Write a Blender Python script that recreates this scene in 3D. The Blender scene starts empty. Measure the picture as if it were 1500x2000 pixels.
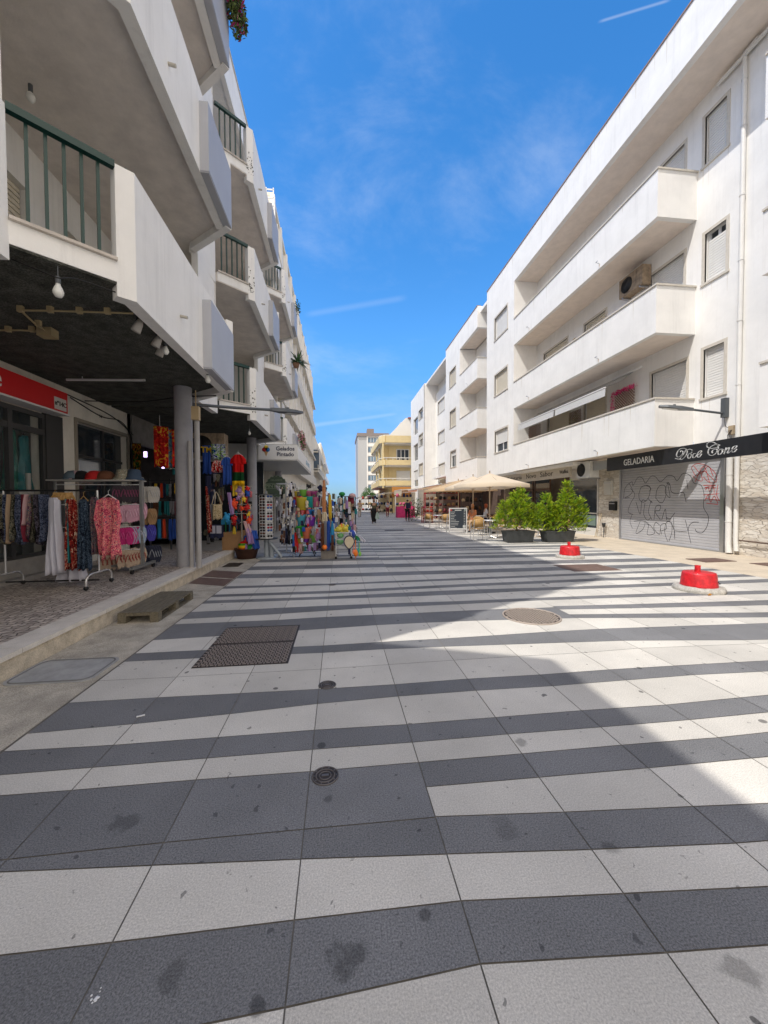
import bpy, bmesh, math, random
from mathutils import Vector, Matrix, noise
R = math.radians
SC = bpy.context.scene
COL = SC.collection
PI = math.pi
ordn = ('first', 'second', 'third', 'fourth', 'fifth', 'sixth', 'seventh', 'eighth', 'ninth', 'tenth', 'eleventh', 'twelfth', 'thirteenth', 'fourteenth', 'fifteenth', 'sixteenth')

# ---------------------------------------------------------------- camera
YAW, PITCH, ROLL, EYE, FPX = R(6.705), R(1.50), R(-0.26), 1.5, 750.0
_f = Vector((math.sin(YAW)*math.cos(PITCH), math.cos(YAW)*math.cos(PITCH), -math.sin(PITCH)))
_r0 = Vector((math.cos(YAW), -math.sin(YAW), 0)); _u0 = _r0.cross(_f)
_r = _r0*math.cos(ROLL)+_u0*math.sin(ROLL); _u = _u0*math.cos(ROLL)-_r0*math.sin(ROLL)
CAMP = Vector((0, 0, EYE))
cd = bpy.data.cameras.new('camera'); cam = bpy.data.objects.new('camera', cd); COL.objects.link(cam)
cam.matrix_world = Matrix(((_r.x, _u.x, -_f.x, 0), (_r.y, _u.y, -_f.y, 0), (_r.z, _u.z, -_f.z, EYE), (0, 0, 0, 1)))
cd.sensor_fit = 'HORIZONTAL'; cd.sensor_width = 36; cd.lens = 18; cd.clip_start = 0.05; cd.clip_end = 9000
SC.camera = cam

# ---------------------------------------------------------------- light
SUN_EL, SUN_AZ = R(56.0), math.atan2(-0.853, -0.522)      # azimuth the light comes from, clockwise from +Y
SUN_STRENGTH, SKY_STRENGTH, EXPOSURE = 2.12, 0.15, 0.90
BACK_FILL = (6.3, 5.6, 4.8, 1)  # added sky glow behind the viewer, neutral fill for the shaded side
sd = bpy.data.lights.new('sun', 'SUN'); sd.energy = SUN_STRENGTH; sd.angle = R(0.55); sd.color = (1, .955, .89)
so = bpy.data.objects.new('sun', sd); COL.objects.link(so)
_sv = Vector((math.sin(SUN_AZ)*math.cos(SUN_EL), math.cos(SUN_AZ)*math.cos(SUN_EL), math.sin(SUN_EL)))
so.rotation_euler = _sv.to_track_quat('Z', 'Y').to_euler(); so.location = (-30, -20, 60)
W = bpy.data.worlds.new('World'); SC.world = W; W.use_nodes = True
nt = W.node_tree; N = nt.nodes; L = nt.links; N.clear()
out = N.new('ShaderNodeOutputWorld'); bg = N.new('ShaderNodeBackground'); bg.inputs[1].default_value = SKY_STRENGTH
sky = N.new('ShaderNodeTexSky'); sky.sky_type = 'NISHITA'; sky.sun_disc = False
sky.sun_elevation = SUN_EL; sky.sun_rotation = SUN_AZ; sky.altitude = 0; sky.air_density = 1.0; sky.dust_density = 0.35; sky.ozone_density = 3.0
def wn(t, **k):
    n = N.new(t)
    for a, b in k.items(): setattr(n, a, b)
    return n
tc = wn('ShaderNodeTexCoord')
hs = wn('ShaderNodeHueSaturation'); hs.inputs['Saturation'].default_value = 1.32; hs.inputs['Value'].default_value = 1.0
L.new(sky.outputs[0], hs.inputs['Color'])
# thin cirrus: stretched noise on the view direction of the dome, plus three vapour trails
mp = wn('ShaderNodeMapping'); mp.inputs['Rotation'].default_value = (R(20), R(-35), R(25)); mp.inputs['Scale'].default_value = (1.5, 3.0, 2.6)
L.new(tc.outputs['Generated'], mp.inputs['Vector'])
n1 = wn('ShaderNodeTexNoise'); n1.inputs['Scale'].default_value = 1.7; n1.inputs['Detail'].default_value = 9; n1.inputs['Roughness'].default_value = .62; n1.inputs['Distortion'].default_value = .25
L.new(mp.outputs[0], n1.inputs['Vector'])
cr = wn('ShaderNodeMapRange'); cr.interpolation_type = 'SMOOTHSTEP'; cr.inputs[1].default_value = .50; cr.inputs[2].default_value = .85; cr.inputs[3].default_value = 0; cr.inputs[4].default_value = .24
L.new(n1.outputs[0], cr.inputs[0])
def vdir(x, y): return (_f + _r*((x-750)/FPX) - _u*((y-1000)/FPX)).normalized()
cloud = cr.outputs[0]
for (x0, y0, x1, y1, wd, st) in ((1165, 44, 1315, -2, .0026, .20), (560, 838, 790, 806, .0085, .15), (590, 616, 800, 580, .010, .08)):
    a, b = vdir(x0, y0), vdir(x1, y1); n = a.cross(b).normalized(); m = (a+b).normalized(); half = math.acos(max(-1, min(1, a.dot(b))))/2
    d = wn('ShaderNodeVectorMath', operation='DOT_PRODUCT'); d.inputs[1].default_value = n; L.new(tc.outputs['Generated'], d.inputs[0])
    ab = wn('ShaderNodeMath', operation='ABSOLUTE'); L.new(d.outputs['Value'], ab.inputs[0])
    r1 = wn('ShaderNodeMapRange'); r1.interpolation_type = 'SMOOTHSTEP'; r1.inputs[1].default_value = wd; r1.inputs[2].default_value = 0; r1.inputs[3].default_value = 0; r1.inputs[4].default_value = st
    L.new(ab.outputs[0], r1.inputs[0])
    e = wn('ShaderNodeVectorMath', operation='DOT_PRODUCT'); e.inputs[1].default_value = m; L.new(tc.outputs['Generated'], e.inputs[0])
    r2 = wn('ShaderNodeMapRange'); r2.interpolation_type = 'SMOOTHSTEP'; r2.inputs[1].default_value = math.cos(half); r2.inputs[2].default_value = math.cos(half*.75)
    L.new(e.outputs['Value'], r2.inputs[0])
    mu = wn('ShaderNodeMath', operation='MULTIPLY'); L.new(r1.outputs[0], mu.inputs[0]); L.new(r2.outputs[0], mu.inputs[1])
    mx = wn('ShaderNodeMath', operation='MAXIMUM'); L.new(cloud, mx.inputs[0]); L.new(mu.outputs[0], mx.inputs[1]); cloud = mx.outputs[0]
# clear deep blue low over the sea ahead; bright fill glow added to the unseen half of the sky behind the viewer
sx = wn('ShaderNodeSeparateXYZ'); L.new(tc.outputs['Generated'], sx.inputs[0])
hz = wn('ShaderNodeMapRange'); hz.interpolation_type = 'SMOOTHSTEP'; hz.inputs[1].default_value = .0; hz.inputs[2].default_value = .42; L.new(sx.outputs[2], hz.inputs[0])
hm = wn('ShaderNodeMix'); hm.data_type = 'RGBA'; L.new(hz.outputs[0], hm.inputs['Factor']); hm.inputs[6].default_value = (.21, .33, .56, 1); hm.inputs[7].default_value = (1, 1, 1, 1)
hx = wn('ShaderNodeMix'); hx.data_type = 'RGBA'; hx.blend_type = 'MULTIPLY'; hx.inputs['Factor'].default_value = 1; L.new(hs.outputs[0], hx.inputs[6]); L.new(hm.outputs[2], hx.inputs[7])
mix = wn('ShaderNodeMix'); mix.data_type = 'RGBA'
L.new(cloud, mix.inputs['Factor']); L.new(hx.outputs[2], mix.inputs[6]); mix.inputs[7].default_value = (3.6, 3.9, 4.3, 1)
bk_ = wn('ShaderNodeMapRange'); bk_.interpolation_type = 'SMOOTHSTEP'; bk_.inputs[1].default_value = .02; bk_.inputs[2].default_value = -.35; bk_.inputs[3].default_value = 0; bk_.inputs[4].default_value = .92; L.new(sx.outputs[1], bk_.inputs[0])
m2 = wn('ShaderNodeMix'); m2.data_type = 'RGBA'; L.new(bk_.outputs[0], m2.inputs['Factor']); L.new(mix.outputs[2], m2.inputs[6]); m2.inputs[7].default_value = BACK_FILL
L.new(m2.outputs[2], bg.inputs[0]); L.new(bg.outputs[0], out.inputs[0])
SC.view_settings.view_transform = 'Standard'; SC.view_settings.look = 'None'; SC.view_settings.gamma = 1
SC.view_settings.exposure = EXPOSURE
SC.cycles.max_bounces = 8; SC.cycles.diffuse_bounces = 6; SC.cycles.transparent_max_bounces = 12
SC.cycles.use_denoising = True

# ---------------------------------------------------------------- pixel -> world helpers
def ray(x, y): return _f + _r*((x-750)/FPX) - _u*((y-1000)/FPX)
def gz(x, y, z=0.0): d = ray(x, y); return CAMP + d*((z-EYE)/d.z)
def gx(x, y, X): d = ray(x, y); return CAMP + d*(X/d.x)
def gy(x, y, Y): d = ray(x, y); return CAMP + d*(Y/d.y)

# ---------------------------------------------------------------- mesh helpers
class MB:
    def __init__(s): s.v = []; s.f = []; s.sm = []; s.mi = []
    def add(s, vs, fs, sm=False, mi=0):
        o = len(s.v); s.v += [Vector(v) for v in vs]
        for f in fs: s.f.append([o+i for i in f]); s.sm.append(sm); s.mi.append(mi)
        return s
    def box(s, x0, x1, y0, y1, z0, z1, mi=0, rot=None, c=None):
        x0, x1 = min(x0, x1), max(x0, x1); y0, y1 = min(y0, y1), max(y0, y1); z0, z1 = min(z0, z1), max(z0, z1)
        vs = [(x, y, z) for z in (z0, z1) for (x, y) in ((x0, y0), (x1, y0), (x1, y1), (x0, y1))]
        if rot is not None:
            c = Vector(c if c else ((x0+x1)/2, (y0+y1)/2, (z0+z1)/2)); vs = [rot @ (Vector(v)-c)+c for v in vs]
        return s.add(vs, [(3, 2, 1, 0), (4, 5, 6, 7), (0, 1, 5, 4), (1, 2, 6, 5), (2, 3, 7, 6), (3, 0, 4, 7)], mi=mi)
    def prism(s, pts, z0, z1, mi=0):
        a = sum(pts[i][0]*pts[(i+1) % len(pts)][1]-pts[(i+1) % len(pts)][0]*pts[i][1] for i in range(len(pts)))
        if a < 0: pts = pts[::-1]
        n = len(pts); vs = [(p[0], p[1], z0) for p in pts]+[(p[0], p[1], z1) for p in pts]
        return s.add(vs, [tuple(range(n))[::-1], tuple(range(n, 2*n))]+[(i, (i+1) % n, n+(i+1) % n, n+i) for i in range(n)], mi=mi)
    def slabwall(s, p, q, t, z0, z1, mi=0):          # vertical wall from p to q, thickness t to the left of p->q
        d = (Vector(q)-Vector(p)).normalized(); n = Vector((-d.y, d.x))*t
        return s.prism([p, q, (q[0]+n.x, q[1]+n.y), (p[0]+n.x, p[1]+n.y)], z0, z1, mi)
    def quad(s, a, b, c, d, mi=0): return s.add([a, b, c, d], [(0, 1, 2, 3)], mi=mi)
    def tube(s, pts, r, n=8, caps=True, sm=True, mi=0, rr=None, flat=None):
        P = [Vector(p) for p in pts]; vs = []; fs = []; up = None
        for i, p in enumerate(P):
            t = (P[min(i+1, len(P)-1)]-P[max(i-1, 0)])
            t = t.normalized() if t.length > 1e-9 else Vector((0, 0, 1))
            if up is None:
                a = Vector((0, 0, 1)) if abs(t.z) < .9 else Vector((1, 0, 0)); up = (a-t*a.dot(t)).normalized()
            else:
                up = up-t*up.dot(t); up = up.normalized() if up.length > 1e-6 else Vector((1, 0, 0))
            b = t.cross(up); ri = rr[i] if rr else r
            for k in range(n):
                an = 2*PI*k/n; vs.append(p+(up*math.cos(an)+b*math.sin(an)*(flat or 1))*ri)
        for i in range(len(P)-1):
            for k in range(n): fs.append((i*n+k, i*n+(k+1) % n, (i+1)*n+(k+1) % n, (i+1)*n+k))
        s.add(vs, fs, sm, mi)
        if caps: s.add(vs[:n], [tuple(range(n))[::-1]], mi=mi); s.add(vs[-n:], [tuple(range(n))], mi=mi)
        return s
    def cyl(s, c, r, z0, z1, n=20, r1=None, mi=0, sm=True):
        return s.tube([(c[0], c[1], z0), (c[0], c[1], z1)], r, n, True, sm, mi, [r, r1 if r1 is not None else r])
    def lathe(s, prof, c=(0, 0, 0), n=20, sm=True, mi=0, sx=1, sy=1):
        vs = []; fs = []
        for (r, z) in prof:
            for k in range(n): a = 2*PI*k/n; vs.append((c[0]+r*math.cos(a)*sx, c[1]+r*math.sin(a)*sy, c[2]+z))
        for i in range(len(prof)-1):
            for k in range(n): fs.append((i*n+k, i*n+(k+1) % n, (i+1)*n+(k+1) % n, (i+1)*n+k))
        fs.append(tuple(range(n))[::-1]); m = (len(prof)-1)*n; fs.append(tuple(range(m, m+n)))
        return s.add(vs, fs, sm, mi)
    def ball(s, c, r, n=12, m=8, sx=1, sy=1, sz=1, mi=0):
        return s.lathe([(max(1e-4, r*math.sin(PI*i/m)), -r*math.cos(PI*i/m)*sz) for i in range(m+1)], c, n, True, mi, sx, sy)
    def xf(s, mtx, start=0):
        for i in range(start, len(s.v)): s.v[i] = mtx @ s.v[i]
        return s
    def build(s, name, m, parent=None, w=True):
        me = bpy.data.meshes.new(name); vs = s.v
        if parent is not None and w:
            inv = parent.matrix_basis.inverted() if parent.parent is None else (parent.parent.matrix_basis @ parent.matrix_basis).inverted()
            vs = [inv @ v for v in vs]
        me.from_pydata([tuple(v) for v in vs], [], s.f)
        ms = m if isinstance(m, (list, tuple)) else [m]
        for x in ms: me.materials.append(x)
        me.polygons.foreach_set('use_smooth', s.sm)
        if len(ms) > 1: me.polygons.foreach_set('material_index', s.mi)
        me.update()
        o = bpy.data.objects.new(name, me); COL.objects.link(o)
        if parent is not None: o.parent = parent
        return o
    def solo(s, name, m, label, cat, group=None, loc=None, kind=None):   # one-mesh thing; its origin at loc
        e = None
        if loc is not None:
            lv = Vector(loc); s.v = [v-lv for v in s.v]
        o = s.build(name, m)
        if loc is not None: o.location = loc
        return tag(o, label, cat, group, kind)
def tag(o, label=None, cat=None, group=None, kind=None):
    if label: o['label'] = label
    if cat: o['category'] = cat
    if group: o['group'] = group
    if kind: o['kind'] = kind
    return o
def thing(name, label, cat, loc=(0, 0, 0), rz=0, group=None):
    o = bpy.data.objects.new(name, None); COL.objects.link(o); o.empty_display_size = .1
    o.location = loc; o.rotation_euler = (0, 0, rz); o.matrix_basis = Matrix.Translation(loc) @ Matrix.Rotation(rz, 4, 'Z')
    return tag(o, label, cat, group)
def struct(mb, name, m, label=None):
    o = mb.build(name, m); o['kind'] = 'structure'; o['label'] = label or name.replace('_', ' ')
    return o
KIDS = {}
def kids(o): return [c for c in bpy.data.objects if c.parent is o]
def dup(root, loc, rz=None, label=None, group=None, scale=None, ch=None):
    r = root.copy(); COL.objects.link(r); r.location = loc
    if rz is not None: r.rotation_euler = (0, 0, rz)
    if scale is not None: r.scale = (scale,)*3 if not isinstance(scale, tuple) else scale
    if label: r['label'] = label
    if group: r['group'] = group
    for c in (ch if ch is not None else kids(root)):
        k = c.copy(); COL.objects.link(k); k.parent = r
        for g in kids(c):
            d = g.copy(); COL.objects.link(d); d.parent = k
    return r
def catmull(pts, n=6):
    P = [Vector(p) for p in pts]; P = [P[0]*2-P[1]]+P+[P[-1]*2-P[-2]]; o = []
    for i in range(1, len(P)-2):
        for k in range(n):
            t = k/n; a, b, c, d = P[i-1:i+3]
            o.append(.5*((2*b)+(c-a)*t+(2*a-5*b+4*c-d)*t*t+(3*b-a-3*c+d)*t**3))
    o.append(P[-2]); return o

# ---------------------------------------------------------------- materials
def srgb(h):
    h = h.lstrip('#'); c = [int(h[i:i+2], 16)/255 for i in (0, 2, 4)]
    return tuple((x/12.92 if x <= .04045 else ((x+.055)/1.055)**2.4) for x in c)
MATS = {}
def M(name, col, rough=.7, var=.0, scale=4, bump=0, bscale=60, metal=0, spec=.4, streak=0, spk=0, spks=300, alpha=None, trans=0, emit=None, stretch=None, cl=0, sub=0):
    if name in MATS: return MATS[name]
    if isinstance(col, str): col = srgb(col)
    m = bpy.data.materials.new(name); m.use_nodes = True; MATS[name] = m
    t = m.node_tree; b = t.nodes['Principled BSDF']; lk = t.links
    b.inputs['Base Color'].default_value = (*col, 1); b.inputs['Roughness'].default_value = rough; b.inputs['Metallic'].default_value = metal
    b.inputs['Specular IOR Level'].default_value = spec
    if cl: b.inputs['Coat Weight'].default_value = cl; b.inputs['Coat Roughness'].default_value = .1
    if trans: b.inputs['Transmission Weight'].default_value = trans
    if alpha is not None: b.inputs['Alpha'].default_value = alpha
    if emit: b.inputs['Emission Color'].default_value = (*emit[0], 1); b.inputs['Emission Strength'].default_value = emit[1]
    if var or bump or streak or spk:
        tcn = t.nodes.new('ShaderNodeTexCoord'); vec = tcn.outputs['Object']
        if stretch:
            mpn = t.nodes.new('ShaderNodeMapping'); mpn.inputs['Scale'].default_value = stretch; lk.new(vec, mpn.inputs['Vector']); vec = mpn.outputs[0]
    cur = None
    def mul(fac_socket, lo, hi, a=0.35, z=.65):
        nonlocal cur
        mr = t.nodes.new('ShaderNodeMapRange'); mr.inputs[1].default_value = a; mr.inputs[2].default_value = z; mr.inputs[3].default_value = lo; mr.inputs[4].default_value = hi
        lk.new(fac_socket, mr.inputs[0])
        mx = t.nodes.new('ShaderNodeMix'); mx.data_type = 'RGBA'; mx.blend_type = 'MULTIPLY'; mx.inputs['Factor'].default_value = 1
        if cur is None: mx.inputs[6].default_value = (*col, 1)
        else: lk.new(cur, mx.inputs[6])
        lk.new(mr.outputs[0], mx.inputs[7]); cur = mx.outputs[2]
    if var:
        nz = t.nodes.new('ShaderNodeTexNoise'); nz.inputs['Scale'].default_value = scale; nz.inputs['Detail'].default_value = 6; nz.inputs['Roughness'].default_value = .65
        lk.new(vec, nz.inputs['Vector']); mul(nz.outputs[0], 1-var, 1+var*.5)
    if streak:                                    # rain streaks and dirt running down a wall
        mpn = t.nodes.new('ShaderNodeMapping'); mpn.inputs['Scale'].default_value = (3.5, 3.5, .22); lk.new(tcn.outputs['Object'], mpn.inputs['Vector'])
        nz = t.nodes.new('ShaderNodeTexNoise'); nz.inputs['Scale'].default_value = 1.6; nz.inputs['Detail'].default_value = 7; nz.inputs['Roughness'].default_value = .7
        lk.new(mpn.outputs[0], nz.inputs['Vector']); mul(nz.outputs[0], 1.0, 1-streak, .52, .78)
    if spk:
        nz = t.nodes.new('ShaderNodeTexNoise'); nz.inputs['Scale'].default_value = spks; nz.inputs['Detail'].default_value = 2
        lk.new(vec, nz.inputs['Vector']); mul(nz.outputs[0], 1-spk, 1+spk)
    if cur is not None: lk.new(cur, b.inputs['Base Color'])
    if bump:
        nb = t.nodes.new('ShaderNodeTexNoise'); nb.inputs['Scale'].default_value = bscale; nb.inputs['Detail'].default_value = 4
        lk.new(vec, nb.inputs['Vector']); bp = t.nodes.new('ShaderNodeBump'); bp.inputs['Strength'].default_value = bump; bp.inputs['Distance'].default_value = .01
        lk.new(nb.outputs[0], bp.inputs['Height']); lk.new(bp.outputs[0], b.inputs['Normal'])
    return m
def FAB(name, cols, scale=25, rough=.85, dist=1.5, kind='noise', bands=None):     # printed cloth: several colours in patches
    if name in MATS: return MATS[name]
    m = bpy.data.materials.new(name); m.use_nodes = True; MATS[name] = m
    t = m.node_tree; b = t.nodes['Principled BSDF']; b.inputs['Roughness'].default_value = rough; b.inputs['Specular IOR Level'].default_value = .15
    tcn = t.nodes.new('ShaderNodeTexCoord'); rp = t.nodes.new('ShaderNodeValToRGB'); rp.color_ramp.interpolation = 'CONSTANT'
    if kind == 'noise':
        n = t.nodes.new('ShaderNodeTexNoise'); n.inputs['Scale'].default_value = scale; n.inputs['Detail'].default_value = 3; n.inputs['Distortion'].default_value = dist
        t.links.new(tcn.outputs['Object'], n.inputs['Vector']); src = n.outputs[0]; lo, hi = .33, .67
    elif kind == 'cell':
        n = t.nodes.new('ShaderNodeTexVoronoi'); n.inputs['Scale'].default_value = scale; t.links.new(tcn.outputs['Object'], n.inputs['Vector'])
        sp = t.nodes.new('ShaderNodeSeparateColor'); t.links.new(n.outputs['Color'], sp.inputs[0]); src = sp.outputs[0]; lo, hi = 0, 1
    else:
        sp = t.nodes.new('ShaderNodeSeparateXYZ'); t.links.new(tcn.outputs['Object'], sp.inputs[0])
        mr = t.nodes.new('ShaderNodeMapRange'); mr.inputs[1].default_value = bands[0]; mr.inputs[2].default_value = bands[1]
        t.links.new(sp.outputs[{'x': 0, 'y': 1, 'z': 2}[kind]], mr.inputs[0]); src = mr.outputs[0]; lo, hi = 0, 1
    t.links.new(src, rp.inputs[0]); cr_ = rp.color_ramp; k = len(cols)
    for i, c in enumerate(cols):
        c = srgb(c) if isinstance(c, str) else c; pos = lo+(hi-lo)*i/k
        e = cr_.elements[i] if i < 2 else cr_.elements.new(pos)
        e.position = pos; e.color = (*c, 1)
    t.links.new(rp.outputs[0], b.inputs['Base Color'])
    return m
plaster = M('plaster', (.80, .79, .765), .85, var=.06, scale=1.3, bump=.25, bscale=70, streak=.13)
plaster_old = M('old_plaster', (.84, .83, .80), .85, var=.06, scale=1.2, bump=.25, bscale=60, streak=.15)
soffit_m = M('soffit_plaster', (.76, .70, .64), .9, var=.12, scale=3, bump=.2, bscale=50)
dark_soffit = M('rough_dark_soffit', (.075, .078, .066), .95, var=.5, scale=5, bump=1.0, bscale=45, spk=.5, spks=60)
soffit_r = M('balcony_soffit', (.78, .69, .61), .9, var=.08, scale=3)
cream = M('cream_plaster', (.70, .66, .57), .85, var=.06, scale=1.5, bump=.15, bscale=60, streak=.15)
yellowp = M('yellow_plaster', (.74, .60, .33), .85, var=.06, scale=1.5, streak=.08)
stone_trim = M('stone_trim', (.58, .54, .47), .7, var=.1, scale=12, bump=.2)
green_metal = M('dark_green_metal', (.006, .040, .032), .35, spec=.5)
greybox = M('blue_grey_panel', (.42, .43, .465), .5, var=.04, scale=2)
white_metal = M('white_metal', (.72, .72, .72), .35)
steel = M('galvanised_steel', (.45, .46, .48), .35, metal=.8)
dark_metal = M('dark_grey_metal', (.035, .037, .04), .45)
glass_dark = M('window_glass', (.03, .04, .05), .06, spec=.8)
glass_grey = M('reflecting_glass', (.10, .14, .19), .08, spec=.8)
shutter_w = M('white_roller_shutter', (.74, .73, .70), .6, var=.03)
shutter_c = M('cream_roller_shutter', (.66, .60, .48), .6, var=.04)
black_m = M('black_paint', (.012, .012, .013), .5)
concrete = M('concrete', (.33, .31, .28), .9, var=.15, scale=6, bump=.4)
pvc = M('grey_pipe', (.36, .35, .345), .5, var=.1, scale=5)
col_grey = M('grey_painted_column', (.34, .34, .365), .75, var=.10, scale=5, bump=.25, bscale=80)
# ---------------------------------------------------------------- ground
def stone_mat(name, col, spk, stain=.5, gumcol=(.02, .02, .022), specks=150, tint=.08):
    m = bpy.data.materials.new(name); m.use_nodes = True; MATS[name] = m
    t = m.node_tree; b = t.nodes['Principled BSDF']; lk = t.links; nd = t.nodes.new
    b.inputs['Specular IOR Level'].default_value = .25
    tcn = nd('ShaderNodeTexCoord'); v = tcn.outputs['Object']
    def noise_(sc, det=3, ro=.6, dist=0):
        n = nd('ShaderNodeTexNoise'); n.inputs['Scale'].default_value = sc; n.inputs['Detail'].default_value = det; n.inputs['Roughness'].default_value = ro; n.inputs['Distortion'].default_value = dist
        lk.new(v, n.inputs['Vector']); return n.outputs[0]
    def mr(s, a, z, lo, hi, sm=False):
        n = nd('ShaderNodeMapRange'); n.inputs[1].default_value = a; n.inputs[2].default_value = z; n.inputs[3].default_value = lo; n.inputs[4].default_value = hi
        if sm: n.interpolation_type = 'SMOOTHSTEP'
        lk.new(s, n.inputs[0]); return n.outputs[0]
    def mulc(a, s):
        n = nd('ShaderNodeMix'); n.data_type = 'RGBA'; n.blend_type = 'MULTIPLY'; n.inputs['Factor'].default_value = 1
        if isinstance(a, tuple): n.inputs[6].default_value = (*a, 1)
        else: lk.new(a, n.inputs[6])
        lk.new(s, n.inputs[7]); return n.outputs[2]
    c = mulc(col, mr(noise_(specks, 2, .7), .3, .7, 1-spk, 1+spk))
    c = mulc(c, mr(noise_(420, 2, .7), .3, .7, 1-spk*.5, 1+spk*.5))
    c = mulc(c, mr(noise_(1.1, 5, .6), .3, .7, 1-tint, 1+tint))
    c = mulc(c, mr(noise_(3.2, 8, .72, .6), .60, .76, 1, 1-stain*.30, True))     # dirty patches
    at = nd('ShaderNodeAttribute'); at.attribute_name = 'tone'; c = mulc(c, at.outputs['Fac'])
    # trodden chewing gum and drips: irregular dark spots of several sizes
    for (sc, thr, keep, dk) in ((2.6, .06, .76, .30), (6.0, .075, .74, .45), (1.1, .05, .72, .35), (13, .09, .80, .62)):
        wv = nd('ShaderNodeTexNoise'); wv.inputs['Scale'].default_value = sc*3; lk.new(v, wv.inputs['Vector'])
        ad = nd('ShaderNodeMixRGB'); ad.inputs[0].default_value = .06; lk.new(v, ad.inputs[1]); lk.new(wv.outputs['Color'], ad.inputs[2])
        vo = nd('ShaderNodeTexVoronoi'); vo.voronoi_dimensions = '2D'; vo.inputs['Scale'].default_value = sc; lk.new(ad.outputs[0], vo.inputs['Vector'])
        sp = nd('ShaderNodeSeparateColor'); lk.new(vo.outputs['Color'], sp.inputs[0])
        on = mr(sp.outputs[0], keep, keep+.001, 0, 1); size = mr(sp.outputs[1], 0, 1, thr*.35, thr)
        lt = nd('ShaderNodeMath'); lt.operation = 'SUBTRACT'; lk.new(size, lt.inputs[0]); lk.new(vo.outputs['Distance'], lt.inputs[1])
        e = mr(lt.outputs[0], 0, thr*.12, 0, 1); mm = nd('ShaderNodeMath'); mm.operation = 'MULTIPLY'; lk.new(e, mm.inputs[0]); lk.new(on, mm.inputs[1])
        mx = nd('ShaderNodeMix'); mx.data_type = 'RGBA'; k = mr(mm.outputs[0], 0, 1, 0, 1-dk); lk.new(k, mx.inputs['Factor']); lk.new(c, mx.inputs[6]); mx.inputs[7].default_value = (*gumcol, 1); c = mx.outputs[2]
    # a few larger old spills and damp patches of irregular outline
    for (px_, py_, r_, dk) in ((-1.02, 1.90, .085, .65), (.02, 1.23, .07, .55), (1.26, 1.05, .07, .66), (.75, 1.66, .09, .8), (-.53, 1.25, .06, .7), (-.07, 1.93, .035, .6), (1.12, 2.24, .05, .6), (1.15, 1.50, .05, .65), (-.25, 1.14, .03, .5), (1.9, 1.42, .07, .75), (.3, 1.33, .03, .55)):
        nz = nd('ShaderNodeTexNoise'); nz.inputs['Scale'].default_value = 14; nz.inputs['Detail'].default_value = 5; lk.new(v, nz.inputs['Vector'])
        dd = nd('ShaderNodeVectorMath'); dd.operation = 'DISTANCE'; lk.new(v, dd.inputs[0]); dd.inputs[1].default_value = (px_, py_, 0)
        ad = nd('ShaderNodeMath'); ad.operation = 'MULTIPLY_ADD'; lk.new(nz.outputs[0], ad.inputs[0]); ad.inputs[1].default_value = r_*2.2; lk.new(dd.outputs['Value'], ad.inputs[2])
        c = mulc(c, mr(ad.outputs[0], r_*1.45, r_*2.0, dk, 1, True))
    lk.new(c, b.inputs['Base Color'])
    lk.new(mr(noise_(2, 4), .3, .7, .62, .85), b.inputs['Roughness'])
    bp = nd('ShaderNodeBump'); bp.inputs['Strength'].default_value = .25; bp.inputs['Distance'].default_value = .003
    lk.new(noise_(specks*.6, 3), bp.inputs['Height']); lk.new(bp.outputs[0], b.inputs['Normal'])
    return m
slab_white = stone_mat('pale_stone_slab', (.55, .525, .475), .24, tint=.13)
slab_dark = stone_mat('dark_stone_slab', (.170, .171, .175), .46, tint=.16, gumcol=(.03, .032, .036))
joint_m = M('slab_joint_mortar', (.17, .155, .13), .95, var=.3, scale=8)
earth = M('ground_dust', (.30, .28, .25), .95, var=.1, scale=.5)

g = MB(); g.box(-4000, 4000, -200, 5200, -2.2, -.012); struct(g, 'ground', earth, 'flat town ground beneath the street')
XJ = [-2.04+.622*i for i in range(0, 5)]+[1.08+.64*i for i in range(0, 12)]      # longitudinal joints
XJ = [-2.03, -1.40, -.78, -.17, .445, 1.07, 1.715, 2.375, 3.02, 3.66, 4.30, 4.94, 5.58, 6.22, 6.86, 7.50, 8.16]
def B(pts): return sorted([tuple(gz(x, y))[:2] for x, y in pts])
def Yat(b, X):
    if X <= b[0][0]: a, c = b[0], b[1]
    elif X >= b[-1][0]: a, c = b[-2], b[-1]
    else:
        for a, c in zip(b, b[1:]):
            if a[0] <= X <= c[0]: break
    sl = (c[1]-a[1])/max(1e-6, c[0]-a[0])
    if X < b[0][0] or X > b[-1][0]: sl = max(-.03, min(.03, sl)); e = b[0] if X < b[0][0] else b[-1]; return e[1]+sl*(X-e[0])
    return a[1]+sl*(X-a[0])
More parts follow.
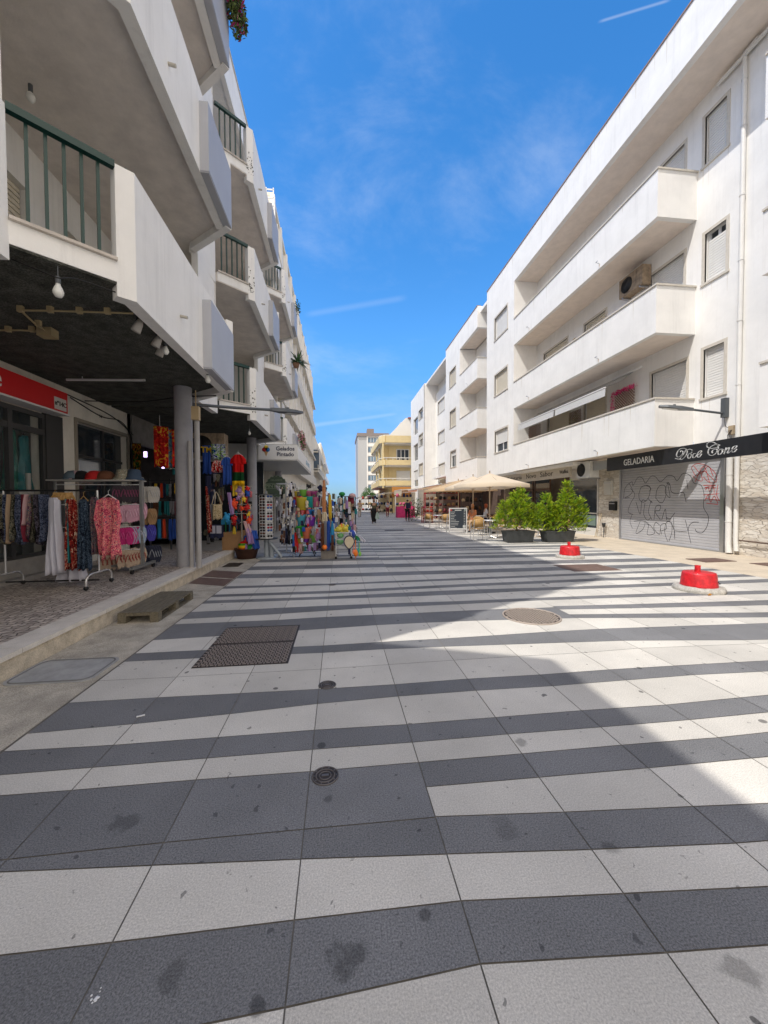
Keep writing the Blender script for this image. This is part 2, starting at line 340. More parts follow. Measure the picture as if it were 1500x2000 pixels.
# (kind of slab beyond the line, image points of the line), near to far; 'j' = a joint inside the same stone
SB = [('d', [(425, 2000), (560, 1967), (750, 1922), (942, 1882), (1310, 1860), (1500, 1852)]),
 ('w', [(0, 1866), (225, 1840), (575, 1797), (750, 1777), (905, 1759), (1220, 1745), (1500, 1733)]),
 ('d', [(0, 1703), (300, 1690), (587, 1678), (875, 1668), (1160, 1659), (1500, 1644)]),
 ('B3', None),
 ('d', [(180, 1499), (402, 1481), (607, 1464), (803, 1450), (990, 1434), (1175, 1420), (1345, 1406), (1500, 1391)]),
 ('w', [(17, 1467), (225, 1455), (425, 1440), (610, 1426), (792, 1415), (967, 1401), (1130, 1388), (1297, 1377), (1450, 1362)]),
 ('d', [(62, 1432), (260, 1414), (444, 1395), (615, 1375), (777, 1360), (925, 1349), (1075, 1340), (1215, 1329), (1357, 1318), (1500, 1311)]),
 ('w', [(145, 1372), (312, 1362), (470, 1354), (620, 1346), (767, 1337), (910, 1326), (1050, 1318), (1185, 1308), (1320, 1300), (1500, 1290)]),
 ('w', [(205, 1329), (350, 1322), (492, 1314), (624, 1307), (758, 1298), (892, 1289), (1008, 1282), (1136, 1275), (1248, 1266), (1500, 1256)]),
 ('d', [(248, 1292), (376, 1286), (572, 1277), (628, 1275), (744, 1268), (864, 1263), (984, 1259), (1104, 1255), (1224, 1251), (1500, 1250)]),
 ('w', [(270, 1276), (392, 1270), (576, 1264), (630, 1261), (740, 1254), (852, 1248), (964, 1241), (1068, 1234), (1176, 1228), (1500, 1217)]),
 ('d', [(300, 1250), (416, 1243), (584, 1231), (634, 1228), (732, 1221), (832, 1216), (934, 1212), (1124, 1207), (1500, 1206)]),
 ('B11', None),
 ('d', [(362, 1209), (456, 1204), (546, 1199), (636, 1193), (724, 1187), (808, 1184), (900, 1180), (1040, 1173), (1250, 1166), (1500, 1160)]),
 ('w', [(382, 1195), (468, 1191), (552, 1187), (638, 1183), (720, 1180), (800, 1177), (900, 1174), (1040, 1168), (1250, 1160), (1500, 1153)]),
 ('d', [(398, 1179), (640, 1170), (796, 1165), (900, 1161), (1052, 1153), (1180, 1149), (1342, 1143)]),
 ('w', [(408, 1173), (640, 1165), (780, 1158), (900, 1152), (1112, 1146), (1340, 1137)]),
 ('d', [(420, 1166), (640, 1159), (900, 1146), (1180, 1134), (1400, 1128)]),
 ('w', [(432, 1161), (640, 1154), (900, 1141), (1180, 1129), (1400, 1123)]),
 ('d', [(434, 1150), (640, 1143), (900, 1133), (1180, 1122)]),
 ('w', [(448, 1145), (640, 1140), (900, 1129), (1180, 1118)]),
 ('d', [(492, 1129), (640, 1127), (704, 1126), (900, 1120)]),
 ('w', [(500, 1121), (640, 1119), (704, 1119), (900, 1113)])]
B3L = B([(0, 1554), (145, 1543), (382, 1523), (603, 1507), (815, 1489)]); B3J = B([(0, 1680), (325, 1645), (600, 1619), (840, 1597)])
B3R = B([(850, 1595), (1102, 1586), (1352, 1575), (1500, 1573)]); B3a = B([(832, 1537), (1055, 1518), (1265, 1500), (1467, 1481)]); B3b = B([(817, 1489), (1020, 1472), (1215, 1455), (1397, 1441), (1500, 1430)])
B11L = B([(348, 1219), (444, 1215), (540, 1211), (636, 1205), (728, 1201), (816, 1197), (900, 1193), (988, 1189)])
B11a = B([(1112, 1200), (1500, 1196)]); B11b = B([(1000, 1192), (1224, 1188), (1500, 1182)]); B11c = B([(1000, 1186), (1236, 1180), (1500, 1172)])
rows = [(k, None if p is None else B(p)) for k, p in SB]
rng = random.Random(5)
def column_stripes(c):
    """(kind, lineA, lineB) for joint column c: list of kinds and line functions near to far"""
    o = [('w', lambda X: -4.0)]
    for j in range(1, 7): o.append(('d' if j % 2 else 'w', lambda X, j=j: -4+j*.55))
    o.append(('w', lambda X: .75 if X < 1 else .78))
    for k, b in rows:
        if k == 'B3':
            if XJ[c] < .44: o += [('d', lambda X: Yat(B3J, X)), ('w', lambda X: Yat(B3L, X))]
            else: o += [('w', lambda X: Yat(B3R, X)), ('d', lambda X: Yat(B3a, X)), ('w', lambda X: Yat(B3b, X))]
        elif k == 'B11':
            if XJ[c] < 2.3: o += [('w', lambda X: Yat(B11L, X))]
            elif XJ[c] < 3.0: o += [('w', lambda X: Yat(B11L, X)-.03)]
            else: o += [('w', lambda X: Yat(B11a, X)), ('d', lambda X: Yat(B11b, X)), ('w', lambda X: Yat(B11c, X))]
        else: o.append((k, lambda X, b=b: Yat(b, X)))
    return o
far = []; y = 8.75; kk = 'd'; rr_ = random.Random(11)
while y < 70:
    far.append((kk, y)); y += (rr_.choice((.16, .24, .34, .5)) if kk == 'd' else rr_.choice((.18, .3, .42, .6)))
    kk = 'w' if kk == 'd' else 'd'
while y < 150: far.append((kk, y)); y += .5; kk = 'w' if kk == 'd' else 'd'
sw, sk = MB(), MB(); tones = {'w': [], 'd': []}
G2 = .0028
def slab(kind, x0, x1, fa, fb):
    ya0, ya1, yb0, yb1 = fa(x0), fa(x1), fb(x0), fb(x1)
    if yb0-ya0 < .02 and yb1-ya1 < .02: return
    m = sw if kind == 'w' else sk; ga = G2 if ya0 < 14 else .001
    m.add([(x0+ga, ya0+ga, 0), (x1-ga, ya1+ga, 0), (x1-ga, max(yb1-ga, ya1+ga), 0), (x0+ga, max(yb0-ga, ya0+ga), 0)], [(0, 1, 2, 3)])
    tones[kind].append(rng.uniform(.87, 1.07))
for c in range(len(XJ)-1):
    x0, x1 = XJ[c], XJ[c+1]; st = column_stripes(c); off = 0 if x0 < .55 else -.06
    last = st[-1]
    ylast = max(last[1](x0), last[1](x1))
    st += [(k, (lambda X, yy=yy, o_=off: yy+o_+(-.008*(X) if yy < 20 else 0))) for k, yy in far if yy-.2 > ylast]
    for i in range(len(st)-1): slab(st[i][0], x0, x1, st[i][1], st[i+1][1])
def add_tone(o, vals):
    a = o.data.attributes.new('tone', 'FLOAT', 'FACE'); a.data.foreach_set('value', vals)
o = struct(sw, 'paving', slab_white, 'pale stone slabs of the pedestrian street'); add_tone(o, tones['w'])
o = struct(sk, 'paving_stripes', slab_dark, 'dark grey stone bands across the street'); add_tone(o, tones['d'])
jm = MB(); jm.box(-2.045, 8.17, -5, 150, -.03, -.004); struct(jm, 'paving_bed', joint_m)
# concrete gutter, kerb with a stone cap, cobbled pavement on the left
gut_m = M('gutter_concrete', (.44, .40, .33), .95, var=.28, scale=4, bump=.6, bscale=40, spk=.25, spks=120, streak=0)
gm = MB()
gm.add([(-2.83, -5, -.004), (-2.045, -5, 0), (-2.045, 10.6, 0), (-2.83, 10.6, -.004)], [(0, 1, 2, 3)])
struct(gm, 'gutter', gut_m, 'stained concrete gutter along the kerb')
kerb_cap = M('kerb_cap_stone', (.64, .60, .54), .8, var=.12, scale=5, bump=.3, spk=.12, spks=150)
kerb_face = M('kerb_face_stone', (.56, .49, .38), .9, var=.25, scale=7, bump=.6, bscale=30, spk=.15, spks=90)
kb = MB(); kb.box(-3.05, -2.835, -5, 10.85, -.1, .168); struct(kb, 'kerb', kerb_face, 'mossy stone kerb face')
kc = MB(); y = -5.0
while y < 10.8:
    y2 = min(10.87, y+1.25); kc.box(-3.09, -2.815, y+.004, y2-.004, .168, .213); y = y2
struct(kc, 'kerb_cap', kerb_cap, 'pale stone slabs capping the kerb')
def cobble_mat():
    m = bpy.data.materials.new('cobbles'); m.use_nodes = True; t = m.node_tree; b = t.nodes['Principled BSDF']; lk = t.links; nd = t.nodes.new
    tcn = nd('ShaderNodeTexCoord'); nz = nd('ShaderNodeTexNoise'); nz.inputs['Scale'].default_value = 3; lk.new(tcn.outputs['Object'], nz.inputs['Vector'])
    ad = nd('ShaderNodeMixRGB'); ad.inputs[0].default_value = .02; lk.new(tcn.outputs['Object'], ad.inputs[1]); lk.new(nz.outputs['Color'], ad.inputs[2])
    vo = nd('ShaderNodeTexVoronoi'); vo.voronoi_dimensions = '2D'; vo.feature = 'DISTANCE_TO_EDGE'; vo.inputs['Scale'].default_value = 13; vo.inputs['Randomness'].default_value = .55; lk.new(ad.outputs[0], vo.inputs['Vector'])
    v2 = nd('ShaderNodeTexVoronoi'); v2.voronoi_dimensions = '2D'; v2.inputs['Scale'].default_value = 13; v2.inputs['Randomness'].default_value = .55; lk.new(ad.outputs[0], v2.inputs['Vector'])
    mr = nd('ShaderNodeMapRange'); mr.interpolation_type = 'SMOOTHSTEP'; mr.inputs[1].default_value = .02; mr.inputs[2].default_value = .10; lk.new(vo.outputs['Distance'], mr.inputs[0])
    sp = nd('ShaderNodeSeparateColor'); lk.new(v2.outputs['Color'], sp.inputs[0])
    rp = nd('ShaderNodeValToRGB'); rp.color_ramp.elements[0].color = (.33, .285, .25, 1); rp.color_ramp.elements[1].color = (.60, .53, .465, 1); lk.new(sp.outputs[0], rp.inputs[0])
    mx = nd('ShaderNodeMix'); mx.data_type = 'RGBA'; lk.new(mr.outputs[0], mx.inputs['Factor']); mx.inputs[6].default_value = (.10, .085, .075, 1); lk.new(rp.outputs[0], mx.inputs[7]); lk.new(mx.outputs[2], b.inputs['Base Color'])
    b.inputs['Roughness'].default_value = .75
    bp = nd('ShaderNodeBump'); bp.inputs['Strength'].default_value = .9; bp.inputs['Distance'].default_value = .012; lk.new(mr.outputs[0], bp.inputs['Height']); lk.new(bp.outputs[0], b.inputs['Normal'])
    return m
cob = MB(); cob.box(-14, -3.09, -5, 10.85, -.1, .205); cob.box(-14, -4.2, 10.85, 11.6, -.1, .205)
struct(cob, 'pavement', cobble_mat(), 'cobbled pavement under the arcade')
lf = MB(); lf.add([(-14, 10.6, .0), (-2.03, 10.6, .0), (-2.03, 150, .0), (-14, 150, .0)], [(0, 1, 2, 3)])
struct(lf, 'side_pavement', M('left_concrete', (.36, .34, .31), .9, var=.15, scale=2, spk=.1), 'plain paving before the far shops')
rp_m = M('beige_pavement', (.55, .47, .36), .9, var=.12, scale=2.2, bump=.3, spk=.10, spks=80)
rp = MB(); rp.add([(8.16, -5, .0), (10.83, -5, .02), (10.83, 60, .02), (8.16, 60, 0)], [(0, 1, 2, 3)]); struct(rp, 'right_pavement', rp_m, 'sandy beige pavement before the shops')
rf = MB(); rf.add([(8.16, 60, .0), (60, 60, .0), (60, 150, .0), (8.16, 150, 0)], [(0, 1, 2, 3)]); struct(rf, 'far_pavement', rp_m)
sea = MB(); sea.add([(-4000, 170, -.008), (4000, 170, -.008), (4000, 5200, -.008), (-4000, 5200, -.008)], [(0, 1, 2, 3)])
struct(sea, 'sea', M('sea_water', (.02, .10, .16), .15, bump=.4, bscale=.4), 'blue sea beyond the end of the street')
# ---------------------------------------------------------------- facades
def wall_holes(mb, X, y0, y1, z0, z1, holes, depth=.2, s=1, th=.3):
    """wall in the plane X facing -X (s=1) or +X (s=-1), with reveals round each hole, and a back"""
    ys = sorted({y0, y1, *[h[0] for h in holes], *[h[1] for h in holes]}); zs = sorted({z0, z1, *[h[2] for h in holes], *[h[3] for h in holes]})
    for a, b in zip(ys, ys[1:]):
        for c, d in zip(zs, zs[1:]):
            if any(h[0] <= a+1e-6 and b-1e-6 <= h[1] and h[2] <= c+1e-6 and d-1e-6 <= h[3] for h in holes): continue
            q = [(X, a, c), (X, a, d), (X, b, d), (X, b, c)]
            mb.add(q if s > 0 else q[::-1], [(0, 1, 2, 3)])
    D = X+s*depth
    for a, b, c, d in holes:
        for q in ([(X, a, c), (D, a, c), (D, a, d), (X, a, d)], [(X, b, d), (D, b, d), (D, b, c), (X, b, c)], [(X, a, d), (D, a, d), (D, b, d), (X, b, d)], [(X, b, c), (D, b, c), (D, a, c), (X, a, c)]):
            mb.add(q, [(0, 1, 2, 3)])
def slat_panel(mb, X, y0, y1, z0, z1, pitch=.05, s=1, d=.012):
    n = max(1, int(round((z1-z0)/pitch))); vs = []; fs = []
    for i in range(n):
        a = z0+(z1-z0)*i/n; b = z0+(z1-z0)*(i+1)/n; m = b-(b-a)*.25
        k = len(vs); vs += [(X-s*d, y0, a), (X-s*d, y1, a), (X-s*d, y1, m), (X-s*d, y0, m), (X, y0, b), (X, y1, b)]
        fs += [(k, k+1, k+2, k+3), (k+3, k+2, k+5, k+4)]
        if i < n-1: fs.append((k+4, k+5, k+7, k+6))
    mb.add(vs, fs)
def window_x(parent, X, ya, yb, za, zb, s=1, shut=1.0, depth=.16, trim=True, mat=None, glassm=None, trimmat=None, dark_gap=0):
    """window set in a hole of a wall in plane X: stone trim frame, roller shutter over the top share, glazing below"""
    f = MB(); t = .06
    if trim:
        o = .012*s; e = .09
        f.box(X-o-.004*s, X+.05*s, ya-e, ya, za-.06, zb+e); f.box(X-o-.004*s, X+.05*s, yb, yb+e, za-.06, zb+e)
        f.box(X-o-.006*s, X+.05*s, ya, yb, zb, zb+e); f.box(X-.04*s, X+depth*s, ya-e-.02, yb+e+.02, za-.065, za-.001)
    w = f.build('window', trimmat or stone_trim, parent)
    D = X+s*depth
    g = MB(); g.box(D, D+.03*s, ya, yb, za, zb)
    g.build('pane', glassm or glass_dark, w)
    fr = MB(); x0, x1 = D-.03*s, D-.002*s
    fr.box(x0, x1, ya, ya+t, za, zb); fr.box(x0, x1, yb-t, yb, za, zb); fr.box(x0, x1, ya+t, yb-t, za, za+t)
    m = (ya+yb)/2; fr.box(x0, x1, m-t*.6, m+t*.6, za+t, zb); fr.build('frame', white_metal, w)
    if shut > 0:
        sp = MB(); zt = zb-dark_gap; slat_panel(sp, D-.045*s, ya+.015, yb-.015, zb-(zb-za)*shut if shut < 1 else za+.01, zt, .075, s, .020)
        sp.build('shutter', mat or shutter_w, w)
    return w
RB = thing('apartment_building', 'long white four-storey block with deep balconies, above the shuttered ice cream shop', 'building', (10.8, 10, 0))
XW, XF = 10.8, 9.49
Z1, Z2, Z3, ZR = (3.15, 4.57), (6.55, 7.95), (9.97, 11.35), (13.38, 14.83)
wl = MB()
hA = [(9.72, 10.33, 4.54, 5.96), (9.72, 10.35, 7.92, 9.34), (9.76, 10.40, 11.36, 12.75)]
hn = [(y, y+1.5, z, z+1.4) for z in (4.5, 7.9, 11.3) for y in (-1.5, 2.0, 5.5)]
wall_holes(wl, XW, 7.0, 10.62, 2.95, ZR[0], hA)
wall_holes(wl, XW, -4, 7.0, 2.95, ZR[0], hn)
rec = {1: [(10.9, 12.24, 3.45, 5.88, 1, 'w', 0), (14.56, 15.9, 3.45, 5.9, 1, 'c', 0), (17.0, 18.9, 3.5, 5.85, 1, 'c', 0)],
       2: [(11.05, 12.35, 6.9, 9.27, .98, 'w', .0), (14.6, 15.95, 6.9, 9.23, 1, 'c', .0), (17.24, 19.3, 6.9, 9.22, 1, 'c', .0)],
       3: [(11.08, 12.4, 10.3, 12.64, 1, 'w', 0), (14.6, 16.0, 10.3, 12.5, 1, 'w', 0), (17.2, 19.0, 10.3, 12.5, 1, 'w', 0)]}
hr = [r[:4] for v in rec.values() for r in v]
wall_holes(wl, XW, 10.62, 20.07, 3.3, ZR[0], hr)
hF = [(20.9, 22.65, 11.25, 12.55), (20.88, 22.62, 7.90, 9.12), (20.8, 22.55, 4.46, 5.72)]
wall_holes(wl, XF, 20.07, 23.9, 3.12, ZR[1], hF)
wl.box(XF+.004, XW+.3, 20.07, 20.25, 3.12, ZR[0]); wl.box(XF+.2, XW+4, 23.75, 23.9, 3.12, ZR[1]-.3)
# second balcony stack further on, a set-back wall, then the last projecting block
wl.box(XW, XW+.3, 23.9, 29.45, 3.1, ZR[0]); wl.box(XF+.004, XW+.3, 29.45, 29.6, 3.12, ZR[0])
hG = [(30.5, 32.2, 11.15, 12.5), (30.5, 32.1, 7.75, 9.12), (30.4, 31.95, 4.4, 5.72)]
wall_holes(wl, XF, 29.45, 33.4, 3.12, ZR[1], hG); wl.box(XF+.01, XW+.3, 33.2, 33.4, 3.12, ZR[1]-.02)
hH = [(38.5, 41.1, 10.95, 12.25), (38.5, 41.0, 7.7, 8.92), (38.35, 40.8, 3.4, 5.5)]
wall_holes(wl, XW, 33.4, 42.0, 3.12, 13.4, hH)
wl.build('wall', plaster, RB)
for i, h in enumerate(hA):
    window_x(RB, XW, *h, shut=1, dark_gap=.2 if i == 1 else 0)
for h in hn: window_x(RB, XW, *h, shut=.9)
for n, v in rec.items():
    for (a, b, c, d, sh, k, dg) in v: window_x(RB, XW, a, b, c, d, shut=sh, mat=shutter_w if k == 'w' else shutter_c, dark_gap=dg)
for i, h in enumerate(hF): window_x(RB, XF, *h, shut=(1, 1, .62)[i], mat=(shutter_w, shutter_c, shutter_w)[i])
for i, h in enumerate(hG): window_x(RB, XF, *h, shut=(1, 1, .3)[i], mat=(shutter_c, shutter_c, shutter_w)[i])
for i, h in enumerate(hH): window_x(RB, XW, *h, shut=(1, 1, 1)[i], mat=(shutter_w, shutter_w, shutter_c)[i])
def balcony(y0, y1, zs, zt, far_open=True, soff=True, near=True, xb=XW, cap=True):
    b = MB(); t = .16
    b.box(XF, XF+t, y0, y1, zs, zt)
    if near: b.box(XF+t, xb+.003, y0, y0+t, zs, zt)
    o = b.build('balcony', plaster, RB); b = MB(); b.box(XF+t, xb+.01, y0+(t if near else 0), y1, zs+.006, zs+.22); b.build('soffit', soffit_r, o)
    c = MB(); e = .035
    c.box(XF-e, XF+t+e, y0-e, y1, zt, zt+.05)
    if near: c.box(XF+t+e, xb+.003, y0-e, y0+t+e, zt, zt+.05)
    c.build('coping', stone_trim, o)
    return o
for z in (Z1, Z2, Z3):
    balcony(10.63, 20.07, *z)
    balcony(-3, 7.72, *z, near=True); b = MB(); b.box(XF+.16, XW, 7.56, 7.72, *z); b.build('balcony_end', plaster, RB)
    balcony(25.6, 29.45, *z)
b = MB(); b.box(XF, XF+.2, -4, 20.07, *ZR); sf_ = MB(); sf_.box(XF+.2, 24, -4, 20.07, ZR[0]+.004, ZR[0]+.25); sf_.box(XF+.2, XW, 25.8, 29.45, 13.45, 13.6)
b.box(XF+.2, 24, 20.07, 42, 14.4, 14.6); b.box(XF, XF+.2, 25.6, 29.45, 13.40, ZR[1]); b.box(XF+.2, XW, 25.6, 25.8, 13.40, ZR[1]); 
b.box(XW+.3, XW+.5, 23.9, 42, 13.4, 14.75)
rf_ = b.build('roof', plaster, RB); sf_.build('soffit', soffit_r, rf_)
c = MB(); c.box(XF-.03, XF+.24, -4, 23.9, ZR[1], ZR[1]+.045); c.box(XF-.03, XF+.24, 25.6, 33.4, ZR[1], ZR[1]+.045); c.build('roof_edging', M('red_brown_edging', (.28, .19, .16), .7), rf_)
# low lobby wall on the set-back part and little iron balcony
wz = MB(); wz.box(10.0, XW, 34.5, 40.6, 3.9, 4.05)
wz.build('balcony_slab', plaster, RB)
rl = MB()
for y in [34.5+.16*i for i in range(39)]: rl.box(10.0, 10.015, y, y+.02, 4.05, 5.0)
for x in [10.0+.13*i for i in range(7)]: rl.box(x, x+.02, 34.5, 34.515, 4.05, 5.0)
rl.box(9.98, 10.04, 34.48, 40.6, 5.0, 5.04); rl.box(10.04, XW, 34.48, 34.54, 5.0, 5.04); rl.build('railing', white_metal, RB)
# rain pipes
p = MB(); p.tube([(10.72, 8.9, 13.3), (10.72, 9.24, 13.28), (10.72, 9.24, 13.0), (10.72, 9.24, .45), (10.70, 9.20, .12)], .055, 12)
for z in (4.6, 6.3, 7.9, 9.6, 11.4, 12.6): p.cyl((10.72, 9.24), .066, z, z+.03, 12)
p.tube([(10.70, 8.0, 13.22), (10.70, 9.95, 13.22)], .05, 10)
p.build('downpipe', M('white_pipe', (.70, .69, .66), .45, var=.05), RB)
p = MB(); p.tube([(10.70, 9.42, 2.75), (10.70, 9.42, .3), (10.68, 9.38, .05)], .075, 12)
for z in (.9, 1.5, 2.2): p.cyl((10.70, 9.42), .085, z, z+.025, 12)
p.build('downpipe', MATS['white_pipe'], RB)
# balcony water spouts
for n, (z) in enumerate((Z1[0], Z2[0], Z3[0])):
    for y in (13.2, 18.4, 27.6):
        q = MB(); q.tube([(XF+.02, y, z+.16), (XF-.13, y, z+.20), (XF-.15, y, z+.19)], .012, 6); q.tube([(XF-.13, y-.09, z+.21), (XF-.13, y+.03, z+.21)], .012, 6); q.build('drain_spout', steel, RB)
# ------------------------------------------------ ground floor of the block
stone_clad = bpy.data.materials.new('rough_stone_cladding'); stone_clad.use_nodes = True
def _sc():
    t = stone_clad.node_tree; b = t.nodes['Principled BSDF']; lk = t.links; nd = t.nodes.new
    tcn = nd('ShaderNodeTexCoord'); mp_ = nd('ShaderNodeMapping'); mp_.inputs['Scale'].default_value = (1, 2.6, 10); lk.new(tcn.outputs['Object'], mp_.inputs['Vector'])
    vo = nd('ShaderNodeTexVoronoi'); vo.feature = 'DISTANCE_TO_EDGE'; vo.inputs['Scale'].default_value = 1.3; lk.new(mp_.outputs[0], vo.inputs['Vector'])
    v2 = nd('ShaderNodeTexVoronoi'); v2.inputs['Scale'].default_value = 1.3; lk.new(mp_.outputs[0], v2.inputs['Vector']); sp = nd('ShaderNodeSeparateColor'); lk.new(v2.outputs['Color'], sp.inputs[0])
    rp = nd('ShaderNodeValToRGB'); rp.color_ramp.elements[0].color = (.56, .50, .42, 1); rp.color_ramp.elements[1].color = (.72, .68, .61, 1); lk.new(sp.outputs[0], rp.inputs[0])
    mr = nd('ShaderNodeMapRange'); mr.inputs[1].default_value = 0; mr.inputs[2].default_value = .035; lk.new(vo.outputs['Distance'], mr.inputs[0])
    nz = nd('ShaderNodeTexNoise'); nz.inputs['Scale'].default_value = 14; nz.inputs['Detail'].default_value = 6; lk.new(tcn.outputs['Object'], nz.inputs['Vector'])
    mx = nd('ShaderNodeMix'); mx.data_type = 'RGBA'; lk.new(mr.outputs[0], mx.inputs['Factor']); mx.inputs[6].default_value = (.40, .34, .28, 1); lk.new(rp.outputs[0], mx.inputs[7]); lk.new(mx.outputs[2], b.inputs['Base Color'])
    am = nd('ShaderNodeMath'); am.operation = 'ADD'; lk.new(mr.outputs[0], am.inputs[0]); lk.new(nz.outputs[0], am.inputs[1])
    bp = nd('ShaderNodeBump'); bp.inputs['Strength'].default_value = .8; bp.inputs['Distance'].default_value = .03; lk.new(am.outputs[0], bp.inputs['Height']); lk.new(bp.outputs[0], b.inputs['Normal']); b.inputs['Roughness'].default_value = .9
_sc()
s_ = MB(); s_.box(XW+.02, XW+.4, -4, 9.62, 0, 2.95); s_.box(XW+.02, XW+.4, 13.72, 14.95, 0, 3.3); s_.build('stone_cladding', stone_clad, RB)
# roller shutter of the ice cream shop
sh = MB(); slat_panel(sh, XW+.06, 9.75, 13.66, .05, 2.72, .085, 1, .014); sh_o = sh.build('roller_shutter', M('grey_roller_shutter', (.42, .42, .44), .55, var=.08, scale=2), RB)
fr = MB(); fr.box(XW-.02, XW+.1, 9.64, 9.75, 0, 2.95); fr.box(XW-.01, XW+.1, 13.66, 13.72, 0, 2.95); fr.box(XW-.005, XW+.1, 9.75, 13.66, .01, .06); fr.box(XW+.0, XW+.3, 9.75, 13.66, 2.72, 2.95); fr.build('shutter_frame', steel, RB)
def cp5(x, y): return (1150+x*.23333, 780+y*.23333)
def ribbon(mb, pts, w, X, taper=False):
    P = [gx(*q, X) for q in catmull([Vector((*cp5(*p), 0)) for p in pts], 7) for q in [(q.x, q.y)]]
    for a, b in zip(P, P[1:]):
        d = b-a
        if d.length < 1e-4: continue
        n = Vector((0, -d.z, d.y)).normalized()*w*.5; e = d.normalized()*w*.3
        mb.add([a-n-e, b-n+e, b+n+e, a+n-e], [(0, 1, 2, 3)])
gr = MB(); XG = XW+.06-.0155
for st in ([(290, 830), (305, 740), (360, 690), (370, 720), (410, 655), (450, 660), (475, 700), (520, 645), (560, 650), (600, 690), (660, 640), (710, 645), (740, 680), (790, 620), (850, 640), (880, 700), (940, 720), (965, 800), (960, 900), (1000, 980), (990, 1060), (950, 1115), (905, 1110), (890, 1085)],
  [(350, 745), (385, 800), (350, 870), (330, 940), (370, 965)], [(335, 700), (365, 760), (345, 800), (300, 826), (340, 822)], [(420, 790), (440, 735), (490, 720), (515, 745), (500, 820), (460, 860), (425, 840), (418, 790)], [(480, 720), (520, 745), (505, 770)], [(495, 830), (530, 865), (520, 850)],
  [(560, 830), (570, 760), (600, 720), (640, 730), (645, 800), (620, 860), (590, 860), (565, 830)], [(650, 720), (640, 780), (680, 820), (660, 700), (680, 710)], [(650, 700), (680, 720), (690, 770), (730, 790), (790, 780), (805, 820), (815, 860)], [(820, 680), (830, 750)],
  [(395, 860), (430, 960), (445, 850), (480, 850)], [(470, 870), (460, 960), (490, 1010), (520, 990)], [(520, 850), (500, 940), (530, 1010)], [(545, 1010), (560, 900), (600, 890), (590, 930), (555, 940), (600, 1010)], [(610, 1010), (640, 920), (650, 1010)], [(650, 990), (680, 1000), (720, 950)],
  [(380, 1020), (430, 1015), (470, 1030), (450, 1090), (395, 1120), (430, 1020)], [(470, 1020), (500, 1050), (490, 1130), (550, 1120), (520, 1060), (480, 1040)], [(590, 1050), (560, 1030), (545, 1080), (590, 1130), (600, 1080)], [(610, 1130), (600, 1060), (640, 1040), (650, 1080), (610, 1100)], [(660, 1190), (635, 1110), (650, 1030), (690, 1035), (695, 1110), (670, 1190)], [(690, 1030), (715, 1100), (720, 1170)], [(715, 1100), (770, 1105), (820, 1110)], [(808, 1010), (830, 1100), (855, 1205)], [(830, 1110), (840, 1060), (870, 1030), (920, 1028)], [(360, 970), (345, 1020), (365, 1080)], [(710, 990), (712, 1060), (720, 1170)]):
    ribbon(gr, st, .017, XG)
gr.build('graffiti', M('black_spray_paint', (.03, .03, .035), .6), sh_o)
gr = MB()
for st in ([(870, 600), (860, 570), (900, 540), (960, 545), (1010, 570), (1060, 620), (1070, 680), (1040, 700), (1000, 690), (960, 650)], [(865, 590), (900, 640), (960, 600), (1010, 640), (1060, 690)], [(880, 560), (940, 620), (1000, 560), (1040, 640)], [(870, 640), (900, 670), (950, 680), (930, 590)], [(890, 690), (960, 560), (1010, 690)],
  [(960, 720), (1060, 718), (970, 740), (1065, 740)], [(975, 760), (1000, 730), (1010, 770), (1040, 725), (1050, 780)], [(960, 800), (1085, 790)], [(970, 850), (1000, 800), (1020, 860), (1050, 810), (1080, 870)], [(975, 830), (1090, 845)], [(1080, 720), (1070, 800), (1095, 850)], [(1100, 850), (1130, 850), (1110, 880), (1145, 890), (1130, 915)], [(1110, 870), (1140, 860), (1140, 910)], [(985, 870), (1080, 880)]):
    ribbon(gr, st, .018, XG+.001)
gr.build('graffiti', M('red_spray_paint', (.55, .05, .04), .6), sh_o)
# cafe front beyond the stone pier
cf = MB(); cf.box(XW+.9, XW+1.1, 14.95, 24, 0, 3.3); cf.box(XW, XW+1, 24, 24.2, 0, 3.1); cf.build('cafe_wall', M('cafe_brown_wall', (.36, .29, .23), .8, var=.2), RB)
cs = MB(); cs.box(XF+.16, XW+.9, 14.95, 20.06, 3.0, 3.13); cs.build('cafe_ceiling', plaster, RB)
w = MB(); w.box(XW, XW+.05, 15.0, 16.9, .0, .35); w.box(XW-.02, XW+.4, 14.97, 16.95, .95, 1.0); w.box(XW, XW+.05, 14.97, 15.03, 0, 2.9); w.box(XW, XW+.05, 16.9, 17.0, 0, 2.9); w.box(XW, XW+.05, 15.03, 16.9, 2.45, 2.9); wf = w.build('shop_front', M('shop_white', (.62, .61, .58), .5), RB)
w = MB(); w.box(XW+.02, XW+.03, 15.03, 16.9, .35, 2.45); w.build('pane', glass_dark, wf)
w = MB(); w.box(XW+.0, XW+.012, 15.1, 16.8, .45, .9); w.build('frosted_band', M('frosted_green', (.16, .22, .20), .3), wf)
for (ya, yb) in ((19.0, 20.6), (20.8, 22.2), (22.3, 23.8)):
    w = MB(); w.box(XW+.2, XW+.25, ya, ya+.07, 0, 2.8); w.box(XW+.2, XW+.25, yb-.07, yb, 0, 2.8); w.box(XW+.2, XW+.25, ya+.07, yb-.07, 2.1, 2.18); wf = w.build('shop_front', M('brown_frame', (.10, .05, .03), .5), RB)
    w = MB(); w.box(XW+.22, XW+.23, ya+.07, yb-.07, 0, 2.8); w.build('pane', glass_dark, wf)
# interior goods of ground floor shops further along are separate things (stalls)
bk = MB(); bk.box(XW, XW+.2, 24.2, 42, 0, 3.12); bk.build('shop_wall', M('dark_shop_interior', (.12, .085, .07), .8, var=.3), RB)
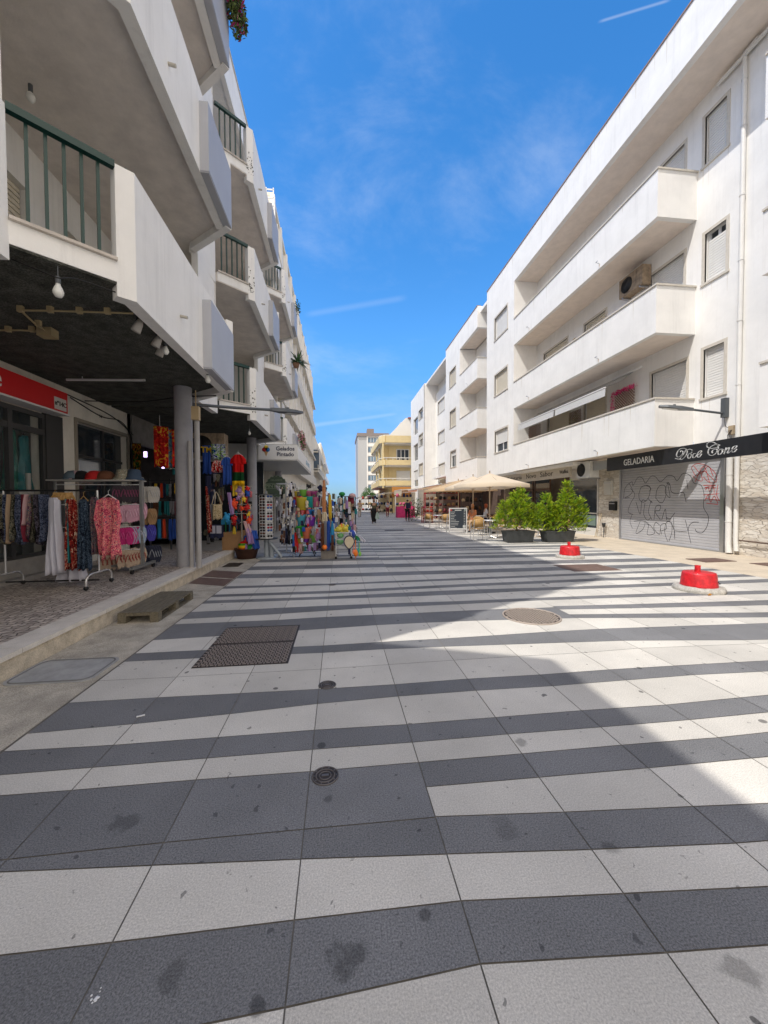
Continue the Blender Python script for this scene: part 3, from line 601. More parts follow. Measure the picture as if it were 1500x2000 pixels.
# sign boards
def text_mesh(body, size, ext=.004, shear=0, bold=0, align='CENTER', spacing=1.0):
    c = bpy.data.curves.new('lettering', 'FONT'); c.body = body; c.size = size; c.extrude = ext; c.align_x = align; c.align_y = 'CENTER'; c.shear = shear; c.offset = bold; c.space_character = spacing; c.resolution_u = 3
    o = bpy.data.objects.new('tmp', c); COL.objects.link(o); dg = bpy.context.evaluated_depsgraph_get(); me = bpy.data.meshes.new_from_object(o.evaluated_get(dg)); bpy.data.objects.remove(o); bpy.data.curves.remove(c)
    me.name = 'lettering'; return me
def text_on(body, size, loc, rx, rz, m, parent, name='lettering', **k):
    sx = k.pop('sx', 1); tilt = k.pop('tilt', 0)
    me = text_mesh(body, size, **k); me.materials.clear(); me.materials.append(m)
    mt = Matrix.Translation(loc) @ Matrix.Rotation(rz, 4, 'Z') @ Matrix.Rotation(rx, 4, 'X') @ Matrix.Rotation(tilt, 4, 'Z') @ Matrix.Diagonal((sx, 1, 1, 1))
    inv = parent.matrix_basis.inverted() if parent.parent is None else (parent.parent.matrix_basis @ parent.matrix_basis).inverted()
    me.transform(inv @ mt)
    o = bpy.data.objects.new(name, me); COL.objects.link(o); o.parent = parent; return o
SG = thing('shop_sign', 'long black fascia board lettered in white above the closed shutter', 'sign', (9.9, 10, 2.6))
XS = 9.9
b = MB(); b.box(XS, XS+.06, 3.0, 13.24, 2.60, 3.08); b.box(XS+.06, XW, 13.1, 13.22, 2.75, 2.80); b.box(XS+.06, XW, 9.7, 9.75, 2.75, 2.80); b.build('board', M('black_sign_board', (.018, .019, .022), .35, var=.1), SG)
white_l = M('white_lettering', (.78, .78, .76), .5)
pA, pB = gx(*cp5(265, 532), XS), gx(*cp5(582, 500), XS)
text_on('GELADARIA', .30, ((XS-.006), (pA.y+pB.y)/2, 2.82), PI/2, -PI/2, white_l, SG, sx=.82)
def cps(x, y): return (1300+x*.106667, 850+y*.106667)
def script_stroke(mb, pts, X, w0=.013, w1=.042):
    P = [gx(q.x, q.y, X) for q in catmull([Vector((*cps(*p), 0)) for p in pts], 8)]
    for i, (a, b) in enumerate(zip(P, P[1:])):
        d = b-a
        if d.length < 1e-4: continue
        dd = d.normalized(); w = w0+(w1-w0)*abs(dd.z)**2
        n = Vector((0, -dd.z, dd.y))*w*.5; e = dd*w*.25
        mb.add([a-n-e, b-n+e, b+n+e, a+n-e], [(0, 1, 2, 3)])
sc = MB(); XL = XS-.005
for st in ([(175, 425), (230, 438), (300, 440), (350, 400), (388, 340), (395, 290), (370, 250), (320, 238), (260, 255), (215, 310), (200, 370), (225, 400), (270, 385), (310, 340), (315, 300), (285, 285), (268, 305)],
  [(372, 268), (340, 330), (290, 400), (250, 437), (195, 428)], [(468, 330), (430, 340), (405, 380), (415, 420), (445, 415), (470, 370), (460, 332)], [(395, 272), (440, 255), (485, 275), (478, 312)],
  [(548, 335), (515, 340), (495, 380), (508, 412), (540, 402), (568, 368)], [(572, 372), (620, 342), (655, 298), (638, 285), (600, 312), (580, 360), (592, 400), (625, 395), (658, 345)],
  [(962, 215), (930, 160), (860, 125), (790, 130), (755, 170), (765, 215), (830, 240), (900, 235), (962, 215)], [(968, 240), (955, 205), (985, 182), (930, 170), (860, 190), (800, 240), (778, 310), (800, 358), (850, 370), (910, 340), (945, 285), (928, 255), (880, 265), (850, 300), (858, 322)],
  [(1030, 250), (985, 265), (960, 310), (970, 350), (1005, 345), (1040, 300), (1030, 253), (1062, 266)], [(1108, 235), (1090, 290), (1070, 338)], [(1083, 302), (1130, 242), (1160, 230), (1155, 270), (1135, 315), (1150, 326), (1188, 298)],
  [(1212, 272), (1260, 250), (1300, 207), (1280, 195), (1235, 220), (1212, 270), (1225, 305), (1265, 300), (1302, 255)]):
    script_stroke(sc, st, XL)
sc.build('lettering', white_l, SG)
CSg = thing('shop_sign', 'pale beige cafe sign board reading Gelataria Novo Sabor over the cafe', 'sign', (10.0, 17, 2.8))
XC = 10.0
q0, q1 = gx(1112, 908, XC), gx(955, 941, XC)
b = MB(); b.box(XC, XC+.12, q0.y, q1.y, q0.z-.52, q0.z-.02); b.build('board', M('beige_sign', (.55, .50, .42), .6, var=.06), CSg)
dk = M('dark_lettering', (.05, .045, .04), .6); zc = q0.z-.27
for s, x0, x1, sz in (('Gelataria', 990, 1019, .30), ('Novo', 1028, 1047, .34), ('Sabor', 1055, 1080, .34), ('Waffles', 1093, 1110, .24)):
    a, b_ = gx(x0, 925, XC), gx(x1, 925, XC)
    o = text_on(s, sz, (XC-.006, (a.y+b_.y)/2, zc), PI/2, -PI/2, dk, CSg)
    wdt = o.dimensions.y or 1
    o.data.transform(Matrix.Translation((0, (a.y+b_.y)/2-17, 0)) @ Matrix.Diagonal((1, abs(a.y-b_.y)/wdt, 1, 1)) @ Matrix.Translation((0, -((a.y+b_.y)/2-17), 0)))
bb = thing('sign_panel', 'blank grey light box beside the black fascia end', 'sign', (10.2, 13.6, 2.9)); b = MB(); b.box(10.1, 10.25, 13.35, 14.3, 2.72, 3.05); b.build('board', M('grey_panel', (.34, .35, .35), .5), bb)
# air conditioners
def ac_unit(name, label, loc, w, h, d, facing, body, rust=False, group=None):
    a = thing(name, label, 'air conditioner', loc, facing, group); m = MB(); m.box(-w/2, w/2, 0, d, 0, h); bo = m.build('case', body, a, w=False)
    g = MB()
    for i in range(9): r_ = h*.40*(i+1)/9; g.tube([(-w*.16+r_*math.cos(t*PI/8), -.012, h/2+r_*math.sin(t*PI/8)) for t in range(17)], .004, 4, False)
    g.build('grille', dark_metal, a, w=False)
    f = MB(); f.lathe([(.01, 0), (h*.41, .002), (h*.41, .006), (.01, .008)], n=20); f.xf(Matrix.Translation((-w*.16, -.004, h/2)) @ Matrix.Rotation(PI/2, 4, 'X')); f.build('fan_opening', black_m, a, w=False)
    k = MB(); k.box(-w*.4, -w*.35, .02, d+.12, -.05, 0); k.box(w*.35, w*.4, .02, d+.12, -.05, 0); k.build('bracket', steel, a, w=False)
    return a
rusty = M('rusty_white_case', (.34, .26, .18), .7, var=.45, scale=6, streak=.5)
ac_unit('air_conditioner', 'rust streaked air conditioner under the second balcony ceiling', (10.44, 12.85, 9.0), 1.1, .66, .34, -PI/2, rusty)
ac_unit('air_conditioner', 'white air conditioner hung at the end of the beige cafe sign', (9.98, 14.75, 2.45), .85, .66, .4, -PI/2, M('ac_white', (.62, .62, .59), .5, var=.1, scale=5))
ac_unit('air_conditioner', 'small white air conditioner high on the far white wall', (10.55, 35.5, 12.7), 1.2, .8, .3, -PI/2, MATS['ac_white'])
# things on the first balcony
TW = bpy.data.materials.new('striped_awning_cloth'); FAB('striped_awning_cloth2', ['#e6e4de', '#8f9094', '#e6e4de', '#d8d6d0', '#8f9094', '#e6e4de'], kind='y', bands=(0, 1))
aw = thing('awning', 'half folded striped white awning in the lowest long balcony', 'awning', (10.0, 16, 5.6))
def stripes_mat(name, c1, c2, axis='Y', sc=20, rough=.8):
    if name in MATS: return MATS[name]
    m = bpy.data.materials.new(name); m.use_nodes = True; MATS[name] = m; t = m.node_tree; b = t.nodes['Principled BSDF']; b.inputs['Roughness'].default_value = rough
    tcn = t.nodes.new('ShaderNodeTexCoord'); wv = t.nodes.new('ShaderNodeTexWave'); wv.bands_direction = axis; wv.inputs['Scale'].default_value = sc
    t.links.new(tcn.outputs['Object'], wv.inputs['Vector']); rp = t.nodes.new('ShaderNodeValToRGB'); rp.color_ramp.interpolation = 'CONSTANT'
    rp.color_ramp.elements[0].color = (*c1, 1); rp.color_ramp.elements[1].color = (*c2, 1); rp.color_ramp.elements[1].position = .6; t.links.new(wv.outputs[0], rp.inputs[0]); t.links.new(rp.outputs[0], b.inputs['Base Color']); return m
sa = stripes_mat('awning_stripes', (.66, .65, .62), (.30, .31, .33), 'Y', 5.5)
for (ya, yb) in ((12.95, 16.2), (16.3, 19.75)):
    m = MB(); P = []
    for i in range(9):
        t = i/8; P.append((10.75-1.15*t, 6.25-.62*t-.08*math.sin(PI*t)))
    P += [(9.58, 5.30)]
    vs = [(x, y, z) for (x, z) in P for y in (ya, yb)]+[(x, y, z-.012) for (x, z) in P for y in (ya, yb)]; n = len(P)
    fs = []
    for i in range(n-1):
        a = 2*i; fs += [(a, a+1, a+3, a+2), (2*n+a, 2*n+a+2, 2*n+a+3, 2*n+a+1)]
    m.add(vs, fs); m.build('canopy', sa, aw)
m = MB(); m.tube([(10.62, 12.5, 6.22), (10.62, 13.9, 6.22)], .05, 8); m.tube([(9.6, 12.95, 5.6), (9.6, 19.6, 5.6)], .025, 8); m.build('bar', white_metal, aw)
def lattice(label, y0, y1, z0, z1, X=10.70, flowers=None, n=0):
    t = thing('trellis', label, 'trellis', (X, (y0+y1)/2, z0)); m = MB(); st = .11
    k = -int((z1-z0)/st)
    lines = []
    c = y0-(z1-z0)
    while c < y1:
        for sg in (1, -1):
            a = (c, z0) if sg > 0 else (c, z1); pts = []
            ya, za, yb, zb_ = (c, z0, c+(z1-z0), z1) if sg > 0 else (c, z1, c+(z1-z0), z0)
            t0 = max(0, (y0-ya)/(yb-ya)); t1 = min(1, (y1-ya)/(yb-ya))
            if t1-t0 > .02: m.tube([(X+.006*sg, ya+(yb-ya)*t0, za+(zb_-za)*t0), (X+.006*sg, ya+(yb-ya)*t1, za+(zb_-za)*t1)], .012, 4, False, False)
        c += st
    m.build('lattice', M('brown_wood_lattice', (.20, .10, .06), .8, var=.2), t)
    return t
lattice('brown wooden trellis panel at the far end of the lowest balcony', 18.7, 19.95, 4.0, 5.5, 10.3)
lattice('small trellis with a dry leafy climber behind the lowest parapet', 16.0, 16.9, 4.3, 5.6)
lattice('small trellis edged with pink flowers behind the lowest parapet', 12.9, 13.9, 4.5, 5.65)
def leaf_cloud(mb, c, rad, n, size, rng, sx=1, sy=1, sz=1, droop=0):
    for _ in range(n):
        u = Vector((rng.gauss(0, 1), rng.gauss(0, 1), rng.gauss(0, 1))).normalized()*rad*rng.random()**.5
        p = Vector(c)+Vector((u.x*sx, u.y*sy, u.z*sz-droop*abs(u.x)))
        a = Vector((rng.gauss(0, 1), rng.gauss(0, 1), rng.gauss(0, 1))).normalized()*size*rng.uniform(.6, 1.3); q = a.orthogonal().normalized()*size*.45; q = Matrix.Rotation(rng.random()*6.3, 3, a) @ q
        mb.add([p-a, p+q, p+a, p-q], [(0, 1, 2, 3)])
leafg = M('leaf_green', (.06, .16, .025), .6, var=.4, scale=9); leafd = M('leaf_dark', (.035, .09, .02), .6, var=.4, scale=9)
pink = M('pink_petals', (.70, .05, .22), .6, var=.3, scale=20); rr_ = random.Random(3)
fp = MB(); 
for i in range(26):
    t = i/25; y = 12.85+1.05*min(1, t*1.6) if t < .63 else 13.95; z = 5.66 if t < .63 else 5.66-(t-.63)*2.6
    leaf_cloud(fp, (10.64, y, z), .10, 22, .035, rr_)
fp.solo('flower_garland', pink, 'pink flower garland draped over the balcony trellis', 'flowers', loc=(10.64, 13.4, 5.6))
fp = MB(); leaf_cloud(fp, (10.64, 16.4, 5.1), .5, 160, .04, rr_, .2, 1, 1.1); fp.solo('climbing_plant', M('dry_leaves', (.30, .27, .12), .8, var=.4), 'dry climber on the smaller trellis in the lowest balcony', 'plant', loc=(10.64, 16.4, 5))
lp = thing('wall_lamp', 'oval bulkhead wall lamp inside the middle balcony', 'lamp', (10.74, 16.6, 8.7)); m = MB(); m.ball((10.74, 16.6, 8.75), .16, sx=.5, sy=.8, sz=1.2); m.build('lamp_glass', M('lamp_glass_yellow', (.5, .42, .25), .3), lp)
# wall bracket street lamp on the right
def street_lamp(label, pts, head_dir, loc, cable=True):
    t = thing('street_lamp', label, 'street lamp', loc)
    a = MB(); a.tube(pts, .032, 10); o = a.build('arm', M('lamp_grey', (.10, .11, .12), .45, metal=.3), t)
    e = Vector(pts[-1]); d = Vector(head_dir).normalized(); n = d.cross(Vector((0, 0, 1))).normalized(); h = MB()
    L0 = [(0, .045, .045), (.10, .06, .05), (.30, .13, .055), (.62, .15, .045), (.82, .11, .03)]
    vs = []; fs = []
    for (s_, wd, th) in L0:
        c = e+d*(s_-.03)
        vs += [c-n*wd-Vector((0, 0, th*.6)), c+n*wd-Vector((0, 0, th*.6)), c+n*wd*.8+Vector((0, 0, th)), c-n*wd*.8+Vector((0, 0, th))]
    for i in range(len(L0)-1):
        for k in range(4): fs.append((4*i+k, 4*i+(k+1) % 4, 4*i+4+(k+1) % 4, 4*i+4+k))
    fs += [(3, 2, 1, 0), tuple(4*len(L0)-4+k for k in range(4))]
    h.add(vs, fs); c = e+d*.42; h.cyl((c.x, c.y), .035, c.z+.05, c.z+.10, 10); hd = h.build('lamp_head', MATS['lamp_grey'], t)
    g = MB(); c1, c2 = e+d*.35, e+d*.70; zz = Vector((0, 0, -.045)); g.add([c1-n*.11+zz, c1+n*.11+zz, c2+n*.11+zz, c2-n*.11+zz], [(0, 1, 2, 3)]); g.build('lamp_glass', M('lamp_lens', (.5, .5, .48), .2), hd)
    return t
q = gx(1417, 806, 10.68)
RE, RT = gx(1352, 800, 9.88), gx(1277, 793, 9.12)
RL = street_lamp('grey street lamp on a bracket from the sunlit white wall', [(10.66, 9.62, q.z), tuple(Vector((10.66, 9.62, q.z)).lerp(RE, .5)), tuple(RE)], tuple(RT-RE), (10.7, 9.6, q.z))
m = MB(); m.box(10.66, 10.8, 9.55, 9.67, q.z-.12, q.z+.42); m.build('wall_bracket', MATS['lamp_grey'], RL)
m = MB(); m.tube(catmull([(10.72, 9.6, q.z-.1), (10.72, 9.58, q.z-.35), (10.74, 9.5, q.z-.42), (10.78, 9.45, q.z-.4)]), .008, 5); m.build('cable', black_m, RL)
jb = thing('junction_box', 'small open junction box with tangled wires below the street lamp', 'box', (10.76, 9.42, q.z-.5)); m = MB(); m.box(10.72, 10.8, 9.36, 9.50, q.z-.62, q.z-.38); m.build('case', M('old_beige_plastic', (.42, .33, .22), .6), jb)
m = MB()
for i in range(6): m.tube(catmull([(10.71, 9.38+.02*i, q.z-.5), (10.68, 9.40+rr_.uniform(-.05, .08), q.z-.65-.05*i), (10.73, 9.42, q.z-.9)]), .005, 4)
m.build('wire', black_m, jb)
# small wall fixtures by the shutter
for (nm, lb, ct, a, mt) in (('post_box', 'black letter box on the stone pier by the shutter', 'letter box', (182, 855, 235, 930), black_m), ('meter_cabinet', 'flat white meter cabinet on the stone pier', 'cabinet', (140, 685, 200, 800), M('cabinet_white', (.55, .54, .50), .5))):
    u0, u1 = gx(*cp5(a[0], a[1]), XW), gx(*cp5(a[2], a[3]), XW); t = thing(nm, lb, ct, (XW, (u0.y+u1.y)/2, u1.z)); m = MB(); m.box(XW-.08, XW+.02, u1.y, u0.y, u1.z, u0.z); m.build('case', mt, t)
    m = MB(); m.box(XW-.085, XW-.08, u1.y+.03, u0.y-.03, u0.z-.1, u0.z-.06); m.build('flap', steel, t)
u = gx(*cp5(148, 1045), XW); t = thing('ashtray_bin', 'small dark wall ashtray bin at the stone pier foot', 'bin', (XW-.1, u.y, u.z)); m = MB(); m.lathe([(.05, -.12), (.07, 0), (.075, .05), (.06, .055)], (XW-.12, u.y, u.z), 14, sx=1); m.tube([(XW-.12, u.y, u.z-.1), (XW-.12, u.y, .0)], .015, 6); m.build('body', dark_metal, t)
for i, x in enumerate((88, 100)):
    u = gx(*cp5(x, 1130), XW-.15); m = MB(); m.tube([(XW-.35, u.y, 0.02), (XW-.03, u.y+.12, 1.0)], .012, 6); m.solo('broom_handle', M('pale_wood', (.45, .35, .22), .7), ('thin wooden broom handle', 'second wooden broom handle, nearer the shutter,')[i]+' leaning on the stone pier', 'broom', loc=(XW-.3, u.y, 0))
# dark pipe rails on the near stone wall
t = thing('pipe_rail', 'rusty brown pipe rail fixed to the near stone wall', 'rail', (10.7, 8.2, 0)); m = MB(); m.tube([(10.72, 9.15, .42), (10.72, 7.2, .38)], .02, 8); m.tube([(10.72, 8.25, 2.5), (10.72, 8.25, .35), (10.72, 8.0, .12)], .035, 8); m.build('pipe', M('rusty_pipe', (.12, .08, .06), .7, var=.3), t)

# rain and rust streaks under spouts, sills and copings
rg = random.Random(66); streak_m = M('rain_streak', (.66, .63, .57), .9); rust_m = M('rust_streak', (.50, .36, .22), .9)
def streak(X, y, z, w, h, m_):
    q = MB(); n = 7; L_ = [(y-w/2*(1-.7*i/n)*rg.uniform(.6, 1.1), z-h*i/n) for i in range(n+1)]; R_ = [(y+w/2*(1-.7*i/n)*rg.uniform(.6, 1.1), z-h*i/n) for i in range(n+1)]
    q.add([(X-.0025, a, b) for a, b in L_]+[(X-.0025, a, b) for a, b in R_], [(i, i+1, n+2+i, n+1+i) for i in range(n)]); q.build('stain', m_, RB)
for (zs, zt) in (Z1, Z2, Z3):
    for y in (13.2, 18.4): streak(XF, y, zs+.15, .05, .13, rust_m)
    for k in range(9): streak(XF, rg.uniform(10.8, 19.9), zt-.01, rg.uniform(.012, .05), rg.uniform(.15, .8), streak_m)
for h in hA+hF:
    X = XW if h in hA else XF
    for y in (h[0]-.05, h[1]+.05, rg.uniform(h[0], h[1])): streak(X, y, h[2]-.07, rg.uniform(.015, .035), rg.uniform(.25, .7), streak_m)
for k in range(16): streak(XF, rg.uniform(8, 23), ZR[1]-.01, rg.uniform(.015, .05), rg.uniform(.2, .9), streak_m)
# ---------------------------------------------------------------- the zigzag block on the left
LB = thing('balcony_building', 'white block with zigzag balconies and grey panels over the souvenir arcade', 'building', (-5, 11, 0))
ZS = (3.70, 6.86, 9.93); PH = 1.38; TK = .14
def bay_pts(o): return dict(a=(-2.94, 3.90+o), b=(-2.32, 4.44+o), c=(-2.18, 4.55+o), d=(-2.2, 6.66+o), e=(-2.05, 6.66+o), f=(-2.05, 8.0+o), g=(-3.0, 8.78+o), h=(-2.95, 9.94+o))
def outline(o):
    p = bay_pts(o); return [p['a'], p['b'], p['c'], p['d'], p['e'], p['f'], p['g'], p['h']]
rr_ = random.Random(2)
for bi, o in enumerate((0, 6.16, 12.32)):
    p = bay_pts(o); y0, y1 = (1.95 if bi == 0 else p['a'][1]), (p['h'][1])
    for fi, z in enumerate(ZS):
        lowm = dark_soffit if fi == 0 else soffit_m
        s = MB(); pts = ([(-2.95, 1.95)] if bi == 0 else [])+[p['a'], p['b'], p['c'], (-2.2, 8.0+o-.13), p['g'], p['h']]
        ins = [(q[0]-.02, q[1]) for q in pts]
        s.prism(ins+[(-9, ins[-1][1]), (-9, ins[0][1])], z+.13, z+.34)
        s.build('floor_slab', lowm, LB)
        if fi == 0:
            pass
        q = MB()
        if bi == 0: q.slabwall((-2.95, 1.95), p['a'], TK, z, z+PH)
        # pier after the railing, long face, box carrier, return, connecting piece
        q.prism([p['b'], p['c'], (-2.2, 8.0+o), (-2.2-TK, 8.0+o), (-2.2-TK, 4.62+o), (-2.32-.1, 4.44+o+.10)], z, z+PH)
        q.slabwall((-2.06, 7.995+o), p['g'], TK, z-.003, z+PH-.003); q.slabwall((p['g'][0], p['g'][1]+.001), p['h'], TK, z, z+PH)
        # low upstand under the railing
        q.slabwall(p['a'], p['b'], TK, z+.15, z+.36)
        po = q.build('parapet', plaster_old, LB)
        u = MB(); u.slabwall((p['a'][0]+.03, p['a'][1]-.03), (p['b'][0]+.03, p['b'][1]-.03), TK+.05, z+.36, z+.39); u.build('sill', M('worn_sill', (.55, .50, .44), .8, var=.15), po)
        r = MB(); A, Bv = Vector((*p['a'], 0))+Vector((-.04, .05, 0)), Vector((*p['b'], 0))+Vector((-.04, .05, 0)); zt = z+PH
        for k in range(1, 6): c = A.lerp(Bv, k/6+.0); r.box(c.x-.014, c.x+.014, c.y-.014, c.y+.014, z+.39, zt-.03, rot=Matrix.Rotation(R(40), 3, 'Z'))
        A2, B2 = Vector((*p['a'], zt+.0)), Vector((*p['b'], zt+.0)); d = (B2-A2).normalized(); n = Vector((-d.y, d.x, 0))*.06
        r.add([A2-n*.1+Vector((0, 0, -.04)), B2-n*.1+Vector((0, 0, -.04)), B2+n+Vector((0, 0, -.04)), A2+n+Vector((0, 0, -.04)), A2-n*.1+Vector((0, 0, .03)), B2-n*.1+Vector((0, 0, .03)), B2+n+Vector((0, 0, .03)), A2+n+Vector((0, 0, .03))], [(3, 2, 1, 0), (4, 5, 6, 7), (0, 1, 5, 4), (1, 2, 6, 5), (2, 3, 7, 6), (3, 0, 4, 7)])
        r.tube([(-2.26, 4.52+o, zt+.012), (-2.26, 7.95+o, zt+.012)], .018, 6)
        r.build('railing', green_metal, LB)
        g = MB(); g.box(-2.198, -2.05, 6.66+o, 7.99+o, z+.02, z+1.12); g.box(-2.19, -2.06, 6.67+o, 7.88+o, z+.0, z+.02); g.build('planter_box', greybox, LB)
        # upper rooms behind the balcony
        if fi < 3:
            zt2 = (ZS[fi+1] if fi < 2 else 12.9)+.13
            v = MB(); hs_ = [(5.0+o, 6.6+o, z+.36, z+2.6), (7.4+o, 8.4+o, z+.36, z+2.6)]
            wall_holes(v, -4.7, y0, y1, z+.34, zt2, hs_, s=-1)
            v.add([(-4.7, 3.4+o, z+.34), (-3.0, 3.95+o, z+.34), (-3.0, 3.95+o, zt2), (-4.7, 3.4+o, zt2)], [(0, 1, 2, 3)])
            v.build('wall', plaster_old, LB)
            for h in hs_: window_x(LB, -4.7, *h, s=-1, shut=.35, trim=False, mat=shutter_c)
            v = MB(); v.box(-3.1, -2.97, 8.80+o, 9.9+o, z+PH, zt2); v.build('fin_wall', plaster_old, LB)
# top storey set back behind a deep roof fascia
t = MB(); t.box(-3.05, -2.93, 1.95, 22.4, 12.85, 14.0); t.box(-9, -3.05, 1.95, 22.4, 12.9, 13.1); t.build('roof', plaster_old, LB)
t = MB(); t.box(-2.95, -2.90, 1.9, 22.4, 14.0, 14.05); t.build('coping', stone_trim, LB)
# near end wall and back
t = MB(); t.box(-9, -8.8, 1.95, 22.4, 0, 13.1); t.box(-9, -3.05, 1.95, 2.1, 3.83, 13.0); t.build('back_wall', plaster_old, LB)
# columns of the arcade
for y in (2.3, 8.26, 14.42, 20.58):
    c = MB(); c.cyl((-3.12, y), .168, .0 if y > 11 else .2, 3.84, 28); c.build('column', col_grey, LB)
# dark soffit ties, diagonal second edge beam, shop walls on the ground floor
s = MB()
hs_ = [(8.78, 10.72, .95, 3.22), (4.0, 7.85, .55, 3.15)]
wall_holes(s, -5.45, 1.95, 10.9, .2, 3.9, hs_, s=-1); s.box(-9, -5.45, 10.75, 10.9, .2, 3.9); s.build('shop_wall', M('shop_plaster', (.80, .76, .67), .85, var=.12, scale=2, streak=.15), LB)
w = MB(); e = .07
for (a, b, c, d) in hs_[:1]: w.box(-5.47, -5.42, a-e, a, c-e, d+e); w.box(-5.47, -5.42, b, b+e, c-e, d+e); w.box(-5.47, -5.42, a, b, d, d+e)
w = w.build('window', M('beige_frame', (.30, .27, .22), .6), LB); g = MB(); g.box(-5.62, -5.60, 8.78, 10.72, .95, 3.22); g.build('pane', glass_dark, w)
g = MB(); g.box(-5.60, -5.57, 9.9, 9.96, .95, 3.22); g.box(-5.60, -5.57, 8.78, 10.72, 2.5, 2.56); g.build('frame', dark_metal, w)
# dress shop window below the red sign
w = MB(); dkf = M('anthracite_frame', (.045, .045, .045), .5)
w.box(-5.47, -5.38, 7.84, 8.28, .55, 3.18); w.box(-5.47, -5.40, 4.0, 4.08, .55, 3.15); w.box(-5.47, -5.395, 7.03, 7.12, .55, 3.07); w.box(-5.47, -5.40, 7.78, 7.84, .55, 3.15); w.box(-5.47, -5.40, 4.08, 7.78, 2.76, 2.86); w.box(-5.47, -5.40, 4.08, 7.78, 3.07, 3.15); w.box(-5.47, -5.40, 4.08, 7.78, .55, .62); wo = w.build('window', dkf, LB)
g = MB(); g.box(-5.44, -5.435, 4.08, 7.78, .62, 3.07); g.build('pane', M('shop_glass', (.10, .12, .12), .04, alpha=.12, spec=.5), wo)
g = MB(); g.box(-6.3, -6.25, 3.5, 8.6, .2, 3.3); g.box(-6.25, -5.48, 3.6, 7.8, .3, .56); g.box(-6.25, -5.50, 7.12, 8.4, 1.55, 1.66); g.box(-6.25, -5.50, 8.4, 8.45, .3, 3.3); g.build('window_display', M('display_grey', (.22, .24, .25), .8, var=.2), wo)
g = MB(); g.box(-5.6, -5.36, 2, 7.95, .2, .56); g.box(-5.6, -5.2, 2, 8.4, .2, .27); g.build('plinth', concrete, LB)
# open souvenir shop interior beyond the corner
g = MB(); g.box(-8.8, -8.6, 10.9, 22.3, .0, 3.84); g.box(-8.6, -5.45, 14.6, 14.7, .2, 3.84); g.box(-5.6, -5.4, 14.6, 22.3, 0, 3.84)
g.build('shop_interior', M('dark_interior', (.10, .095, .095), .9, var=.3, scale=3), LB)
g = MB(); g.box(-8, -5.45, 10.95, 11.0, 2.95, 3.84); g.box(-5.5, -5.4, 10.9, 14.6, 3.1, 3.84); g.build('lintel', M('grey_lintel', (.24, .23, .22), .8, var=.2), LB)
g = MB(); g.box(-5.40, -3.0, 15.9, 16.0, .0, 3.12); g.build('shop_front', M('anthracite_glass', (.018, .024, .03), .15, spec=.6), LB)
# electric conduits and ceiling ties under the dark soffit
cb = MB()
def sof(x, y): return gz(x, y, 3.78)
cb.tube([sof(x, y) for x, y in ((0, 645), (40, 645), (90, 648))], .012, 6); cb.tube([sof(90, 647), sof(68, 632), sof(40, 606)], .012, 6); cb.tube([sof(40, 606), sof(100, 607), sof(260, 612)], .012, 6)
for x, y in ((40, 606), (16, 645), (62, 645), (75, 634), (98, 607), (155, 609), (210, 610)): q = sof(x, y); cb.box(q.x-.03, q.x+.03, q.y-.02, q.y+.02, 3.76, 3.83)
q = sof(93, 650); cb.box(q.x-.09, q.x+.09, q.y-.07, q.y+.07, 3.72, 3.83)
cb.solo('wiring_conduit', M('old_yellow_conduit', (.40, .32, .18), .7, var=.2), 'yellowed cable conduit clipped across the dark arcade ceiling', 'conduit', loc=tuple(sof(60, 640)))
tb = MB(); a_, b_ = sof(130, 735), sof(283, 736); tb.tube([a_+Vector((0, 0, -.06)), b_+Vector((0, 0, -.06))], .022, 8); tb.tube([a_.lerp(b_, .2), a_.lerp(b_, .2)+Vector((0, 0, -.06))], .008, 5)
tb.solo('tube_light', M('tube_white', (.62, .62, .62), .4), 'slim unlit tube light under the arcade ceiling', 'lamp', loc=tuple(a_))
ca = MB(); ca.tube(catmull([gz(20, 505, 3.8), gz(80, 530, 3.74), (gz(115, 543, 3.66)), gz(150, 545, 3.74), gz(230, 572, 3.76)]), .007, 5)
ca.tube(catmull([(-5.43, 8.6, 3.66), (-5.42, 9.6, 3.5), (-5.42, 10.4, 3.55), (-5.40, 10.85, 3.2), (-5.40, 10.85, 2.5)]), .012, 5); ca.tube(catmull([(-5.43, 8.5, 3.7), (-5.42, 10.0, 3.6), (-5.38, 10.9, 3.3)]), .012, 5)
ca.tube(catmull([(-5.4, 9.0, 3.70), (-4.2, 8.8, 3.66), (-3.2, 8.4, 3.68), (-2.4, 8.0, 3.62)]), .012, 5)
ca.solo('cables', black_m, 'loose black cables strung along the arcade ceiling', 'cable', kind='stuff', loc=(-5, 9, 3.5))
def bulb(x, y, z, label, r=.04):
    q = gz(x, y, z); t = thing('light_bulb', label, 'light bulb', tuple(q)); m = MB(); m.lathe([(.006, -r*1.0), (r*.6, -r*.85), (r*.95, -r*.2), (r, .25*r), (r*.75, 1.0*r), (r*.45, 1.6*r), (r*.42, 1.9*r)], tuple(q), 14); m.build('glass_bulb', M('bulb_white', (.75, .75, .70), .3), t)
    m = MB(); m.cyl((q.x, q.y), r*.5, q.z+1.9*r, q.z+3.3*r, 10); m.tube([(q.x, q.y, q.z+3.3*r), (q.x, q.y, 3.82)], .005, 5); m.build('socket', M('bulb_socket', (.10, .11, .12), .5), t)
bulb(114, 572, 3.56, 'largest hanging bulb, under the railing of the nearest balcony', .046)
bulb(324, 687, 3.62, 'white bulb next to two floodlights at the arcade edge'); bulb(406, 743, 3.6, 'yellowish bulb hanging by the first column top', .045); bulb(487, 847, 3.45, 'small bulb hanging on a long wire before the second column')
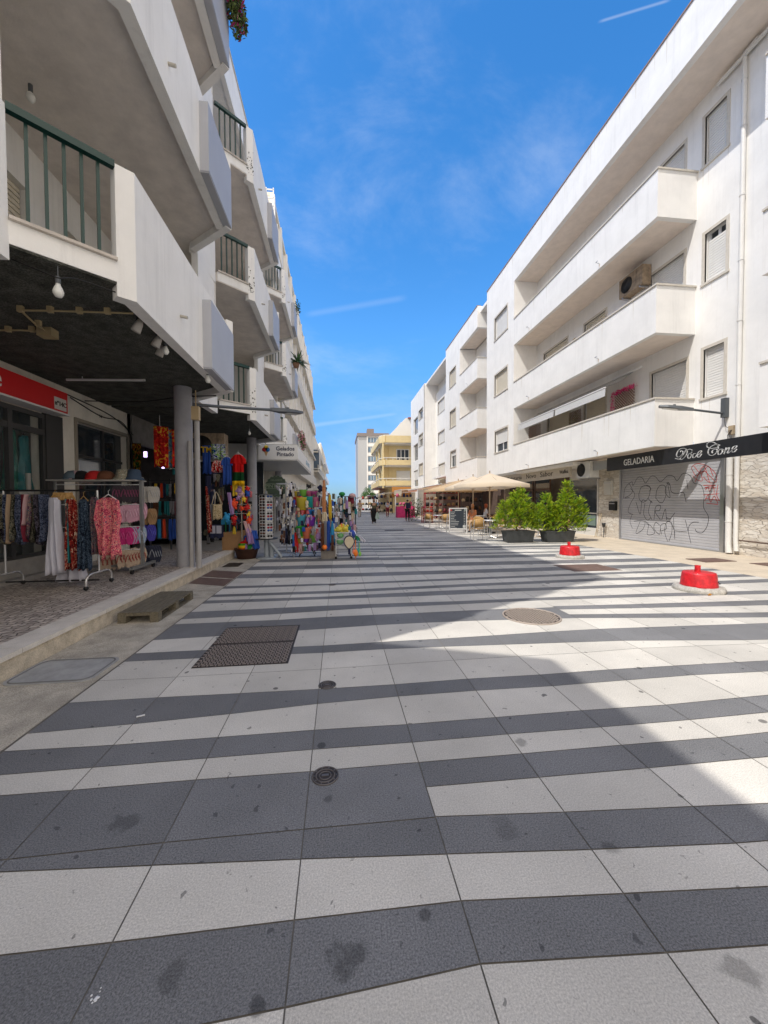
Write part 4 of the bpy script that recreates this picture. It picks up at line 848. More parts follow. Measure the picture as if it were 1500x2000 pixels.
for x, y, lb in ((268, 640, 'lone small beige spotlight under the arcade edge'), (306, 670, 'upper of two spotlights beside the white bulb'), (313, 688, 'lower of two spotlights beside the white bulb')):
    q = gz(x, y, 3.66); t = thing('spotlight', lb, 'lamp', tuple(q)); m = MB(); m.lathe([(.03, .10), (.045, .05), (.055, -.05), (.05, -.055)], tuple(q), 12); m.xf(Matrix.Translation(q) @ Matrix.Rotation(R(25), 4, 'Y') @ Matrix.Translation(-q)); m.build('lamp_head', M('spot_beige', (.38, .36, .33), .5), t)
    m = MB(); m.tube([q+Vector((0, 0, .08)), q+Vector((0, 0, .2))], .012, 6); m.build('arm', dark_metal, t)
# first balcony clothes line and balcony bulb of the storey above
bl = gz(60, 190, 6.83); t = thing('light_bulb', 'bare bulb on the ceiling of the first balcony, top left', 'light bulb', tuple(bl)); m = MB(); m.ball(tuple(bl), .05, sz=1.3); m.build('glass_bulb', MATS['bulb_white'], t); m = MB(); m.cyl((bl.x, bl.y), .025, bl.z+.05, 7.0, 10); m.build('socket', MATS['bulb_socket'], t)
# drainpipes by the first column
for (x, y, z1_, r_, lb) in ((-2.93, 8.05, 2.72, .045, 'shorter grey drainpipe in front of the first column'), (-2.78, 8.02, 3.12, .052, 'taller grey drainpipe beside the first column')):
    m = MB(); m.tube([(x, y, .2), (x, y, z1_)], r_, 12)
    for k in (.9, 1.5, 2.2): m.cyl((x, y), r_+.006, k, k+.02, 12)
    m.solo('drainpipe', pvc, lb, 'pipe', loc=(x, y, .2))
m = MB(); m.box(-2.84, -2.70, 7.9, 8.0, 3.12, 3.38); m.tube([(-2.77, 7.96, 3.38), (-2.77, 7.96, 3.7)], .012, 6); m.solo('junction_box', M('beige_plastic', (.50, .38, .22), .6), 'beige plastic junction box on top of the tall drainpipe', 'box', loc=(-2.77, 7.95, 3.12))
a = gz(418, 786, 3.6)
LL = street_lamp('dark street lamp reaching over from the first arcade column', [(-2.98, 8.35, 3.52), (-2.2, 8.9, 3.60), (-1.55, 9.35, 3.68)], (.80, .58, .05), (-2.98, 8.35, 3.5))
m = MB(); m.box(-3.06, -2.96, 8.28, 8.42, 3.35, 3.72); m.build('wall_bracket', dark_metal, LL)
# red shop sign
RS = thing('shop_sign', 'red fascia sign with a white house number plate at its end', 'sign', (-5.15, 7, 3.2))
m = MB(); m.box(-5.40, -5.15, 2.2, 8.07, 3.20, 3.60); m.build('board', M('red_sign', (.62, .012, .015), .45), RS)
m = MB(); m.box(-5.40, -5.12, 2.2, 8.09, 3.17, 3.20); m.build('trim', white_metal, RS)
m = MB(); m.box(-5.15, -5.145, 7.72, 8.03, 3.24, 3.46); m.build('number_plate', M('plate_white', (.62, .60, .57), .5), RS)
text_on('nº14C', .115, (-5.142, 7.875, 3.35), PI/2, PI/2, M('black_lettering', (.02, .02, .02), .5), RS, bold=.002)
text_on('e', .42, (-5.142, 6.52, 3.42), PI/2, PI/2, white_l, RS)
text_on('14', .10, (-5.445, 9.62, 3.50), PI/2, PI/2, MATS['black_lettering'], LB, name='house_number')
# ice cream canopy
GC = thing('shop_canopy', 'boxy grey canopy of the ice cream shop with a coloured cone logo', 'canopy', (-2.3, 15.3, 3.1))
pnl = M('canopy_panel', (.50, .50, .48), .5, var=.06, scale=3)
m = MB(); m.box(-5.3, -1.60, 15.32, 23, 3.12, 3.76); m.build('box', pnl, GC)
m = MB(); m.box(-3.06, -1.60, 15.29, 15.32, 3.16, 3.72); m.box(-1.6, -1.58, 15.4, 22.9, 3.2, 3.7); m.build('panel', M('sign_light_grey', (.74, .74, .73), .5), GC)
nv = M('navy_lettering', (.03, .035, .07), .5)
q0, q1 = gy(537, 877, 15.28), gy(577, 890, 15.28)
cx = (q0.x+gy(577, 877, 15.28).x)/2
text_on('Gelados', .215, (cx, 15.285, gy(557, 876.5, 15.28).z), PI/2, 0, nv, GC, bold=.004); text_on('Pintado', .215, (cx, 15.285, gy(557, 887.5, 15.28).z), PI/2, 0, nv, GC, bold=.004)
for (dx, dz, cl, nmx) in ((-.062, 0, (.55, .03, .03), 'logo_red'), (.062, 0, (.02, .16, .42), 'logo_blue'), (0, .085, (.65, .45, .03), 'logo_yellow')):
    c = gy(519.5, 878, 15.28); m = MB(); m.lathe([(.005, 0), (.085, 0), (.085, .006), (.005, .006)], n=20); m.xf(Matrix.Translation((c.x+dx, 15.288, c.z+dz)) @ Matrix.Rotation(PI/2, 4, 'X')); m.build('logo_scoop', M(nmx, cl, .5), GC)
c = gy(519.5, 881, 15.28); m = MB(); m.add([(c.x-.08, 15.287, c.z-.01), (c.x, 15.287, c.z-.21), (c.x+.08, 15.287, c.z-.01)], [(0, 1, 2)]); m.build('logo_cone', M('logo_cone', (.45, .28, .12), .6), GC)
text_on('GELADOS', .30, (-1.575, 20.2, 3.45), PI/2, PI/2, M('pale_blue_lettering', (.25, .42, .55), .5), GC, sx=1.6)
BD = thing('shop_badge', 'round scalloped green badge lettered PINTADO on the dark shop front', 'sign', (-2.5, 15.85, 2.3))
c = gy(540, 950, 15.86); rad = .42; bg_ = M('badge_green', (.055, .085, .06), .6); gl = M('badge_line', (.20, .26, .18), .6)
m = MB(); pts = [((rad*(1+.035*math.cos(18*t*PI/90)))*math.cos(t*PI/90), (rad*(1+.035*math.cos(18*t*PI/90)))*math.sin(t*PI/90)) for t in range(180)]
m.add([(c.x+x, 15.86, c.z+z) for x, z in pts]+[(c.x+x, 15.89, c.z+z) for x, z in pts], [tuple(range(180))]+[(i, i+180, (i+1) % 180+180, (i+1) % 180) for i in range(180)]); m.build('disc', bg_, BD)
m = MB(); m.tube([(c.x+x, 15.86, c.z+z) for x, z in pts+pts[:1]], .009, 5, False); m.tube([(c.x-.46, 15.85, c.z-.09), (c.x+.46, 15.85, c.z-.09), (c.x+.46, 15.85, c.z+.11), (c.x-.46, 15.85, c.z+.11), (c.x-.46, 15.85, c.z-.09)], .009, 5); m.build('outline', gl, BD)
text_on('PINTADO', .20, (c.x, 15.845, c.z+.01), PI/2, 0, gl, BD, bold=.003); text_on('GELADOS', .105, (c.x, 15.85, c.z+.25), PI/2, 0, gl, BD)
# old air conditioner of the souvenir shop
ac_unit('air_conditioner', 'old rust stained air conditioner over the souvenir stand', (-3.75, 11.6, 2.78), .95, .72, .4, 0, rusty)
# hidden neighbour behind the viewer on the left: only its shadow reaches the street
NB = MB(); NB.prism([(-3, .34), (-3, -9), (-6.5, -9), (-6.5, 1.72)], 0, 8.7); NB.solo('apartment_building', plaster_old, 'plain lower block behind the viewer on the left', 'building', loc=(-5, -4, 0))

# ---------------------------------------------------------------- further blocks on the left
def facade_left(name, label, X, y0, y1, zt, floors, pitch, mats, balc=.5, pil=2.4, seed=1, z00=3.6):
    rg = random.Random(seed); t = thing(name, label, 'building', (X-3, (y0+y1)/2, 0)); wm, tm = mats
    hs_ = []; n = int((y1-y0)/pil)
    for f in range(floors):
        for k in range(n): a = y0+pil*k+.45; hs_.append((a, a+pil-.9, z00+pitch*f+.5, z00+pitch*f+2.2))
    gh = [(y0+pil*k+.5, y0+pil*k+pil*1.0-.3, .12, 2.7) for k in range(0, n, 1) if k % 3 != 2]
    w = MB(); wall_holes(w, X, y0, y1, 0, zt, hs_+gh, s=-1, depth=.25); w.box(X-9, X-.02, y0, y0+.2, 0, zt-.01); w.box(X-9, X-.02, y1-.2, y1, 0, zt-.01); w.box(X-9, X-.01, y0+.2, y1-.2, zt-.3, zt-.02); w.build('wall', wm, t)
    for h in gh:
        q = MB(); q.box(X-.26, X-.22, h[0], h[1], h[2], h[3]); o_ = q.build('shop_window', MATS['dark_interior'], t); q = MB(); q.box(X-.2, X-.15, h[0], h[1], 2.1, 2.16); q.box(X-.2, X-.15, (h[0]+h[1])/2-.03, (h[0]+h[1])/2+.03, h[2], 2.1); q.build('frame', white_metal, o_)
    p = MB()
    for k in range(n+1): p.box(X, X+.22, y0+pil*k-.12, y0+pil*k+.12, z00, zt)
    p.build('pilasters', tm, t)
    for f in range(floors):
        b = MB(); z = z00+pitch*f; b.box(X, X+balc, y0+.3, y1, z, z+.16)
        if f % 2 == 0 or balc > .6: b.box(X+balc-.06, X+balc, y0+.3, y1, z+.16, z+.95)
        b.build('balcony', wm, t)
    e = MB(); e.box(X-.2, X+.12, y0, y1, zt-.02, zt+.18); e.build('roof_edge', wm, t)
    for h in hs_:
        q = MB(); q.box(X-.2, X-.16, h[0], h[1], h[2], h[3]); w_ = q.build('window', glass_grey, t); q = MB(); sh_ = rg.choice((.3, .5, .8, 1))
        q.box(X-.15, X-.12, h[0], h[1], h[3]-(h[3]-h[2])*sh_, h[3]); q.build('shutter', rg.choice((shutter_w, shutter_c)), w_)
    return t
b2 = facade_left('apartment_building', 'tall cream block with pilasters beyond the zigzag balconies', -3.35, 20.6, 51, 17.2, 4, 3.3, (cream, plaster), .45, 2.4, 4)
b3 = facade_left('apartment_building', 'lower cream block past the tall pilastered one', -3.6, 52, 72, 11.2, 3, 2.6, (cream, plaster), .9, 2.8, 6, 3.0)
b4 = facade_left('apartment_building', 'small white block furthest along the left side', -3.4, 74, 100, 12.6, 3, 2.9, (plaster, cream), .9, 3.2, 8, 3.0)
gbay = thing('glazed_balcony', 'white framed glazed balcony box on the lower cream block', 'balcony', (-3.0, 54, 6)); m = MB(); m.box(-3.6, -2.5, 53, 55.5, 6.0, 6.15); m.box(-3.6, -2.5, 53, 55.5, 8.6, 8.75); m.box(-2.6, -2.5, 53, 53.15, 6.15, 8.6); m.box(-2.6, -2.5, 55.35, 55.5, 6.15, 8.6); m.box(-3.6, -3.45, 53, 53.1, 6.15, 8.6); m.build('frame', white_metal, gbay)
m = MB(); m.box(-3.5, -2.6, 53.02, 53.05, 6.15, 8.6); m.build('pane', glass_grey, gbay)
# ladder-like white frame on the roof edge, roof plants, balcony plants
m = MB(); 
for z in (14.15, 14.5, 14.85): m.box(-2.98, -2.68, 17.2, 17.24, z, z+.045)
for x in (-2.98, -2.68): m.box(x-.022, x+.022, 17.2, 17.24, 14.0, 14.95)
m.solo('roof_frame', white_metal, 'white ladder-like frame on the zigzag block roof edge', 'frame', loc=(-2.75, 17.2, 14.05))
rr_ = random.Random(9)
def bush_thing(name, label, cat, blobs, n, size, m, extra=None, loc=None, droop=0):
    t = thing(name, label, cat, loc or blobs[0][0]); b = MB()
    for (c, r, sx, sy, sz) in blobs: leaf_cloud(b, c, r, n, size, rr_, sx, sy, sz)
    b.build('foliage', m, t)
    if extra: e = MB(); [leaf_cloud(e, c, r*1.05, int(n*extra[1]), size*extra[2], rr_, sx, sy, sz) for (c, r, sx, sy, sz) in blobs]; e.build('flowers', extra[0], t)
    return t
magenta = M('bougainvillea_flowers', (.30, .01, .10), .6, var=.3)
bush_thing('bougainvillea', 'flowering bougainvillea spilling over the top grey balcony box', 'plant', [((-1.95, 7.7, 11.3), .42, .6, 1, 1), ((-1.87, 7.9, 10.85), .30, .6, 1, 1.1), ((-1.9, 7.6, 11.9), .40, .6, 1, 1.2), ((-1.85, 7.95, 12.3), .3, .6, .8, 1)], 620, .045, M('olive_leaf', (.09, .13, .03), .6, var=.5, scale=9), (magenta, .14, 1.0))
t = thing('agave_plant', 'spiky green agave on a balcony of the zigzag block', 'plant', (-2.0, 18.9, 7.9)); m = MB()
for i in range(46):
    a = rr_.random()*6.28; el = rr_.uniform(-.4, 1.3); d = Vector((math.cos(a)*math.cos(el), math.sin(a)*math.cos(el), math.sin(el))); L_ = rr_.uniform(.45, .8); s_ = d.cross(Vector((0, 0, 1))).normalized()*.04; c = Vector((-1.9, 18.9, 8.15))
    m.add([c-s_, c+d*L_*.5-s_*1.1+Vector((0, 0, .04)), c+d*L_+Vector((0, 0, -.08)), c+d*L_*.5+s_*1.1+Vector((0, 0, .04)), c+s_], [(0, 1, 2, 3, 4)])
m.build('leaves', M('agave_green', (.05, .12, .05), .5, var=.2), t)
m = MB(); m.lathe([(.12, .06), (.17, .25), (.16, .27)], (-1.98, 18.9, 7.88), 14); m.build('pot', M('terracotta', (.20, .11, .07), .8), t)
bush_thing('flower_box', 'pink and green flowers over the balcony above the ice cream canopy', 'flowers', [((-1.85, 19.9, 4.75), .40, .5, 1.2, .9), ((-1.85, 20.7, 4.5), .3, .5, 1, 1)], 160, .05, leafg, (M('pale_pink', (.65, .22, .30), .6), .8, 1.0))
bush_thing('hanging_plant', 'small green trailing plant under the zigzag block roof corner', 'plant', [((-2.0, 20.0, 11.3), .35, .5, 1.2, 1.2)], 150, .05, leafd)

# spouts with black mould under them on the parapets
mould = M('black_mould', (.09, .085, .075), .95); rg = random.Random(12)
for bi, o in enumerate((0, 6.16, 12.32)):
    for fi, z in enumerate(ZS):
        y = 5.75+o-.25*fi; m = MB(); m.tube([(-2.2, y, z+.42), (-2.09, y, z+.40)], .022, 8); m.build('drain_spout', M('old_pipe_end', (.45, .42, .36), .7), LB)
        m = MB(); n = 26 if fi else 5
        for _ in range(n):
            a, b = y+rg.gauss(0, .05 if fi else .02), z+.40-abs(rg.gauss(0, .22))+(.35*rg.random() if fi == 1 else 0)
            if b < z+.02: continue
            r = rg.uniform(.004, .018); k = rg.randint(5, 8); m.add([(-2.1965, a+r*math.cos(2*PI*j/k)*rg.uniform(.4, 1.2), b+r*rg.uniform(1, 2.6)*math.sin(2*PI*j/k)) for j in range(k)], [tuple(range(k))])
        if bi:
            p = bay_pts(o)
            for _ in range(34):
                t_ = rg.random(); a = Vector(p['b']).lerp(Vector(p['c']), t_); b = z+.2+abs(rg.gauss(0, .28)); r = rg.uniform(.004, .017); k = rg.randint(5, 8); d = (Vector(p['c'])-Vector(p['b'])).normalized(); nn = Vector((d.y, -d.x))*.004
                m.add([(a.x+nn.x+d.x*r*math.cos(2*PI*j/k), a.y+nn.y+d.y*r*math.cos(2*PI*j/k), b+r*rg.uniform(1, 1.8)*math.sin(2*PI*j/k)) for j in range(k)], [tuple(range(k))])
        m.build('stain', mould, LB)
# ---------------------------------------------------------------- things let into the street
iron = M('cast_iron', (.055, .045, .04), .6, var=.3, scale=8, metal=.3, bump=.3)
rust_iron = M('rusty_iron', (.15, .095, .075), .7, var=.25, scale=6, bump=.4)
def disc(mb, c, r, z0, z1, n=40): mb.lathe([(.001, z0), (r, z0), (r, z1), (.001, z1)], c, n, False)
mh = thing('manhole_cover', 'large round lattice manhole cover, edge of the sunlit wedge', 'manhole cover', (2.48, 4.71, 0)); m = MB(); disc(m, (2.48, 4.71, 0), .36, -.01, .003); m.build('cover_plate', iron, mh)
m = MB()
for i in range(-9, 10):
    for j in range(-9, 10):
        x, y = i*.041, j*.041
        if x*x+y*y < .33**2: m.box(2.48+x-.0115, 2.48+x+.0115, 4.71+y-.0115, 4.71+y+.0115, .003, .013)
m.tube([(2.48+.352*math.cos(a*PI/20), 4.71+.352*math.sin(a*PI/20), .005) for a in range(41)], .012, 6, False, flat=1); m.build('tread', M('worn_iron', (.34, .29, .25), .6), mh)
for k, (x, y, r, lb) in enumerate(((-.085, 2.09, .074, 'small round valve cover on the wide dark band, nearest the viewer'), (-.105, 3.145, .072, 'small round valve cover between pale slabs and the thin dark band'), (-.13, 7.0, .07, 'tiny round valve cover in the pale slabs furthest up the street'))):
    t = thing('valve_cover', lb, 'valve cover', (x, y, 0)); m = MB(); disc(m, (x, y, 0), r, -.01, .003, 28); m.build('cover_plate', iron, t)
    m = MB()
    for rr in (.95, .68, .42): m.tube([(x+r*rr*math.cos(a*PI/14), y+r*rr*math.sin(a*PI/14), .003) for a in range(29)], .004, 5, False)
    m.box(x-.02, x+.02, y-.008, y+.008, .003, .007)
    for a in range(10): m.box(x+r*.82*math.cos(a*PI/5)-.004, x+r*.82*math.cos(a*PI/5)+.004, y+r*.82*math.sin(a*PI/5)-.004, y+r*.82*math.sin(a*PI/5)+.004, .003, .006)
    m.build('tread', M('iron_rings', (.14, .125, .12), .5, metal=.4), t)
t = thing('access_hatch', 'large rectangular hatch of two patterned iron plates', 'hatch', (-.92, 4.2, 0))
for (y0, y1) in ((3.62, 4.19), (4.20, 4.75)):
    m = MB(); m.box(-1.34, -.48, y0, y1, -.01, .004); pl = m.build('cover_plate', iron, t); m = MB(); i = 0; y = y0+.03
    while y < y1-.025:
        x = -1.315+(.018 if i % 2 else 0); j = 0
        while x < -.5:
            if (j+i) % 2: m.box(x-.005, x+.005, y-.014, y+.014, .004, .010)
            else: m.box(x-.016, x+.016, y-.005, y+.005, .004, .010)
            x += .036; j += 1
        y += .033; i += 1
    m.build('tread', M('iron_tread', (.24, .21, .195), .55), pl)
m = MB(); m.box(4.97, 6.08, 7.60, 8.44, -.01, .004); m.solo('access_hatch', rust_iron, 'plain rusty brown hatch plate half in the sun near the far red bollard', 'hatch', loc=(5.5, 8, 0))
m = MB(); m.box(2.4, 3.4, 19.6, 20.3, -.01, .004); m.solo('access_hatch', iron, 'thin dark hatch far up the shaded street', 'hatch', loc=(2.9, 20, 0))
for (x0, x1, y0, y1, lb) in ((8.78, 9.62, 8.25, 8.80, 'brown square drain plate in the beige pavement'), (9.6, 10.4, 7.55, 7.95, 'patterned plate at the right edge of the beige pavement')):
    m = MB(); m.box(x0, x1, y0, y1, -.01, .022); m.solo('drain_cover', rust_iron, lb, 'drain cover', loc=(x0, y0, .02))
# gutter covers
def rrect(x0, x1, y0, y1, r, n=5):
    P = []
    for (cx, cy, a0) in ((x1-r, y1-r, 0), (x0+r, y1-r, 90), (x0+r, y0+r, 180), (x1-r, y0+r, 270)):
        for k in range(n+1): a = R(a0+90*k/n); P.append((cx+r*math.cos(a), cy+r*math.sin(a)))
    return P
t = thing('inspection_cover', 'grey rounded concrete inspection cover in the near gutter', 'cover', (-2.45, 3.75, 0)); m = MB(); m.prism(rrect(-2.80, -2.10, 3.46, 3.98, .09), -.01, .006); m.build('cover_plate', M('grey_cover', (.34, .34, .33), .8, var=.2, scale=6, bump=.3), t)
P = rrect(-2.775, -2.125, 3.485, 3.955, .08); m = MB(); m.tube([(x, y, .007) for x, y in P+P[:1]], .007, 5, False); m.build('rim', M('cover_rim', (.15, .15, .15), .7), t)
for (y0, y1, lb) in ((7.15, 7.75, 'nearer of two brown gutter plates beyond the pallet'), (7.82, 8.55, 'further of two brown gutter plates, by the column')):
    m = MB(); m.add([(-2.80, y0+.35, -.003), (-2.06, y0, .004), (-2.06, y1, .004), (-2.80, y1+.35, -.003), (-2.80, y0+.35, -.02), (-2.06, y0, -.02), (-2.06, y1, -.02), (-2.80, y1+.35, -.02)], [(0, 1, 2, 3), (0, 4, 5, 1), (1, 5, 6, 2), (2, 6, 7, 3), (3, 7, 4, 0)]); m.solo('drain_cover', rust_iron, lb, 'drain cover', loc=(-2.4, y0, 0))
m = MB(); m.box(-2.72, -2.35, 9.3, 9.85, -.01, .004)
for i in range(12): m.box(-2.70, -2.37, 9.32+i*.045, 9.34+i*.045, .004, .012)
m.solo('drain_grate', iron, 'slotted iron drain grate at the kerb end', 'drain grate', loc=(-2.5, 9.5, 0))
m = MB(); m.add([(-2.83, 2.35, .002), (-2.2, 2.35, .002), (-2.25, 3.0, .002), (-2.83, 3.0, .002)], [(0, 1, 2, 3)]); 
# pallet
t = thing('pallet', 'weathered grey-green wooden pallet lying in the gutter', 'pallet', (-2.5, 5.7, 0)); wd = M('old_green_wood', (.16, .14, .10), .85, var=.35, scale=7, bump=.5, bscale=40, stretch=(8, 1, 8)); x0, x1, y0, y1 = -2.75, -2.27, 5.10, 6.27
for i in range(5):
    a = x0+i*(x1-x0)/5; m = MB(); m.box(a+.004, a+(x1-x0)/5-.004, y0, y1, .108, .130); m.build('plank', wd, t)
for i, y in enumerate((y0, (y0+y1)/2-.05, y1-.1)):
    for x in (x0+.0, x1-.1): m = MB(); m.box(x, x+.1, y, y+.1, .012, .088); m.build('block', wd, t)
    m = MB(); m.box(x0, x1, y, y+.1, .088, .108); m.build('cross_board', wd, t)
m = MB(); m.box(x1-.1, x1, y0, y1, .0, .012); m.box(x0, x0+.1, y0, y1, .0, .012); m.build('bottom_board', wd, t)
# red bollard bases
redp = M('red_paint', (.58, .014, .022), .45, var=.35, scale=11, bump=.3, streak=.3, cl=.15)
def bollard(x, y, label, rz):
    t = thing('bollard', label, 'bollard', (x, y, 0), rz, 'red bollard stumps'); t.scale = (.89, .89, .93); rg = random.Random(int(x*100)); m = MB()
    n = 40; vs = []; fs = []; pr_ = [(.40, 0), (.405, .03), (.385, .07), (.34, .085), (.26, .085)]
    nz = [rg.uniform(-.012, .012) for _ in range(n)]
    for (r, z) in pr_:
        for k in range(n): a = 2*PI*k/n; q = r+(nz[k] if r > .3 else 0); vs.append((q*math.cos(a), q*math.sin(a), z+(nz[(k*3) % n]*.4 if z else 0)))
    for i in range(len(pr_)-1):
        for k in range(n): fs.append((i*n+k, i*n+(k+1) % n, (i+1)*n+(k+1) % n, (i+1)*n+k))
    m.add(vs, fs, True); m.build('base', M('bollard_concrete', (.42, .40, .36), .9, var=.25, scale=14, bump=.8, bscale=50, spk=.2, spks=70), t, w=False)
    m = MB(); m.lathe([(.292, .075), (.288, .10), (.262, .30), (.25, .325), (.225, .332), (.002, .334)], n=36); m.build('drum', redp, t, w=False)
    m = MB(); m.cyl((-.01, .02), .047, .33, .445, 16); m.build('pin', redp, t, w=False)
    m = MB(); m.tube(catmull([(.10, -.275, .20), (.16, -.262, .16), (.22, -.215, .15), (.25, -.17, .13)]), .007, 5); m.build('scratch', dark_metal, t, w=False)
    return t
bollard(5.98, 5.74, 'red bollard stump on a concrete ring, the larger one nearer the right edge', 0)
bollard(6.10, 9.55, 'red bollard stump on a concrete ring before the potted shrubs', .3)
m = MB(); leaf_cloud(m, (5.80, 5.38, .012), .035, 12, .02, rr_, 1.6, 1, .2); m.solo('fallen_leaf', M('dry_orange', (.55, .25, .03), .7), 'orange scrap lying against the near red bollard', 'leaf', loc=(5.8, 5.38, 0))
m = MB(); m.box(-1.42, -1.37, 2.84, 2.85, .001, .007, rot=Matrix.Rotation(.4, 3, 'Z')); m.solo('cigarette_end', M('paper_white', (.7, .7, .7), .7), 'white cigarette end on the dark band', 'cigarette end', loc=(-1.4, 2.84, 0))
sp = MB(); q = gz(183, 1955); rg = random.Random(8)
for _ in range(9):
    a, b, r = rg.gauss(0, .008), rg.gauss(0, .012), rg.uniform(.002, .006); sp.lathe([(.0005, .001), (r, .001), (r*.6, .0016), (.0005, .0018)], (q.x+a, q.y+b, 0), 8)
sp.solo('bird_dropping', MATS['paper_white'], 'white splash on the dark slab at the bottom left', 'splash', loc=tuple(q))
# ---------------------------------------------------------------- potted shrubs
leafy = M('yellow_green_leaf', (.17, .30, .02), .5, var=.45, scale=5); leafy2 = M('fresh_green_leaf', (.07, .20, .02), .5, var=.4, scale=5)
pot_m = M('dark_grey_pot', (.055, .06, .062), .6, var=.2, scale=6)
def leaf_mat(name, col, tr=.35, var=.4, scale=5):
    m = bpy.data.materials.new(name); m.use_nodes = True; MATS[name] = m; t = m.node_tree; o = t.nodes['Material Output']; p = t.nodes['Principled BSDF']; p.inputs['Roughness'].default_value = .5; p.inputs['Specular IOR Level'].default_value = .3
    tcn = t.nodes.new('ShaderNodeTexCoord'); nz = t.nodes.new('ShaderNodeTexNoise'); nz.inputs['Scale'].default_value = scale; t.links.new(tcn.outputs['Object'], nz.inputs['Vector'])
    rp = t.nodes.new('ShaderNodeValToRGB'); rp.color_ramp.elements[0].position = .35; rp.color_ramp.elements[1].position = .65; rp.color_ramp.elements[0].color = (*[c*(1-var) for c in col], 1); rp.color_ramp.elements[1].color = (*[min(1, c*(1+var)) for c in col], 1); t.links.new(nz.outputs[0], rp.inputs[0])
    b = t.nodes.new('ShaderNodeBsdfTranslucent'); x = t.nodes.new('ShaderNodeMixShader'); x.inputs[0].default_value = tr
    t.links.new(rp.outputs[0], p.inputs['Base Color']); t.links.new(rp.outputs[0], b.inputs[0]); t.links.new(p.outputs[0], x.inputs[1]); t.links.new(b.outputs[0], x.inputs[2]); t.links.new(x.outputs[0], o.inputs[0]); return m
leafA = leaf_mat('shrub_leaf_bright', (.42, .52, .03)); leafB = leaf_mat('shrub_leaf_fresh', (.20, .36, .03))
def shrub(loc, h, wdt, label, seed, lumps, top=.0):
    """bushy conifer-like shrub: feathery sprays spread over several lumps of the crown"""
    rg = random.Random(seed); t = thing('potted_shrub', label, 'shrub', loc); tr = MB(); A, B2 = MB(), MB()
    tr.tube([(0, 0, 0), (.03, .02, h*.5), (.02, 0, h*.9)], .025, 7, rr=[.03, .02, .006])
    for (cx, cy, cz, rx, rz_) in lumps:
        c = Vector((cx, cy, cz)); tr.tube([(0, 0, max(.1, cz-rz_*.8)*.6), tuple(c*.6+Vector((0, 0, cz*.2))), tuple(c)], .01, 5, rr=[.014, .01, .004])
        n = int(150*(rx*rz_/.12)**.75)
        for _ in range(n):
            az = rg.random()*2*PI; v = rg.random(); cone = (1-v)**.75; r = rx*cone*rg.uniform(.45, 1.0)+.02; z = cz-rz_*.55+v*rz_*1.6; dirh = Vector((math.cos(az), math.sin(az), 0)); p = Vector((cx, cy, 0))+dirh*r*.8+Vector((0, 0, z-.05))
            dl = (dirh*rg.uniform(.7, 1)+Vector((rg.uniform(-.35, .35), rg.uniform(-.35, .35), rg.uniform(.25, .95)))).normalized(); ln = rg.uniform(.10, .20); nrm = dl.cross(Vector((rg.uniform(-.3, .3), rg.uniform(-.3, .3), 1))).normalized(); mb = A if rg.random() < .58 else B2
            if rg.random() < .25: tr.tube([p-dl*.12, p+dl*ln*.6], .003, 3, False)
            for q in range(7):
                u = q/6; b = p+dl*ln*u
                for sg in (-1, 1):
                    e = (dl*.8+nrm*sg*rg.uniform(.5, .9)+Vector((0, 0, rg.uniform(-.1, .3)))).normalized()*rg.uniform(.035, .06)*(1.1-.4*u); w_ = e.cross(Vector((rg.uniform(-.6, .6), rg.uniform(-.6, .6), 1))).normalized()*.013
                    mb.add([b, b+e*.5+w_, b+e, b+e*.5-w_], [(0, 1, 2, 3)])
    tr.build('trunk', M('shrub_bark', (.12, .08, .05), .9), t, w=False); A.build('foliage', leafA, t, w=False); B2.build('foliage', leafB, t, w=False); return t
def planter(x, y, w, d, label):
    t = thing('plant_pot', label, 'plant pot', (x, y, 0)); m = MB(); h = .42
    def ring(sx, sy, z): return [(x+a*sx/2, y+b*sy/2, z) for a, b in ((-1, -1), (1, -1), (1, 1), (-1, 1))]
    R_ = [ring(w*.86, d*.86, .02), ring(w*.97, d*.97, h-.05), ring(w, d, h-.05), ring(w, d, h), ring(w*.9, d*.86, h), ring(w*.9, d*.86, h-.07)]
    vs = sum(R_, []); fs = [(0, 3, 2, 1)]
    for i in range(5):
        for k in range(4): fs.append((4*i+k, 4*i+(k+1) % 4, 4*i+4+(k+1) % 4, 4*i+4+k))
    m.add(vs, fs); m.build('box', pot_m, t); s = MB(); s.add(ring(w*.9, d*.86, h-.06), [(0, 1, 2, 3)]); s.build('soil', M('soil', (.04, .03, .02), .95), t); return t
planter(6.55, 13.45, 1.1, .50, 'long dark grey plant pot holding the left shrub'); planter(8.0, 13.3, 1.15, .50, 'long dark grey plant pot holding two shrubs')
shrub((6.50, 13.45, .37), 1.6, 1.8, 'broad bright green shrub in the left grey pot', 1, [(-.05, 0, .95, .55, .50), (.18, 0, 1.15, .34, .42), (-.45, 0, .70, .42, .42), (-.55, .1, .35, .40, .36), (.40, .05, .65, .42, .45), (0, -.1, .40, .55, .42), (.55, 0, .30, .38, .34)])
shrub((7.62, 13.4, .37), 1.5, 1.3, 'lower bright green shrub squeezed in the middle', 2, [(0, 0, .95, .34, .46), (-.35, 0, .62, .40, .38), (.25, 0, .60, .40, .4), (-.25, -.05, .28, .40, .34), (.2, -.1, .25, .42, .34)])
shrub((8.35, 13.3, .37), 1.95, 1.65, 'tallest bright green shrub with a pointed crown', 3, [(.02, 0, 1.30, .34, .55), (0, 0, .95, .50, .45), (.50, 0, .92, .34, .32), (.55, 0, .55, .42, .36), (-.30, 0, .55, .42, .40), (.1, -.1, .35, .52, .38), (.5, 0, .22, .36, .3)])
